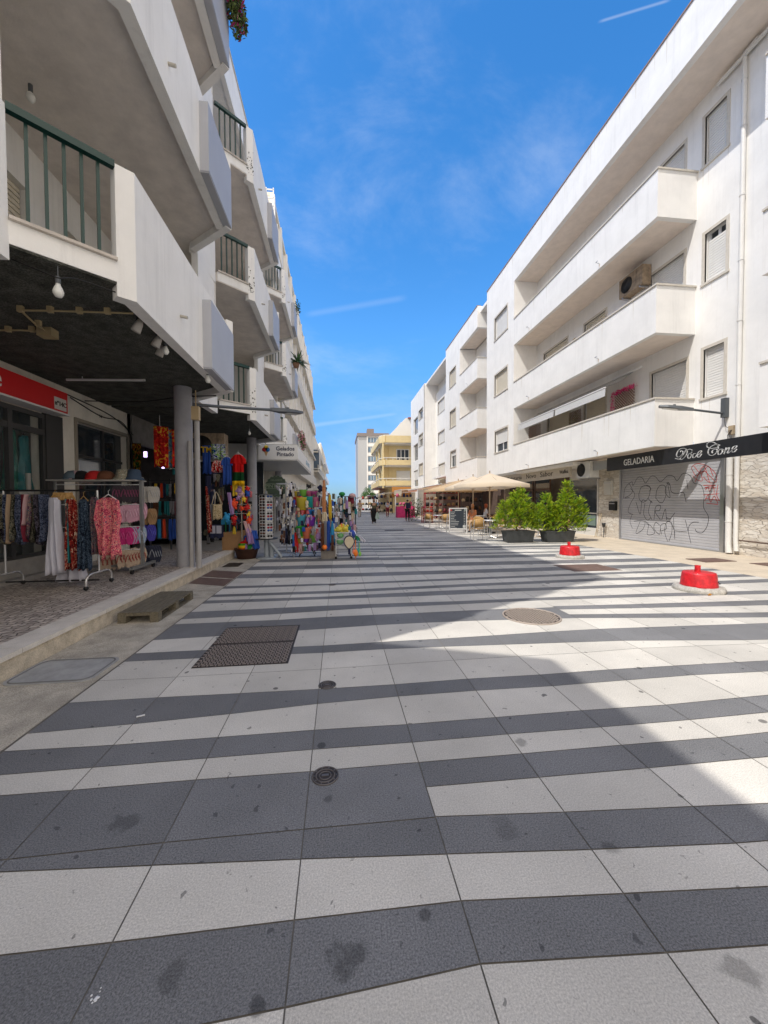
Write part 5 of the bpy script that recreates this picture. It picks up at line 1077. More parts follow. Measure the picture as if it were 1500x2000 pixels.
# ---------------------------------------------------------------- cafe terrace
def canvas_mat(name, col, tr=.45):
    m = bpy.data.materials.new(name); m.use_nodes = True; MATS[name] = m; t = m.node_tree; o = t.nodes['Material Output']; t.nodes.remove(t.nodes['Principled BSDF'])
    a = t.nodes.new('ShaderNodeBsdfDiffuse'); b = t.nodes.new('ShaderNodeBsdfTranslucent'); x = t.nodes.new('ShaderNodeMixShader'); x.inputs[0].default_value = tr
    for n in (a, b): n.inputs[0].default_value = (*col, 1)
    t.links.new(a.outputs[0], x.inputs[1]); t.links.new(b.outputs[0], x.inputs[2]); t.links.new(x.outputs[0], o.inputs[0]); return m
canvas = canvas_mat('cream_canvas', (.86, .75, .60)); tan_canvas = canvas_mat('tan_canvas', (.72, .55, .36)); pale_canvas = canvas_mat('pale_canvas', (.70, .62, .50))
def parasol(x, y, label, half=2.0, ze=2.18, za=2.80, rz=0, m_=None):
    t = thing('parasol', label, 'parasol', (x, y, 0), rz, 'cream terrace parasols'); c = MB(); n = 8; pts = []
    for k in range(n): a = PI*k/4+PI/8; r = half*1.0/max(abs(math.cos(a)), abs(math.sin(a))); pts.append((r*math.cos(a)*.98, r*math.sin(a)*.98))
    pts = [(half, -half), (half, 0), (half, half), (0, half), (-half, half), (-half, 0), (-half, -half), (0, -half)]
    vs = []; N_ = 6
    for i in range(N_+1):
        f = i/N_
        for (px_, py_) in pts:
            corner = abs(px_) > .1 and abs(py_) > .1
            sag = -.07*math.sin(PI*f)*(1 if not corner else .2); vs.append((px_*f, py_*f, za+(ze-za)*f+sag-(0 if corner else -.05*f)))
    for (px_, py_) in pts: vs.append((px_*1.005, py_*1.005, ze-.16+(0 if abs(px_) > .1 and abs(py_) > .1 else .05)))
    fs = []
    for i in range(N_+1):
        for k in range(8): fs.append((i*8+k, i*8+(k+1) % 8, (i+1)*8+(k+1) % 8, (i+1)*8+k))
    c.add(vs, fs, True); c.build('canopy', m_ or canvas, t, w=False)
    p = MB(); p.cyl((0, 0), .032, .05, za+.05, 12); p.ball((0, 0, za+.09), .035); p.build('pole', M('pole_wood', (.42, .33, .24), .6), t, w=False)
    r_ = MB()
    for (px_, py_) in pts: r_.tube([(0, 0, za-.05), (px_*.98, py_*.98, ze-.02)], .011, 5); r_.tube([(0, 0, ze-.15), (px_*.5, py_*.5, (za+ze)/2-.06)], .009, 5)
    r_.build('ribs', MATS['pole_wood'], t, w=False)
    b = MB(); b.lathe([(.28, 0), (.28, .06), (.10, .08), (.05, .3), (.04, .3)], n=20); b.build('base', dark_metal, t, w=False); return t
parasol(7.1, 17.5, 'nearest cream parasol over the terrace behind the shrubs', 1.32, 2.28, 2.84)
parasol(7.4, 20.6, 'middle cream parasol behind the chalk menu board', 1.25, 2.3, 2.9)
parasol(7.9, 24.8, 'furthest cream parasol, beside the red rack', 1.9, 2.3, 2.9, m_=tan_canvas)
alum = M('aluminium_tube', (.62, .62, .63), .3, metal=.7); rattan = M('honey_rattan', (.42, .25, .09), .7, var=.3, scale=30, bump=.6, bscale=70)
def chair(x, y, rz, label):
    t = thing('cafe_chair', label, 'chair', (x, y, 0), rz, 'rattan cafe chairs'); n = 13
    m = MB(); m.prism([(.24*math.cos(a), .22*math.sin(a)*1.0) for a in [2*PI*k/16 for k in range(16)]], .435, .465); m.build('seat', rattan, t, w=False)
    b = MB(); vs = []; P = [(a, (.25*math.sin(a), .22*math.cos(a))) for a in [R(-70+140*k/n) for k in range(n+1)]]
    for a, (px_, py_) in P:
        top = .84-.10*(a/R(70))**2
        for (s, z) in ((1, .52), (1, top), (1.07, top), (1.07, .52)): vs.append((px_*s, py_*s, z))
    fs = [(0, 1, 2, 3), tuple(4*n+k for k in (3, 2, 1, 0))]
    for i in range(n):
        for k in range(4): fs.append((4*i+k, 4*i+4+k, 4*i+4+(k+1) % 4, 4*i+(k+1) % 4))
    b.add(vs, fs, True); b.build('backrest', rattan, t, w=False)
    for sx in (-1, 1):
        l = MB(); l.tube(catmull([(.20*sx, -.20, .66), (.22*sx, -.24, .60), (.23*sx, -.25, .3), (.24*sx, -.27, 0)]), .013, 7); l.build('leg', alum, t, w=False)
        l = MB(); l.tube([(.17*sx, .20, .80), (.20*sx, .22, .45), (.23*sx, .30, 0)], .013, 7); l.build('leg', alum, t, w=False)
        l = MB(); l.tube(catmull([(.20*sx, -.20, .66), (.26*sx, 0, .68), (.22*sx, .16, .74)]), .014, 7); l.build('armrest', rattan, t, w=False)
    f = MB(); f.tube([(-.22, -.2, .43), (.22, -.2, .43), (.20, .2, .43), (-.20, .2, .43), (-.22, -.2, .43)], .011, 6); f.build('seat_frame', alum, t, w=False); return t
def table(x, y, label, square=False):
    t = thing('cafe_table', label, 'table', (x, y, 0), 0, 'cafe terrace tables'); m = MB(); m.lathe([(.002, .72), (.34, .72), (.35, .735), (.34, .75), (.002, .75)], n=28); m.build('tabletop', M('steel_top', (.60, .60, .61), .3, metal=.4), t, w=False)
    m = MB(); m.cyl((0, 0), .028, .03, .72, 12); m.build('pedestal', alum, t, w=False)
    for k in range(4): a = PI/4+k*PI/2; m = MB(); m.tube([(0, 0, .10), (.28*math.cos(a), .28*math.sin(a), .015)], .016, 7); m.build('foot', alum, t, w=False)
    return t
table(6.1, 15.0, 'round steel table beside the honey rattan chair'); chair(5.35, 14.35, PI*.95, 'rattan chair seen from behind, nearest the menu board, at the terrace edge')
chair(6.75, 15.5, -PI*.45, 'rattan chair half hidden behind the left shrub'); chair(6.2, 16.4, .2, 'rattan chair facing the viewer behind the first round table'); 
table(5.6, 21.1, 'round steel table left of the menu board'); chair(4.95, 20.6, PI*.72, 'leftmost rattan chair left of the menu board'); chair(5.75, 20.2, PI*.9, 'rattan chair with its back to the street left of the menu board'); chair(6.2, 21.4, -PI*.4, 'rattan chair right against the menu board edge')
table(8.3, 15.2, 'round steel table behind the two right shrubs'); chair(7.3, 15.0, PI*.5, 'rattan chair seen between the two plant pots'); chair(9.1, 14.6, -PI*.6, 'rattan chair right of the tallest shrub')
table(7.4, 19.6, 'round steel table under the middle parasol'); chair(6.8, 19.2, PI*.6, 'rattan chair right behind the menu board'); chair(8.2, 19.7, -PI*.5, 'rattan chair in front of the brown cafe front')
mb_ = thing('menu_board', 'aluminium framed chalk menu board standing at the terrace edge', 'sign', (5.6, 17.4, 0)); a0, a1, a2 = gy(877, 1040, 17.4), gy(912, 1040, 17.4), gy(879, 992, 17.4)
bx0, bx1, bz1 = a0.x, a1.x, a2.z; bz0 = gy(880, 1034, 17.4).z
m = MB()
for x in (bx0, bx1-.045): m.box(x, x+.045, 17.38, 17.42, .0, bz1)
m.box(bx0+.045, bx1-.045, 17.38, 17.42, bz1-.05, bz1); m.box(bx0+.045, bx1-.045, 17.38, 17.42, bz0, bz0+.05); m.box(bx0, bx0+.03, 17.8, 17.83, 0, bz1-.3, rot=Matrix.Rotation(R(12), 3, 'X')); m.box(bx1-.03, bx1, 17.8, 17.83, 0, bz1-.3, rot=Matrix.Rotation(R(12), 3, 'X')); m.build('frame', M('silver_frame', (.62, .62, .62), .35), mb_)
m = MB(); m.box(bx0+.045, bx1-.045, 17.39, 17.41, bz0+.05, bz1-.05); m.build('board', M('chalk_board', (.03, .04, .055), .6), mb_)
m = MB(); rg = random.Random(4); cx = (bx0+bx1)/2
for i in range(11):
    z = bz1-.20-.075*i; m.box(bx0+.08, bx0+.08+rg.uniform(.14, .42), 17.386, 17.389, z, z+.016); m.box(bx1-.16, bx1-.09, 17.386, 17.389, z, z+.016)
m.box(cx-.16, cx+.16, 17.386, 17.389, bz1-.125, bz1-.09); m.box(bx1-.2, bx1-.07, 17.386, 17.389, bz0+.08, bz0+.19); m.build('writing', M('chalk_white', (.6, .62, .62), .8), mb_)
for x, nm_, c_ in ((bx0+.10, 'badge_red', (.4, .05, .04)), (bx1-.10, 'badge_grey', (.3, .36, .34))): m = MB(); m.lathe([(.002, 0), (.05, 0), (.05, .004), (.002, .004)], n=16); m.xf(Matrix.Translation((x, 17.389, bz1-.11)) @ Matrix.Rotation(PI/2, 4, 'X')); m.build('badge', M(nm_, c_, .6), mb_)

m = MB()
for k in range(9): z = 2.95-.13*k; m.box(10.78, 10.80, 16.98, 17.30, z-.09, z)
m.box(10.80, 10.83, 16.95, 17.33, 1.7, 3.0); m.solo('flavour_board', M('flavour_board_brown', (.13, .08, .06), .7), 'narrow slatted flavour board hanging by the cafe door', 'board', loc=(10.8, 17.1, 1.7))
# ---------------------------------------------------------------- right side, far part
CB = thing('apartment_building', 'last white projecting block before the yellow building', 'building', (11, 46, 0)); w = MB()
hC = [(42.8, 45.0, 11.1, 12.2), (42.8, 45.0, 8.0, 9.3), (42.8, 45.0, 4.6, 5.9)]; hC2 = [(45.6, 48.2, 9.8, 11.8), (45.6, 48.2, 6.6, 8.6), (45.6, 48.2, 3.4, 5.4)]
wall_holes(w, 9.5, 42.0, 50.0, 0, 14.6, hC+[h for h in hC2]); w.box(9.5, 16, 42.0, 42.2, 0, 14.6); w.box(9.51, 16, 42.2, 50, 14.3, 14.58); w.build('wall', plaster, CB)
for i, h in enumerate(hC): window_x(CB, 9.5, *h, shut=(.2, .4, 1)[i], mat=shutter_c)
for i, h in enumerate(hC2): window_x(CB, 9.5, *h, shut=(.0, .0, .6)[i], trim=False)
YB = thing('apartment_building', 'yellow building with rounded white railed balconies', 'building', (8, 56, 0)); whp = M('white_trim_plaster', (.74, .73, .70), .8)
x0, x1, y0, y1 = 7.0, 16.0, 53.6, 68
w = MB(); w.box(x0, x1, y0, y0+.3, 0, 10.8); w.box(x0, x0+.3, y0+.3, y1, 0, 10.8); w.box(x0+.3, x1, y1-.3, y1, 0, 10.7); w.box(5.95, 6.15, 52.2, 53.9, 3.4, 10.6)
w.box(5.95, 7.0, 53.7, 53.9, 3.4, 10.6); w.box(5.95, 6.15, 57, 57.5, 3.4, 10.6); w.box(5.95, 6.15, 61, 61.5, 3.4, 10.6); w.build('wall', yellowp, YB)
for i, z in enumerate((3.55, 6.35, 9.4)):
    b = MB(); pts = [(6.4, 51.9), (10.2, 51.9), (10.2, 53.6), (7.0, 53.6), (7.0, 66), (5.7, 66), (5.7, 52.9)]
    b.prism(pts, z, z+.16); b.build('balcony_slab', whp, YB)
    b = MB()
    for p_, q_ in (((10.2, 51.9), (6.4, 51.9)), ((6.4, 51.9), (5.7, 52.9)), ((5.7, 52.9), (5.7, 66))): b.slabwall(p_, q_, .14, z+.16, z+(.85 if i < 2 else 1.1))
    bo = b.build('parapet', yellowp, YB); b = MB()
    for p_, q_ in (((10.2, 51.9), (6.4, 51.9)), ((6.4, 51.9), (5.7, 52.9)), ((5.7, 52.9), (5.7, 66))): b.slabwall(p_, q_, .10, z+1.10, z+1.2); 
    for x in (6.4, 7.3, 8.2, 9.1, 10.0): b.box(x, x+.12, 51.93, 52.02, z+.85, z+1.10)
    for y in (53, 56, 59, 62, 65): b.box(5.66, 5.75, y, y+.12, z+.85, z+1.10)
    b.build('railing', whp, YB)
for (xa, xb, za, zb, m_) in ((8.2, 9.9, 3.9, 5.75, shutter_w), (8.2, 9.8, 6.9, 8.8, glass_dark)):
    b = MB(); b.box(xa-.12, xb+.12, y0-.05, y0-.002, za-.1, zb+.12); o = b.build('window', whp, YB); b = MB(); b.box(xa, xb, y0-.07, y0-.052, za, zb); b.build('pane', m_, o)
    if m_ is glass_dark:
        b = MB(); [b.box(xa+k*(xb-xa)/3-.05, xa+k*(xb-xa)/3+.05, y0-.09, y0-.072, za, zb) for k in (1, 2)]; b.build('frame', whp, o)
t = MB(); t.add([(7.0, 54.5, 10.8), (12, 54.5, 10.8), (12, 54.5, 13.5), (9.6, 54.5, 13.5)], [(0, 1, 2, 3)]); t.box(8.9, 12, 54.6, 62, 10.8, 12.9); t.build('attic', whp, YB)
t = MB(); t.box(9.9, 12.5, 54.2, 62, 13.4, 13.55); t.build('roof', M('roof_red', (.30, .10, .09), .8), YB)
t = MB(); t.box(8.0, 10.6, 51.5, 51.6, 2.9, 3.45); t.build('shop_sign_band', M('blue_band', (.02, .10, .22), .5), YB)
t = MB(); t.box(7.0, 9.6, 50.4, 50.6, 2.1, 3.5); t.solo('wall_panel', M('orange_panel', (.45, .20, .05), .7), 'orange brown panel under the yellow balcony', 'panel', loc=(8, 50.5, 2.1))
TB = thing('tower_block', 'pale tower block with banded windows at the end of the street', 'building', (9, 112, 0)); w = MB(); w.box(5.6, 14.5, 112, 128, 0, 20.6); w.build('wall', M('tower_pale', (.42, .43, .44), .85, var=.05), TB)
w = MB(); w.box(5.4, 14.7, 111.6, 128.2, 20.6, 21.5); w.box(8.5, 10.5, 114, 117, 21.5, 23.2); w.build('roof', M('tower_roof', (.22, .19, .18), .8), TB)
w = MB(); w.box(8.2, 8.5, 111.75, 112, 0, 20.6); [w.box(8.5, 14.5, 111.85, 112, 2.4+2.75*k+1.5, 2.4+2.75*k+2.4) for k in range(7)]; w.build('bands', whp, TB)
for k in range(7):
    b = MB(); b.box(8.6, 12.6, 111.94, 111.98, 2.4+2.75*k, 2.4+2.75*k+1.25); o = b.build('window', M('tower_glass', (.13, .20, .27), .15), TB)
    b = MB(); [b.box(8.6+j*.8-.05, 8.6+j*.8+.05, 111.90, 111.935, 2.4+2.75*k, 2.4+2.75*k+1.25) for j in range(1, 5)]; b.build('frame', whp, o)
w = MB(); w.box(5.55, 5.6, 114, 116.4, .5, 20); w.box(5.55, 5.6, 119, 121, .5, 20); w.build('side_recess', M('tower_recess', (.20, .22, .25), .7), TB)
# ---------------------------------------------------------------- awnings and stalls along the right
def awning(label, ya, yb, X1, z0, z1, m_, X0=10.8, val=.22, scallop=False):
    t = thing('awning', label, 'awning', (X0, (ya+yb)/2, z1), 0, None); c = MB(); vs = []; n = 5
    for i in range(n+1):
        f = i/n; x, z = X0+(X1-X0)*f, z0+(z1-z0)*f-.06*math.sin(PI*f); vs += [(x, ya, z), (x, yb, z)]
    vs += [(X1-.01, ya, z1-val), (X1-.01, yb, z1-val)]; c.add(vs, [(2*i, 2*i+2, 2*i+3, 2*i+1) for i in range(n+1)]); c.build('canopy', m_, t)
    b = MB(); b.tube([(X1, ya, z1), (X1, yb, z1)], .03, 6); b.tube([(X0, ya+.1, z0-.5), (X1, ya+.1, z1-.05)], .02, 6); b.tube([(X0, yb-.1, z0-.5), (X1, yb-.1, z1-.05)], .02, 6); b.build('frame', white_metal, t); return t
awning('long tan awning sloping out past the terrace parasols', 26.4, 32.5, 7.2, 3.5, 2.75, tan_canvas)
awning('red and white edged awning over the red souvenir rack', 27.2, 31.0, 7.0, 2.75, 2.35, M('red_awning', (.45, .05, .04), .8))
awning('peach coloured awning after the tan one', 34, 38.5, 7.0, 3.1, 2.65, canvas_mat('peach_canvas', (.65, .38, .28)))
awning('pale awning with a deep valance in the middle distance', 40, 45.5, 6.6, 3.3, 2.8, pale_canvas, val=.5)
awning('cream awning below the yellow building', 47, 53, 5.6, 3.2, 2.6, canvas_mat('cream_awning', (.60, .50, .36)), X0=9.5)
awning('dark red awning furthest down the street', 56, 66, 4.6, 3.1, 2.5, M('maroon_awning', (.16, .03, .03), .8), X0=7)
awning('brown awning by the tower foot', 70, 80, 3.6, 3.0, 2.4, M('brown_awning', (.20, .12, .07), .8), X0=8)
b = MB(); b.box(10.75, 10.79, 26.3, 33, .0, 3.0); 
rg = random.Random(21)
goods = [M('goods_%s' % n, c, .7, var=.4, scale=14) for n, c in (('red', (.42, .04, .03)), ('maroon', (.18, .03, .04)), ('black', (.02, .02, .022)), ('straw', (.40, .28, .14)), ('navy', (.02, .03, .09)), ('cream', (.55, .48, .38)), ('pink', (.60, .12, .22)), ('olive', (.12, .13, .05)), ('brown', (.16, .08, .04)))]
gn = ['red', 'maroon', 'black', 'straw', 'navy', 'cream', 'pink', 'olive', 'brown']
def display_rack(label, x, y, w, h, m_, nlev, items, dirx=True, cat='rack', glabel='goods', scale=1):
    """open rack with shelves; the goods hanging on it are things of their own"""
    t = thing('display_rack', label, cat, (x, y, 0)); f = MB(); d = .45
    for a in (-w/2, w/2):
        for b_ in (0, d): f.box(x+a-.02, x+a+.02, y+b_-.02, y+b_+.02, 0, h)
    f.build('frame', m_, t)
    for k in range(nlev): z = .25+(h-.35)*k/max(1, nlev-1); s = MB(); s.box(x-w/2, x+w/2, y, y+d, z, z+.02); s.build('shelf', m_, t)
    for k in range(nlev):
        z = .25+(h-.35)*k/max(1, nlev-1); n = items
        for j in range(n):
            gi = rg.choice(range(len(goods))) if not isinstance(glabel, tuple) else rg.choice(glabel[1]); xx = x-w/2+(j+.5)*w/n; hh = (h-.35)/max(1, nlev)*rg.uniform(.5, .85); ww = w/n*rg.uniform(.35, .5); q = MB()
            nn = 7; pr = rg.choice(([(.6, 0), (1, .3), (1, .8), (.5, 1)], [(1, 0), (.9, .5), (.6, 1)], [(.8, 0), (1, .5), (.8, 1)]))
            q.lathe([(.01, -hh*.5)]+[(ww*a*rg.uniform(.85, 1.1), -hh*.5+hh*b_*.9) for a, b_ in pr]+[(.01, hh*.42)], (xx, y-.02+rg.uniform(0, .1), z+hh*.5+.02), nn, True)
            q.solo('souvenir', goods[gi], gn[gi]+' souvenir, '+('first', 'second', 'third', 'fourth', 'fifth', 'sixth', 'seventh', 'eighth')[j]+' on the '+('lowest', 'second', 'third', 'fourth', 'fifth')[k]+' shelf of the '+(glabel if isinstance(glabel, str) else glabel[0]), 'souvenir', 'small goods on the '+(glabel if isinstance(glabel, str) else glabel[0]), loc=(xx, y, z))
    return t
redf = M('red_frame', (.35, .02, .02), .5)
display_rack('tall red frame rack crowded with souvenirs before the terrace', 7.6, 27.6, 2.6, 2.2, redf, 5, 8, glabel=('tall red rack', (0, 1, 2, 3, 8, 2)))
display_rack('low red lattice crate stand left of the terrace chairs', 6.25, 26.6, .7, 1.15, redf, 4, 3, glabel=('low red crate stand', (0, 1, 6, 8)))
display_rack('dark handbag rack beside the tall red one', 9.6, 27.0, 1.6, 2.2, dark_metal, 4, 5, glabel=('dark handbag rack', (2, 8, 5, 2)))
display_rack('white postcard stand under the pale awning', 7.0, 41.0, 1.8, 2.1, white_metal, 3, 5, glabel=('white postcard stand', (5, 6, 4, 5)))
display_rack('dark rack below the cream awning', 5.6, 48.5, 2.4, 2.1, dark_metal, 3, 6, glabel=('rack below the cream awning', (2, 4, 5, 8)))
display_rack('brown shelf stall furthest down the street', 4.6, 57, 2.6, 2.0, M('brown_shelf', (.14, .08, .05), .8), 3, 5, glabel=('furthest brown stall', (0, 2, 5, 3)))
q = MB(); q.prism([(5.5, 36.0), (7.2, 36.0), (7.2, 37.0), (5.5, 37.0)], 0, 1.05); q.add([(5.45, 35.95, 0), (7.25, 35.95, 0), (7.0, 35.98, 1.12), (5.75, 35.98, 1.12)], [(0, 1, 2, 3)]); q.solo('market_counter', M('hot_pink_cloth', (.60, .04, .18), .8, var=.2), 'market counter draped in hot pink cloth', 'counter', loc=(6.3, 36, 0))
bush_thing('potted_bush', 'dusty green bush in the shade beside the red rack', 'shrub', [((6.0, 29.3, 1.0), .75, 1, .7, 1.2), ((5.7, 29.2, .5), .5, 1, .7, 1)], 420, .06, leafd, loc=(5.9, 29.3, 0))
bush_thing('tree', 'small street tree before the tower block', 'tree', [((7.3, 95, 4.2), 1.3, 1, 1, .9), ((6.4, 95, 3.2), 1.0, 1, 1, .9), ((8.3, 95, 3.2), .9, 1, 1, .8)], 420, .16, leafg, loc=(7.3, 95, 0))
q = MB(); q.tube([(7.3, 95, 0), (7.2, 95, 2.5), (7.3, 95, 4.2)], .1, 7, rr=[.12, .08, .03]); o = q.build('trunk', MATS['shrub_bark']); 
o.parent = [x for x in bpy.data.objects if x.name.startswith('tree') and x.get('category') == 'tree'][0]; o.matrix_parent_inverse = o.parent.matrix_basis.inverted()
# ---------------------------------------------------------------- cloth goods
PR = dict(dress=[(0, .42), (.06, .62), (.3, .60), (.55, .78), (1, 1.0)], shorts=[(0, .8), (.5, .92), (1, 1)], towel=[(0, 1), (1, 1)], tee=[(0, .45), (.04, .62), (.16, 1.0), (.30, 1.06), (.305, .72), (.6, .70), (1, .72)],
          kaftan=[(0, .35), (.05, .8), (.35, 1.0), (.6, .72), (1, .8)], bag=[(0, 1), (1, 1.04)], skirt=[(0, .55), (.1, .7), (1, 1)], bundle=[(0, .25), (.2, .55), (.8, 1), (1, .9)], roll=[(0, .55), (.3, .9), (.9, 1), (1, .7)], swim=[(0, .7), (.3, 1), (.55, .6), (.8, 1), (1, .4)])
def cloth(w, h, th, prof, seed=0, folds=5, amp=.02, nu=14, nv=12, hem=.02, skew=0):
    rg = random.Random(seed); ph = [rg.random()*6.3 for _ in range(4)]; P = PR[prof]; m = MB(); vs = []
    def wid(v):
        for (a, wa), (b, wb) in zip(P, P[1:]):
            if a <= v <= b: return wa+(wb-wa)*(v-a)/max(1e-6, b-a)
        return P[-1][1]
    vv = sorted({i/nv for i in range(nv+1)} | {a for a, _ in P}); nn = len(vv)
    for side in (-1, 1):
        for v in vv:
            for i in range(nu+1):
                u = i/nu*2-1; x = u*w/2*wid(v)+skew*v; g = amp*(.25+v)*math.sin(u*folds+ph[0]+1.2*math.sin(v*3+ph[1]))+amp*.5*math.sin(u*folds*2.3+ph[2]); edge = (1-abs(u)**6)
                z = -h*v-(hem*math.sin(u*7+ph[3])*v*v if v > .8 else 0); vs.append((x, g+side*th/2*edge, z))
    k = nn*(nu+1); fs = []
    for j in range(nn-1):
        for i in range(nu):
            a = j*(nu+1)+i; fs += [(a, a+nu+1, a+nu+2, a+1), (k+a, k+a+1, k+a+nu+2, k+a+nu+1)]
    for i in range(nu): fs += [(i, i+1, k+i+1, k+i), ((nn-1)*(nu+1)+i, k+(nn-1)*(nu+1)+i, k+(nn-1)*(nu+1)+i+1, (nn-1)*(nu+1)+i+1)]
    return m.add(vs, fs, True)
SEED = [100]
def hang(name, label, cat, x, y, ztop, w, h, m_, prof='towel', rz=0, th=.02, group=None, hanger=None, folds=5, amp=.015, **k):
    SEED[0] += 1; c = cloth(w, h, th, prof, SEED[0], folds, amp*1.7, **k)
    if hanger is None: o = c.build(name, m_); o.location = (x, y, ztop); o.rotation_euler = (0, 0, rz); return tag(o, label, cat, group)
    t = thing(name, label, cat, (x, y, ztop), rz, group); c.build('cloth', m_, t, w=False); q = MB(); q.tube([(-w*.3, 0, -.03), (0, 0, .05), (w*.3, 0, -.03)], .008, 6); q.tube([(0, 0, .05), (0, 0, .10), (.02, 0, .12)], .003, 5); q.build('hanger', hanger, t, w=False); return t
def pxbox(x0, y0, x1, y1, Y):      # image box -> centre x, top z, width, height on the plane at depth Y
    a, b = gy(x0, y0, Y), gy(x1, y1, Y); return (a.x+b.x)/2, a.z, abs(b.x-a.x), abs(a.z-b.z)
def hangpx(name, label, cat, x0, y0, x1, y1, Y, m_, prof='towel', **k):
    x, z, w, h = pxbox(x0, y0, x1, y1, Y); return hang(name, label, cat, x, Y, z, w, h, m_, prof, **k)
F_ = dict(white=M('white_gauze', (.62, .62, .70), .8, var=.06, scale=10), redp=FAB('red_paisley', ['#4a0d12', '#7c1a1c', '#a33b2e', '#c9b29a'], 16), navyp=FAB('navy_paisley', ['#0d1424', '#1f2f45', '#5b6b7c', '#2c3a4c', '#101a2c'], 18),
          floral=FAB('pink_floral', ['#7d2242', '#c24463', '#d9707c', '#e8a18f', '#43305c'], 30), multi=FAB('mixed_floral', ['#3b2b45', '#7a4556', '#2e5f64', '#a07a72', '#2a2438'], 22), camo=FAB('olive_print', ['#23261e', '#4a4a3c', '#8a8572', '#2d3338'], 26), bluep=FAB('blue_grey_print', ['#1a2233', '#39435a', '#6d7489', '#232a3d'], 28), lace=FAB('black_print', ['#0c0c10', '#26222c', '#5b5560', '#141218'], 24),
          tan=M('tan_cloth', (.42, .30, .20), .85, var=.15), pinkc=M('pale_pink_cloth', (.55, .35, .36), .85, var=.1), maroon=M('maroon_cloth', (.20, .02, .04), .85, var=.15), blue=M('royal_blue_cloth', (.02, .08, .38), .8, var=.12), sky=M('sky_blue_cloth', (.03, .28, .55), .8, var=.12), orange=M('orange_red_cloth', (.72, .07, .02), .8, var=.1), navy=M('navy_cloth', (.015, .02, .06), .85, var=.2), black=M('black_cloth', (.012, .012, .014), .9, var=.2), teal=M('teal_cloth', (.02, .22, .24), .8, var=.15), jade=M('jade_cloth', (.02, .20, .15), .8, var=.2), grey=M('grey_cloth', (.25, .25, .27), .85, var=.1), yellow=M('yellow_cloth', (.72, .50, .04), .8, var=.1), cream=M('cream_cloth', (.60, .52, .38), .85, var=.1), red=M('red_cloth', (.55, .02, .02), .8, var=.1), lilac=M('lilac_cloth', (.35, .22, .45), .8, var=.1), green=M('green_cloth', (.02, .25, .06), .8, var=.1), brown=M('brown_cloth', (.15, .06, .03), .85, var=.15), salmon=M('peach_netting', (.62, .30, .14), .8, var=.12, scale=20))
wood_h = M('wooden_hanger', (.45, .26, .08), .5, var=.15); chrome = M('chrome_tube', (.60, .60, .60), .25, metal=.6)
# front clothes rail, standing across the arcade
P0 = .205; YR = 6.45
rail = thing('clothes_rack', 'chrome clothes rail on wheels at the front of the arcade', 'rack', (-4.4, YR, P0)); xl, xr = gy(9, 1050, YR).x, gy(192, 1050, YR).x; zb = gy(90, 958, YR).z
m = MB(); m.tube([(-5.35, YR, zb), (xr, YR, zb)], .014, 8); m.build('top_bar', black_m, rail)
for x in (xl, xr):
    m = MB(); m.tube([(x, YR, P0+.22), (x, YR, zb)], .016, 8); m.build('post', chrome, rail)
    m = MB(); m.tube(catmull([(x, YR-.32, P0+.05), (x, YR-.31, P0+.16), (x, YR-.22, P0+.22), (x, YR, P0+.225), (x, YR+.22, P0+.22), (x, YR+.31, P0+.16), (x, YR+.32, P0+.05)]), .017, 8); m.build('foot', chrome, rail)
    for s in (-1, 1): m = MB(); m.ball((x, YR+.32*s, P0+.035), .034); m.build('wheel', black_m, rail)
m = MB(); m.tube([(xl, YR, P0+.10), (xr, YR, P0+.10)], .012, 6); m.build('base_bar', black_m, rail)
sc_ = [('black', 'lace'), ('black and white printed', 'lace'), ('dark olive', 'camo'), ('navy', 'bluep'), ('tan patterned', 'tan'), ('olive speckled', 'camo'), ('blue grey printed', 'bluep'), ('slate printed', 'bluep'), ('maroon', 'maroon'), ('pale pink', 'pinkc'), ('brown flecked', 'multi'), ('grey green printed', 'camo'), ('charcoal printed', 'lace'), ('dusty blue', 'bluep')]
for i, (nm_, f) in enumerate(sc_):
    xx = 3+6.4*i; bot = 1052+(i*7 % 5)*2 if nm_ != 'pale pink' else 1022
    x, z, w, h = pxbox(xx-4, 966, xx+5, bot, YR); hang('shorts', nm_+' shorts on the front rail, %s from the left' % ('first', 'second', 'third', 'fourth', 'fifth', 'sixth', 'seventh', 'eighth', 'ninth', 'tenth', 'eleventh', 'twelfth', 'thirteenth', 'fourteenth')[i], 'shorts', x, YR-.02, z, .42, h, F_[f], 'shorts', rz=PI/2+.35, th=.055, group='shorts on the front rail', folds=4, amp=.02)
hangpx('dress', 'long white gauze tunic with tassels on the front rail', 'dress', 92, 972, 126, 1118, YR-.12, F_['white'], 'dress', th=.10, hanger=wood_h, folds=9, amp=.03, hem=.03)
hangpx('dress', 'white underskirt hanging lowest on the front rail', 'dress', 112, 1040, 172, 1134, YR+.06, F_['white'], 'skirt', th=.05, folds=8, amp=.03)
for i, (a, b, y1, f, lb, pf) in enumerate(((128, 141, 1100, 'teal', 'narrow teal and navy dress behind the white tunic', 'dress'), (124, 158, 1112, 'redp', 'dark red paisley dress, next to the white tunic', 'dress'), (150, 180, 1112, 'navyp', 'navy paisley dress, between the red and the pink ones', 'dress'), (176, 196, 1080, 'multi', 'mixed floral blouse behind the pink one', 'kaftan'))):
    hangpx('dress', lb, 'dress', a, 975-(i == 3)*4, b, y1, YR-.06-.02*i, F_[f], pf, th=.08, hanger=wood_h if i < 3 else black_m, folds=8, amp=.03, rz=.25)
hangpx('dress', 'bright pink floral kaftan at the right end of the front rail', 'dress', 186, 972, 240, 1088, YR-.22, F_['floral'], 'kaftan', th=.08, hanger=white_metal, folds=7, amp=.03, hem=.04)
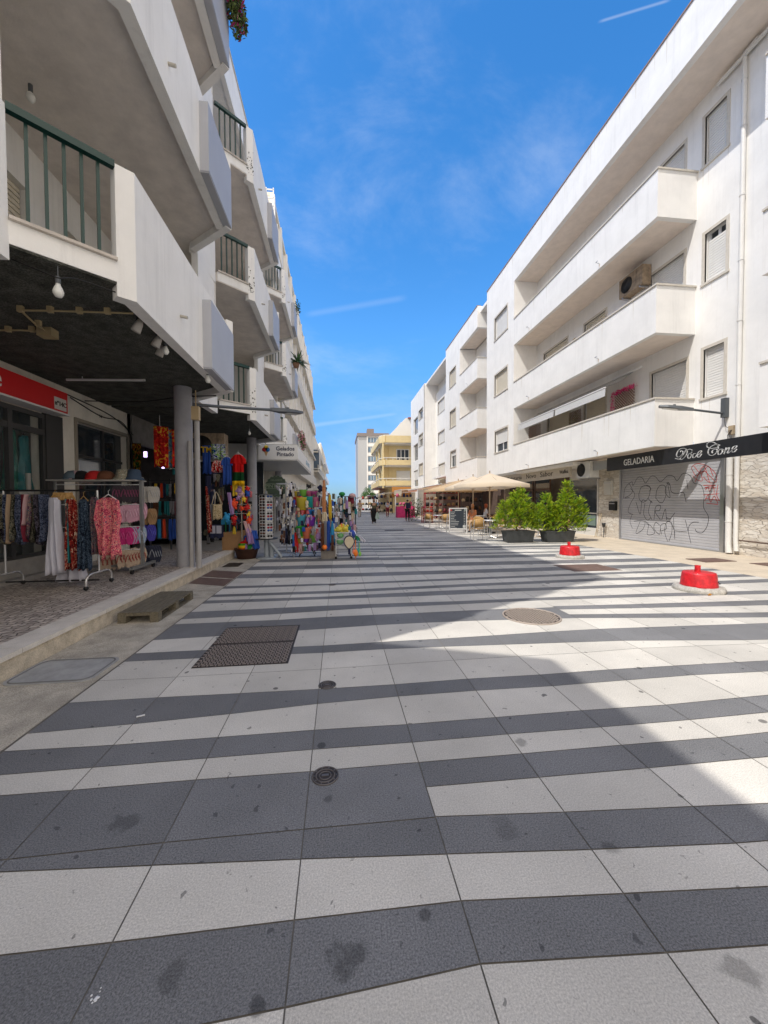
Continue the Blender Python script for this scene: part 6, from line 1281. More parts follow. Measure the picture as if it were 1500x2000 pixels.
for i in range(4): hangpx('hanger', ordn[i]+' empty honey coloured wooden hanger above the white tunic', 'hanger', 100+8*i, 962, 122+8*i, 975, YR-.02*i, wood_h, 'dress', th=.012, rz=.6, amp=.003, group='wooden hangers on the front rail')
# second rack: hats on top, four rows of flip flops below
YF = 7.85; fr = thing('display_rack', 'tall steel rack with hats on its shelf and flip-flops below', 'rack', (-4.5, YF, P0)); xA, xB = gy(106, 935, YF).x, gy(276, 935, YF).x; zs = gy(180, 938, YF).z
m = MB(); m.box(xB-.025, xB+.025, YF-.04, YF+.04, P0+.12, zs+.06); m.box(xA, xA+.03, YF-.02, YF+.02, P0+.12, zs-.02); m.build('post', M('steel_post', (.30, .31, .31), .4, metal=.5), fr)
m = MB(); m.box(xA, xB, YF-.22, YF+.2, zs-.02, zs); m.build('shelf', M('shelf_pale', (.50, .48, .44), .5), fr)
m = MB(); m.box(xB-.03, xB+.03, YF-.45, YF+.45, P0+.08, P0+.13); m.box(xA, xB, YF-.03, YF+.03, P0+.08, P0+.12); m.build('base', MATS['steel_post'], fr)
for s in (-.4, .4): m = MB(); m.tube([(xB-.02, YF+s, P0+.045), (xB+.02, YF+s, P0+.045)], .045, 12); m.build('wheel', black_m, fr)
for z in (gy(250, 947, YF).z, gy(250, 985, YF).z, gy(250, 1028, YF).z, gy(250, 1072, YF).z):
    m = MB(); m.tube([(xA+.1, YF-.1, z), (xB, YF-.1, z)], .008, 6); m.build('hook_bar', white_metal, fr)
def flipflop(sole, strap):
    t = thing('flip_flops', 'x', 'flip-flops', (0, 0, 0)); s = MB(); q = MB()
    for sx in (-.055, .055):
        P = []
        for k in range(20):
            a = 2*PI*k/20; y = math.sin(a)*.13; wd = .043*(1+.18*(y/.13)); P.append((sx+math.cos(a)*wd, y))
        n = len(P); s.add([(x, -.009, y-.13) for x, y in P]+[(x, .009, y-.13) for x, y in P], [tuple(range(n)), tuple(range(2*n-1, n-1, -1))]+[(i, n+i, n+(i+1) % n, (i+1) % n) for i in range(n)])
        q.tube([(sx-.035, -.010, -.17), (sx-.02, -.030, -.10), (sx, -.012, -.055), (sx+.02, -.030, -.10), (sx+.035, -.010, -.17)], .007, 5)
    s.build('sole', sole, t, w=False); q.build('strap', strap, t, w=False); return t
def ffmat(n, c, b): return M('sole_'+n, c, .6, var=.15, scale=25), M('strap_'+n, b, .5)
FF = dict(black=ffmat('black', (.03, .02, .03), (.25, .05, .12)), pink=ffmat('pink', (.62, .34, .44), (.70, .45, .55)), hot=ffmat('hot_pink', (.58, .02, .20), (.70, .10, .32)), beige=ffmat('beige', (.52, .40, .30), (.35, .08, .06)), white=ffmat('white', (.60, .57, .52), (.5, .5, .5)), blue=ffmat('blue', (.06, .05, .42), (.1, .1, .5)), navy=ffmat('navy', (.015, .02, .05), (.3, .32, .36)), tan=ffmat('tan', (.42, .25, .12), (.3, .2, .1)), aqua=ffmat('pale_blue', (.35, .45, .58), (.5, .5, .6)))
ordn = ('first', 'second', 'third', 'fourth', 'fifth', 'sixth', 'seventh', 'eighth', 'ninth', 'tenth', 'eleventh', 'twelfth', 'thirteenth', 'fourteenth', 'fifteenth', 'sixteenth')
def ffrow(key, x0, y0, n, dx, dy, Y, label, group, dep=.05, rz=.35, sc=1.25):
    p = flipflop(*FF[key]); p['label'] = label; p['group'] = group
    for i in range(n):
        q = gy(x0+dx*i, y0+dy*i, Y+dep*i); o = p if i == 0 else dup(p, (0, 0, 0)); o.location = q; o.rotation_euler = (0, 0, rz); o.scale = (sc,)*3; o['label'] = (ordn[i]+' of the '+label) if n > 1 else label
        o.matrix_basis = Matrix.LocRotScale(q, Matrix.Rotation(rz, 3, 'Z'), Vector((sc,)*3))
ffrow('black', 233, 948, 7, 5.5, 0, YF-.15, 'black red-strapped flip-flops in the top row under the hats', 'flip-flops in the top row', .03)
ffrow('pink', 243, 988, 7, 5, -1, YF-.15, 'pale pink flip-flops in the second row under the hats', 'flip-flops in the second row', .03)
ffrow('hot', 243, 1031, 5, 4.6, -.5, YF-.15, 'hot pink flip-flops in the third row under the hats', 'flip-flops in the third row', .03)
ffrow('aqua', 267, 1029, 2, 4.6, -.5, YF-.05, 'pale blue flip-flops ending the third row', 'pale blue flip-flops in the third row', .03)
ffrow('beige', 242, 1076, 6, 6, -1.5, YF-.15, 'beige strapped flip-flops in the bottom row of the hat rack', 'flip-flops in the bottom row', .03)
ffrow('beige', 205, 1082, 3, 9, -1, YF-.05, 'beige flip-flops low down under the pink kaftan', 'flip-flops under the kaftan', .03)
ffrow('white', 285, 950, 4, 4.5, 0, YF+.5, 'white flip-flops on the far side of the hat rack', 'white flip-flops on the far side', .05, sc=1.3)
ffrow('tan', 285, 993, 3, 4, 0, YF+.5, 'tan flip-flops on the far side of the hat rack', 'tan flip-flops on the far side', .05, sc=1.3)
ffrow('blue', 284, 1025, 3, 3.5, 0, YF+.5, 'royal blue flip-flops on the far side of the hat rack', 'blue flip-flops on the far side', .05, sc=1.3)
ffrow('navy', 288, 1066, 4, 4.5, -.5, YF+.5, 'navy flip-flops lowest on the far side of the hat rack', 'navy flip-flops on the far side', .05, sc=1.4)
def hat(x, y, label, kind, m_, r=.14, band=None):
    q = gy(x, y, YF-.03); t = thing('hat', label, 'hat', (q.x, q.y, zs+.001)); c = MB()
    if kind == 'bucket': c.lathe([(r*1.45, .0), (r*1.4, .015), (r, .07), (r*.82, .19), (r*.6, .205), (.002, .207)], n=22)
    else: c.lathe([(r*1.02, 0), (r*1.0, .06), (r*.86, .12), (r*.55, .165), (.002, .18)], n=22)
    c.build('crown', m_, t, w=False)
    if kind == 'cap':
        b = MB(); P = [(-.11+.22*k/10, -r*.9-.10*math.sin(PI*k/10)) for k in range(11)]; b.prism(P+[(.11, -r*.6), (-.11, -r*.6)], .005, .018); b.build('brim', m_, t, w=False)
    return t
hat(143, 918, 'blue-grey cap, leftmost on the hat shelf', 'cap', M('denim_grey', (.13, .18, .22), .85, var=.2), .15); hat(159, 922, 'flat black cap on the hat shelf', 'cap', F_['black'], .125); hat(185, 915, 'bright red cap on the hat shelf', 'cap', F_['red'], .15); hat(207, 915, 'brown cap on the hat shelf', 'cap', F_['brown'], .15); hat(240, 912, 'pale patterned bucket hat on the hat shelf', 'bucket', FAB('bucket_print', ['#8a8270', '#b5a98f', '#5f6b66', '#c9c2ae'], 40), .125); hat(262, 913, 'dark denim bucket hat, rightmost on the hat shelf', 'bucket', M('denim_dark', (.05, .08, .13), .85, var=.2), .12)
hat(150, 930, 'low pink cloth cap at the front of the hat shelf', 'cap', F_['pinkc'], .12)
# dresses in the shop window and the window things
hang('dress', 'long green embroidered dress in the shop window', 'dress', -5.72, 7.47, 2.80, .50, 1.10, F_['jade'], 'dress', rz=PI/2+.2, th=.08, hanger=black_m); hang('dress', 'green pleated dress, right one in the shop window', 'dress', -5.72, 7.78, 2.74, .34, 1.02, F_['teal'], 'dress', rz=PI/2+.2, th=.08, hanger=black_m, folds=12, amp=.03)
m = MB(); m.cyl((-5.60, 7.70), .035, 1.72, 2.05, 16, .038); m.box(-5.72, -5.53, 7.40, 7.74, 1.66, 1.72); m.solo('display_stand', M('display_white', (.6, .58, .54), .5), 'white display block and roll at the shop window corner', 'stand', loc=(-5.6, 7.3, 1.1))
# back wall racks: bikinis, shorts, swim trunks
YB_ = 11.2; br = thing('wall_rack', 'long dark wall rack of swimwear behind the first column', 'rack', (gy(330, 1040, YB_).x, YB_+.1, .2)); m = MB()
for y in (940, 974, 1012): a, b = gy(288, y, YB_), gy(362, y, YB_); m.box(a.x, b.x, YB_, YB_+.04, a.z, a.z+.03)
for x in (289, 330, 361): a, b = gy(x, 935, YB_), gy(x, 1075, YB_); m.box(a.x-.02, a.x+.02, YB_+.04, YB_+.08, .2, a.z)
m.build('frame', dark_metal, br)
rg = random.Random(31); cy_ = ['black', 'yellow', 'black', 'orange', 'navy', 'teal', 'grey', 'black', 'yellow', 'orange', 'red']
for i, c in enumerate(cy_): hangpx('swimsuit', c+' swimsuit in the top row of the wall rack, %s from the left' % ordn[i], 'swimsuit', 296+5.6*i, 945+rg.uniform(-2, 2), 302+5.6*i, 969+rg.uniform(-3, 4), YB_-.05, F_[c], 'swim', th=.03, group='swimwear in the top row')
for i, c in enumerate(['brown', 'brown', 'teal', 'black', 'teal', 'teal', 'grey', 'grey', 'maroon', 'black', 'red']): hangpx('shorts', c+' shorts in the middle row of the wall rack, %s from the left' % ordn[i], 'shorts', 299+5.2*i, 979, 306+5.2*i, 1002+(i % 3)*2, YB_-.05, F_[c], 'shorts', th=.04, group='shorts in the middle row', rz=.4)
for i, (c, a, b, y1) in enumerate((('black', 290, 302, 1050), ('sky', 306, 316, 1052), ('orange', 316, 325, 1050), ('blue', 328, 338, 1055), ('blue', 337, 345, 1052), ('sky', 344, 352, 1049), ('navy', 350, 358, 1048))): hangpx('shorts', ('black', 'sky blue', 'orange red', 'royal blue', 'darker royal blue', 'light blue', 'navy')[i]+' swim trunks in the bottom row of the wall rack', 'shorts', a, 1014, b, y1, YB_-.1, F_[c], 'skirt', th=.05, group='swim trunks in the bottom row', rz=.2)
# towels on a bar, skull-print towel, lit purple tubes of the shop
tbar = MB(); a, b = gy(312, 832, 9.6), gy(357, 849, 10.6); tbar.tube([a, b], .014, 6); tbar.tube([a+Vector((0, 0, 0)), a+Vector((0, 0, .25))], .006, 5); tbar.tube([b, b+Vector((0, 0, .3))], .006, 5); tbar.solo('towel_bar', chrome, 'steel bar for towels under the arcade ceiling', 'bar', loc=tuple(a))
tw = [('red and gold', FAB('tw_red', ['#8c1712', '#b8231a', '#c99a2b'], 7)), ('blue and orange', FAB('tw_blue', ['#35546b', '#5b7c86', '#c86a2a'], 6)), ('scarlet', FAB('tw_sc', ['#a01414', '#c42018', '#d08a30'], 5)), ('black and green lettered', FAB('tw_bg', ['#0a0f0c', '#0f3a1e', '#c8d6c8', '#1f7a35'], 12)), ('maroon speckled', F_['multi']), ('pale teal', F_['teal']), ('black and lime', FAB('tw_bl', ['#0b0f0b', '#2d6b22', '#10160f'], 14))]
for i, (n_, m_) in enumerate(tw):
    f = i/6; q = a.lerp(b, .04+.9*f); h = (.95, .95, .92, .95, .88, 1.05, .85)[i]
    hang('towel', n_+' beach towel on the bar under the arcade ceiling', 'towel', q.x, q.y, q.z, .30, h, m_, 'towel', rz=.5, th=.03, group='beach towels on the bar', amp=.02)
hangpx('towel', 'towel with rings of green, red and yellow by the shop corner', 'towel', 258, 866, 277, 932, 10.8, FAB('ring_print', ['#0d1a0c', '#2b5a1c', '#7a2a17', '#b08a2a', '#0f0f10'], 6), 'towel', th=.03)
for i, (x0, y0, x1, y1) in enumerate(((281, 882, 287, 893), (316, 905, 321, 915))):
    x, z, w, h = pxbox(x0, y0, x1, y1, 12.6); t = thing('lit_tube', ('upper lit purple-white tube inside the souvenir shop', 'lower lit purple-white tube inside the souvenir shop')[i], 'lamp', (x, 12.6, z-h)); m = MB(); m.box(x-w/2, x+w/2, 12.58, 12.62, z-h, z); m.build('tube', M('lit_tube_glow', (.8, .75, 1), .5, emit=((.72, .55, 1.0), 1.6)), t); m = MB(); m.box(x-.01, x+.01, 12.6, 12.62, z, 3.8); m.build('cord', black_m, t)
# ------------------------------------------------ souvenir stand beyond the kerb end
hangpx('towel', 'blue and lime chevron towel hung high by the old air conditioner', 'towel', 412, 867, 441, 897, 11.3, FAB('chev', ['#123a86', '#8fbf2a', '#cfd3e6', '#1b2c70', '#cfd3e6'], 9), 'towel', th=.03, amp=.02)
hangpx('flag', 'blue flag with yellow capital letters behind the drainpipes', 'flag', 395, 870, 412, 925, 11.4, F_['blue'], 'towel', th=.03, amp=.02)
fl = bpy.data.objects[-1] if False else [o for o in COL.objects if o.name.startswith('flag')][-1]
q = gy(404, 879, 11.36); text_on('TM', .22, (q.x, 11.33, q.z), PI/2, 0, M('yellow_lettering', (.70, .45, .02), .6), fl, bold=.006)
hangpx('scarf', 'ruffled red scarf hanging in a swag', 'scarf', 412, 900, 442, 922, 11.2, FAB('swag', ['#b01212', '#d42222', '#e8e0d8', '#8c0f0f'], 9), 'roll', th=.10, folds=14, amp=.05)
hangpx('t_shirt', 'plain blue t-shirt behind the red one', 't-shirt', 432, 893, 455, 946, 10.9, F_['blue'], 'tee', th=.08, hanger=white_metal)
x, z, w, h = pxbox(450, 888, 481, 947, 10.6); t = hang('t_shirt', 'red t-shirt with dark green and yellow lower half', 't-shirt', x, 10.6, z, w, h, FAB('flag_tee', ['#d9a812', '#d9a812', '#0c3a1c', '#0c3a1c', '#0c3a1c', '#a81010', '#a81010', '#b01212', '#b01212', '#b01212', '#b01212'], kind='z', bands=(-.85, 0)), 'tee', th=.09, hanger=white_metal)
hangpx('towel', 'narrow yellow scarf below the red t-shirt', 'scarf', 454, 940, 478, 968, 10.7, F_['yellow'], 'towel', th=.02)
hangpx('bag', 'cream canvas tote bag printed with sketches', 'bag', 415, 985, 434, 1014, 10.75, FAB('tote', ['#b9a98a', '#d9caa8', '#c8b48c', '#8f7f5f'], 20), 'bag', th=.08, amp=.005)
m = MB(); 
for dx in (-.06, .10): q = gy(421, 985, 10.75); m.tube(catmull([(q.x-.06+dx*.5, 10.72, q.z), (q.x+.02, 10.75, q.z+.33), (q.x+.16+dx*.2, 10.74, q.z)]), .009, 5)
o = m.build('handle', F_['cream'], [x for x in COL.objects if 'tote bag printed' in str(x.get('label'))][-1], w=False); o.location = -Vector(o.parent.location)
hangpx('bag', 'grey tote bag half hidden by the cream one', 'bag', 405, 985, 418, 1016, 10.9, F_['grey'], 'bag', th=.08, amp=.005); hangpx('bag', 'navy framed beach bag with two pale panels', 'bag', 408, 1025, 436, 1050, 10.7, F_['navy'], 'bag', th=.12, amp=.004)
bb_ = [o for o in COL.objects if o.name.startswith('bag') and 'navy framed' in str(o.get('label'))][-1]
for a_, b_ in ((410, 420), (422, 432)): x, z, w, h = pxbox(a_, 1027, b_, 1042, 10.6); m = MB(); m.box(x-w/2, x+w/2, 10.62, 10.635, z-h, z); m.build('panel', M('bag_panel', (.42, .43, .52), .7), bb_)
hangpx('scarf', 'long maroon and white scarf beside the tall drainpipe', 'scarf', 398, 950, 409, 1040, 10.4, F_['redp'], 'bundle', th=.05, skew=.08)
cb_ = thing('cardboard_box', 'brown cardboard box of toy spades on the kerb end', 'box', (-3.5, 10.6, .2)); m = MB(); a, b = gz(434, 1075, .21), gz(464, 1075, .21); zt = gy(450, 1040, a.y).z; w_ = b.x-a.x
m.add([(a.x, a.y, .21), (b.x, a.y, .21), (b.x+.15, a.y+.3, .21), (a.x, a.y+.35, .21), (a.x, a.y, zt), (b.x, a.y, zt+.02), (b.x+.17, a.y+.3, zt+.05), (a.x, a.y+.35, zt)], [(0, 1, 5, 4), (1, 2, 6, 5), (2, 3, 7, 6), (3, 0, 4, 7), (3, 2, 1, 0)]); m.build('carton', M('cardboard', (.33, .19, .09), .85, var=.15), cb_)
BX = (a.x, a.y, zt)
for i, (x, c) in enumerate(((436, 'sky'), (441, 'green'), (447, 'sky'), (452, 'grey'), (457, 'red'), (461, 'teal'))):
    q = gy(x, 1040, BX[1]+.15); t = thing('toy_spade', ('first sky blue', 'green', 'second sky blue', 'grey', 'red', 'teal')[i]+' toy spade standing in the cardboard box', 'toy spade', (q.x, q.y, .3)); m = MB(); m.tube([(q.x, q.y, .35), (q.x+.02*(i % 3-1), q.y, q.z+.25+.06*(i % 2))], .011, 6); m.build('handle', F_[c], t); m = MB(); m.prism([(q.x-.05, q.y-.01), (q.x+.05, q.y-.01), (q.x+.05, q.y+.01), (q.x-.05, q.y+.01)], q.z+.22+.06*(i % 2), q.z+.38+.06*(i % 2)); m.build('blade', F_[c], t)
def toyblob(name, label, cat, x, y, Y, r, m_, sz=1, group=None, parts=True):
    q = gy(x, y, Y); rg = random.Random(int(x*7+y)); t = thing(name, label, cat, tuple(q), 0, group); m = MB(); m.ball(tuple(q), r, 12, 8, sz=sz); m.build('body', m_, t)
    if parts:
        m = MB()
        for k in range(5): a = 2*PI*k/5+rg.random(); m.ball((q.x+r*1.0*math.cos(a), q.y-.02, q.z+r*1.15*math.sin(a)*sz), r*.42, 8, 6)
        m.build('limbs', m_, t)
    return t
# soft toys on the small stand and its posts
st = thing('toy_stand', 'slim post stand hung with soft toys and bags', 'rack', tuple(gz(470, 1085, .0))); q0 = gy(473, 1080, 10.8); m = MB(); m.tube([(q0.x, 10.8, 0), (q0.x, 10.8, gy(473, 950, 10.8).z)], .015, 8); 
for y in (950, 985, 1003, 1020): z = gy(473, y, 10.8).z; m.tube([(q0.x-.28, 10.8, z), (q0.x+.28, 10.8, z)], .008, 6); m.tube([(q0.x, 10.55, z), (q0.x, 11.0, z)], .008, 6)
m.build('post', M('stand_cream', (.45, .42, .36), .5), st)
for i, (x, y, r, c, lb) in enumerate(((467, 958, .075, 'lilac', 'lilac soft toy at the top of the toy stand'), (473, 966, .06, 'pinkc', 'pink soft toy in the middle of the top row'), (484, 955, .055, 'red', 'small doll with a red hat at the top right of the toy stand'), (484, 964, .06, 'blue', 'blue soft toy under the red-hatted doll'), (466, 972, .05, 'lilac', 'second lilac soft toy, lower'), (477, 975, .05, 'yellow', 'little yellow soft toy'), (456, 985, .10, 'orange', 'round orange fluffy toy at the left of the toy stand'), (483, 991, .065, 'red', 'red soft toy in the middle row'), (473, 993, .05, 'orange', 'small orange soft toy in the middle row'), (486, 1004, .045, 'yellow', 'yellow soft toy in the third row'), (487, 1016, .065, 'orange', 'orange soft toy low on the right'), (458, 1014, .07, 'red', 'red bag-shaped toy above the box'), (443, 1010, .085, 'sky', 'sky blue fluffy toy over the box'), (466, 1018, .05, 'navy', 'dark blue toy above the box'))):
    toyblob('soft_toy', lb, 'soft toy', x, y, 10.7-.02*i, r*.95, F_[c], 1.15, 'soft toys on the toy stand')
for i, (x0, y0, x1, y1, c, lb) in enumerate(((444, 962, 451, 1005, 'lilac', 'thin lilac scarf on the toy stand'), (478, 1032, 492, 1062, 'lilac', 'lilac pack leaning below the toy stand'), (488, 1036, 502, 1072, 'blue', 'blue and white pack leaning toward the sunglasses stand'), (474, 1018, 486, 1040, 'pinkc', 'pink pouch low on the toy stand'))): hangpx('toy_pack', lb, 'toy pack', x0, y0, x1, y1, 10.5, F_[c], 'bag', th=.05, skew=.08)
bk_t = thing('basket', 'dark wicker basket of balls on the ground at the kerb end', 'basket', (-2.4, 10.25, 0)); c = gz(482, 1090); m = MB(); m.lathe([(.24, .0), (.31, .26), (.325, .27), (.31, .275), (.28, .26), (.22, .02)], (c.x, c.y, 0), 22); m.build('wicker', M('dark_wicker', (.07, .03, .02), .8, var=.3, bump=.8, bscale=50), bk_t)
for i, (dx, dz, r, mt, lb) in enumerate(((-.07, .32, .15, FAB('rainbow_ball', ['#b01414', '#d8641a', '#e0b020', '#3f8c2a', '#b01414'], kind='z', bands=(-.15, .15)), 'rainbow striped ball in the wicker basket'), (.12, .28, .10, F_['green'], 'green ball in the wicker basket'), (.20, .26, .07, F_['grey'], 'grey ball in the wicker basket'))):
    m = MB(); m.ball((0, 0, 0), r, 18, 12); o = m.build('ball', mt); o.location = (c.x+dx, c.y-.05*i, dz); tag(o, lb, 'ball')
text_on('PRAIA', .07, (c.x-.02, c.y-.30, .17), PI/2, 0, white_l, bk_t) if False else None
# sunglasses stand
sg = thing('sunglasses_stand', 'revolving white pegboard stand full of sunglasses', 'rack', (0, 0, 0)); c = gy(521, 1085, 10.6); cx, cy = c.x, 10.6; z0_, z1_ = gy(520, 1051, 10.6).z, gy(520, 966, 10.6).z; W2 = .235
sg.location = (cx, cy, 0); sg.matrix_basis = Matrix.Translation((cx, cy, 0)); peg = M('white_pegboard', (.55, .56, .58), .4)
m = MB()
pw = .115
for k in range(6):
    a = k*PI/3+.15; ca, sa_ = math.cos(a), math.sin(a); d = .17; c1 = (cx+d*math.cos(a), cy+d*math.sin(a)); n_ = (-math.sin(a)*pw*.85, math.cos(a)*pw*.85)
    m.add([(c1[0]-n_[0], c1[1]-n_[1], z0_), (c1[0]+n_[0], c1[1]+n_[1], z0_), (c1[0]+n_[0], c1[1]+n_[1], z1_), (c1[0]-n_[0], c1[1]-n_[1], z1_)], [(0, 1, 2, 3)])
m.build('pegboard', peg, sg); m = MB(); m.lathe([(.27, 0), (.27, .015), (.002, .015)], (cx, cy, z1_), 24); m.lathe([(.30, 0), (.30, .02), (.002, .02)], (cx, cy, z0_-.02), 24); m.build('disc', black_m, sg)
m = MB(); m.cyl((cx, cy), .07, .02, z0_-.02, 14); m.cyl((cx+.14, cy-.05), .06, .02, .36, 14); m.lathe([(.28, 0), (.25, .03), (.08, .05)], (cx, cy, 0), 18); m.tube([(cx+.1, cy-.1, z0_-.1), (cx+.42, cy-.2, .05)], .04, 8); m.tube([(cx, cy, z1_), (cx, cy, z1_+.1)], .02, 6); m.build('base', M('stand_base', (.30, .34, .38), .5), sg)
gl_ = {}
for nm_, fc, lc in (('black', (.01, .01, .012), (.01, .01, .012)), ('blue', (.03, .10, .35), (.05, .08, .2)), ('red', (.4, .03, .05), (.06, .02, .02)), ('white', (.55, .55, .55), (.06, .06, .07)), ('brown', (.12, .05, .03), (.05, .03, .02))):
    t = MB()
    for s in (-1, 1):
        t.lathe([(.002, -.003), (.024, -.002), (.026, .002), (.002, .003)], (0, 0, 0), 10); st_ = len(t.v)-40; t.xf(Matrix.Translation((s*.034, 0, 0)) @ Matrix.Rotation(PI/2, 4, 'X') @ Matrix.Diagonal((1.15, .9, 1, 1)), st_)
        t.tube([(s*.062, 0, .005), (s*.062, .09, -.004)], .0035, 4)
    t.tube([(-.012, -.002, .008), (.012, -.002, .008)], .004, 4); me = t.build('sunglasses', M('glasses_'+nm_, fc, .15, spec=.9)); gl_[nm_] = me
first = set()
for k in range(6):
    a = k*PI/3+.15; rad = .185
    if math.sin(a) > .45: continue
    cols_ = [['black', 'black', 'brown'], ['white', 'blue', 'red', 'black'], ['blue', 'red', 'brown', 'black', 'white'], ['white', 'black', 'brown']][k % 4]
    for r_i in range(15):
        nm_ = cols_[(r_i*7+k) % len(cols_)]; z = z1_-.05-(z1_-z0_-.08)*r_i/14.5; o = gl_[nm_] if nm_ not in first else gl_[nm_].copy()
        if nm_ in first: COL.objects.link(o)
        first.add(nm_); o.location = (cx+rad*math.cos(a), cy+rad*math.sin(a), z); o.rotation_euler = (0, 0, a+PI/2); o.scale = (1.25,)*3; tag(o, nm_+'-framed sunglasses, %s from the top in the pegboard column facing %s' % (ordn[r_i], ('the shop', 'the back', 'the column', 'the column', 'the viewer', 'the street')[k]), 'sunglasses', nm_+' sunglasses on the pegboard stand')
# trinket stand with crossed feet
def cross_stand(label, x, y, zt, m_, r=.33, n=4, h0=.12):
    t = thing('display_stand', label, 'rack', (x, y, 0)); m = MB(); m.tube([(x, y, h0), (x, y, zt)], .018, 8); m.build('post', m_, t)
    m = MB(); [m.tube(catmull([(x, y, h0+.03), (x+r*.6*math.cos(a), y+r*.6*math.sin(a), h0), (x+r*math.cos(a), y+r*math.sin(a), .025)]), .016, 6) for a in [PI/4+2*PI*k/n for k in range(n)]]; m.build('feet', m_, t); return t
c = gz(560, 1088); ts = cross_stand('silver trinket stand with crossed feet and ring tiers', c.x, c.y, gy(558, 942, c.y).z, M('stand_silver', (.45, .46, .48), .35, metal=.5)); TX, TY = c.x, c.y
for i, y in enumerate((945, 975, 1008, 1035)):
    z = gy(558, y, TY).z; m = MB(); m.tube([(TX+.26*math.cos(a*PI/10), TY+.26*math.sin(a*PI/10), z) for a in range(21)], .006, 5, False); m.tube([(TX-.26, TY, z), (TX+.26, TY, z)], .005, 5); m.tube([(TX, TY-.26, z), (TX, TY+.26, z)], .005, 5); m.build('ring', MATS['stand_silver'], ts)
rg = random.Random(77)
for k in range(54):
    a = rg.random()*2*PI; y = rg.choice((975, 1008, 945)); z = gy(558, y, TY).z-.01; c_ = rg.choice(('grey', 'black', 'cream', 'white', 'grey')); x_, y_ = TX+.26*math.cos(a), TY+.26*math.sin(a); m = MB(); h = rg.uniform(.10, .24); m.tube([(x_, y_, z), (x_+.004, y_, z-h*.5)], .002, 4); m.ball((x_, y_, z-h*.62), rg.uniform(.014, .028), 7, 5, sz=rg.uniform(1, 2.4)); m.solo('key_ring', F_[c_], {'grey': 'grey', 'black': 'black', 'cream': 'cream', 'white': 'white'}[c_]+' key ring on the '+{945: 'top', 975: 'second', 1008: 'third'}[y]+' ring of the trinket stand, '+('right side', 'back right', 'back', 'back left', 'left side', 'front left', 'front', 'front right')[int((a+PI/8)/(PI/4)) % 8], 'key ring', c_+' key rings on the silver trinket stand', loc=(x_, y_, z))
for i, (x0, x1, y0, y1, c) in enumerate(((549, 553, 1036, 1062, 'navy'), (553, 557, 1036, 1064, 'brown'), (557, 562, 1036, 1062, 'navy'), (562, 567, 1036, 1063, 'black'))): hangpx('bag', ('first navy', 'brown', 'second navy', 'black')[i]+' pouch on the lowest ring of the trinket stand', 'bag', x0, y0, x1, y1, TY-.25, F_[c], 'bag', th=.03)
# bucket stand
c = gz(601, 1086); bs = cross_stand('black spiral stand hung with beach buckets and spades', c.x, c.y, gy(601, 945, c.y).z, black_m, .30, 4, .2); BX_, BY_ = c.x, c.y
for y in (958, 990, 1020, 1050): z = gy(600, y, BY_).z; m = MB(); m.tube([(BX_-.36, BY_, z), (BX_+.36, BY_, z)], .007, 5); m.tube([(BX_, BY_-.3, z), (BX_, BY_+.3, z)], .007, 5); m.build('arm', black_m, bs)
plast = {n: M('plastic_'+n, c, .3, cl=.2) for n, c in dict(yellow=(.58, .48, .05), lime=(.20, .50, .08), green=(.03, .38, .05), red=(.50, .05, .04), pink=(.55, .14, .26), blue=(.02, .20, .60), teal=(.02, .35, .32), orange=(.85, .20, .02), magenta=(.36, .06, .22), aqua=(.10, .45, .60), purple=(.25, .05, .5), coral=(.80, .22, .12)).items()}
def bucket(x, y, Y, s, c, label):
    q = gy(x, y, Y); t = thing('beach_bucket', label, 'bucket', tuple(q), 0, 'beach buckets on the black stand'); m = MB(); m.lathe([(.06*s, -.09*s), (.085*s, .07*s), (.095*s, .08*s), (.08*s, .078*s), (.055*s, -.07*s)], tuple(q), 18); m.build('pail', plast[c], t); m = MB(); m.tube([(q.x+.085*s*math.cos(a*PI/10), q.y, q.z+.075*s+.10*s*math.sin(a*PI/10)) for a in range(11)], .004, 5); m.build('handle', white_metal, t)
for i, (x, y, s, c, lb) in enumerate(((581, 966, 1.1, 'yellow', 'yellow bucket at the top left of the black stand'), (592, 964, 1.3, 'lime', 'lime bucket beside the top yellow one'), (580, 978, 1.3, 'red', 'red bucket in the second tier'), (590, 983, 2.0, 'yellow', 'large yellow bucket in the second tier'), (604, 966, 1.2, 'pink', 'pink bucket at the top'), (613, 967, 1.3, 'magenta', 'magenta bucket at the top right'), (605, 980, 1.8, 'teal', 'teal bucket in the second tier'), (617, 980, 1.5, 'pink', 'pink and lime bucket at the right of the second tier'), (590, 1002, 1.6, 'red', 'orange red bucket in the third tier'), (606, 1003, 1.4, 'blue', 'blue bucket in the third tier'), (588, 1014, 1.6, 'aqua', 'pale blue bucket in the third tier'), (608, 1018, 1.4, 'purple', 'purple bucket in the third tier'), (586, 1037, 1.9, 'green', 'bright green bucket in the lowest tier'), (599, 1040, 1.8, 'coral', 'coral bucket in the lowest tier'), (612, 1050, 1.4, 'lime', 'lime green bucket low on the right'), (587, 1054, 1.1, 'yellow', 'small yellow bucket lowest on the left'), (598, 1051, 1.2, 'purple', 'small purple bucket lowest in the middle'))):
    bucket(x, y, BY_-.22-.02*(i % 4), s, c, lb)
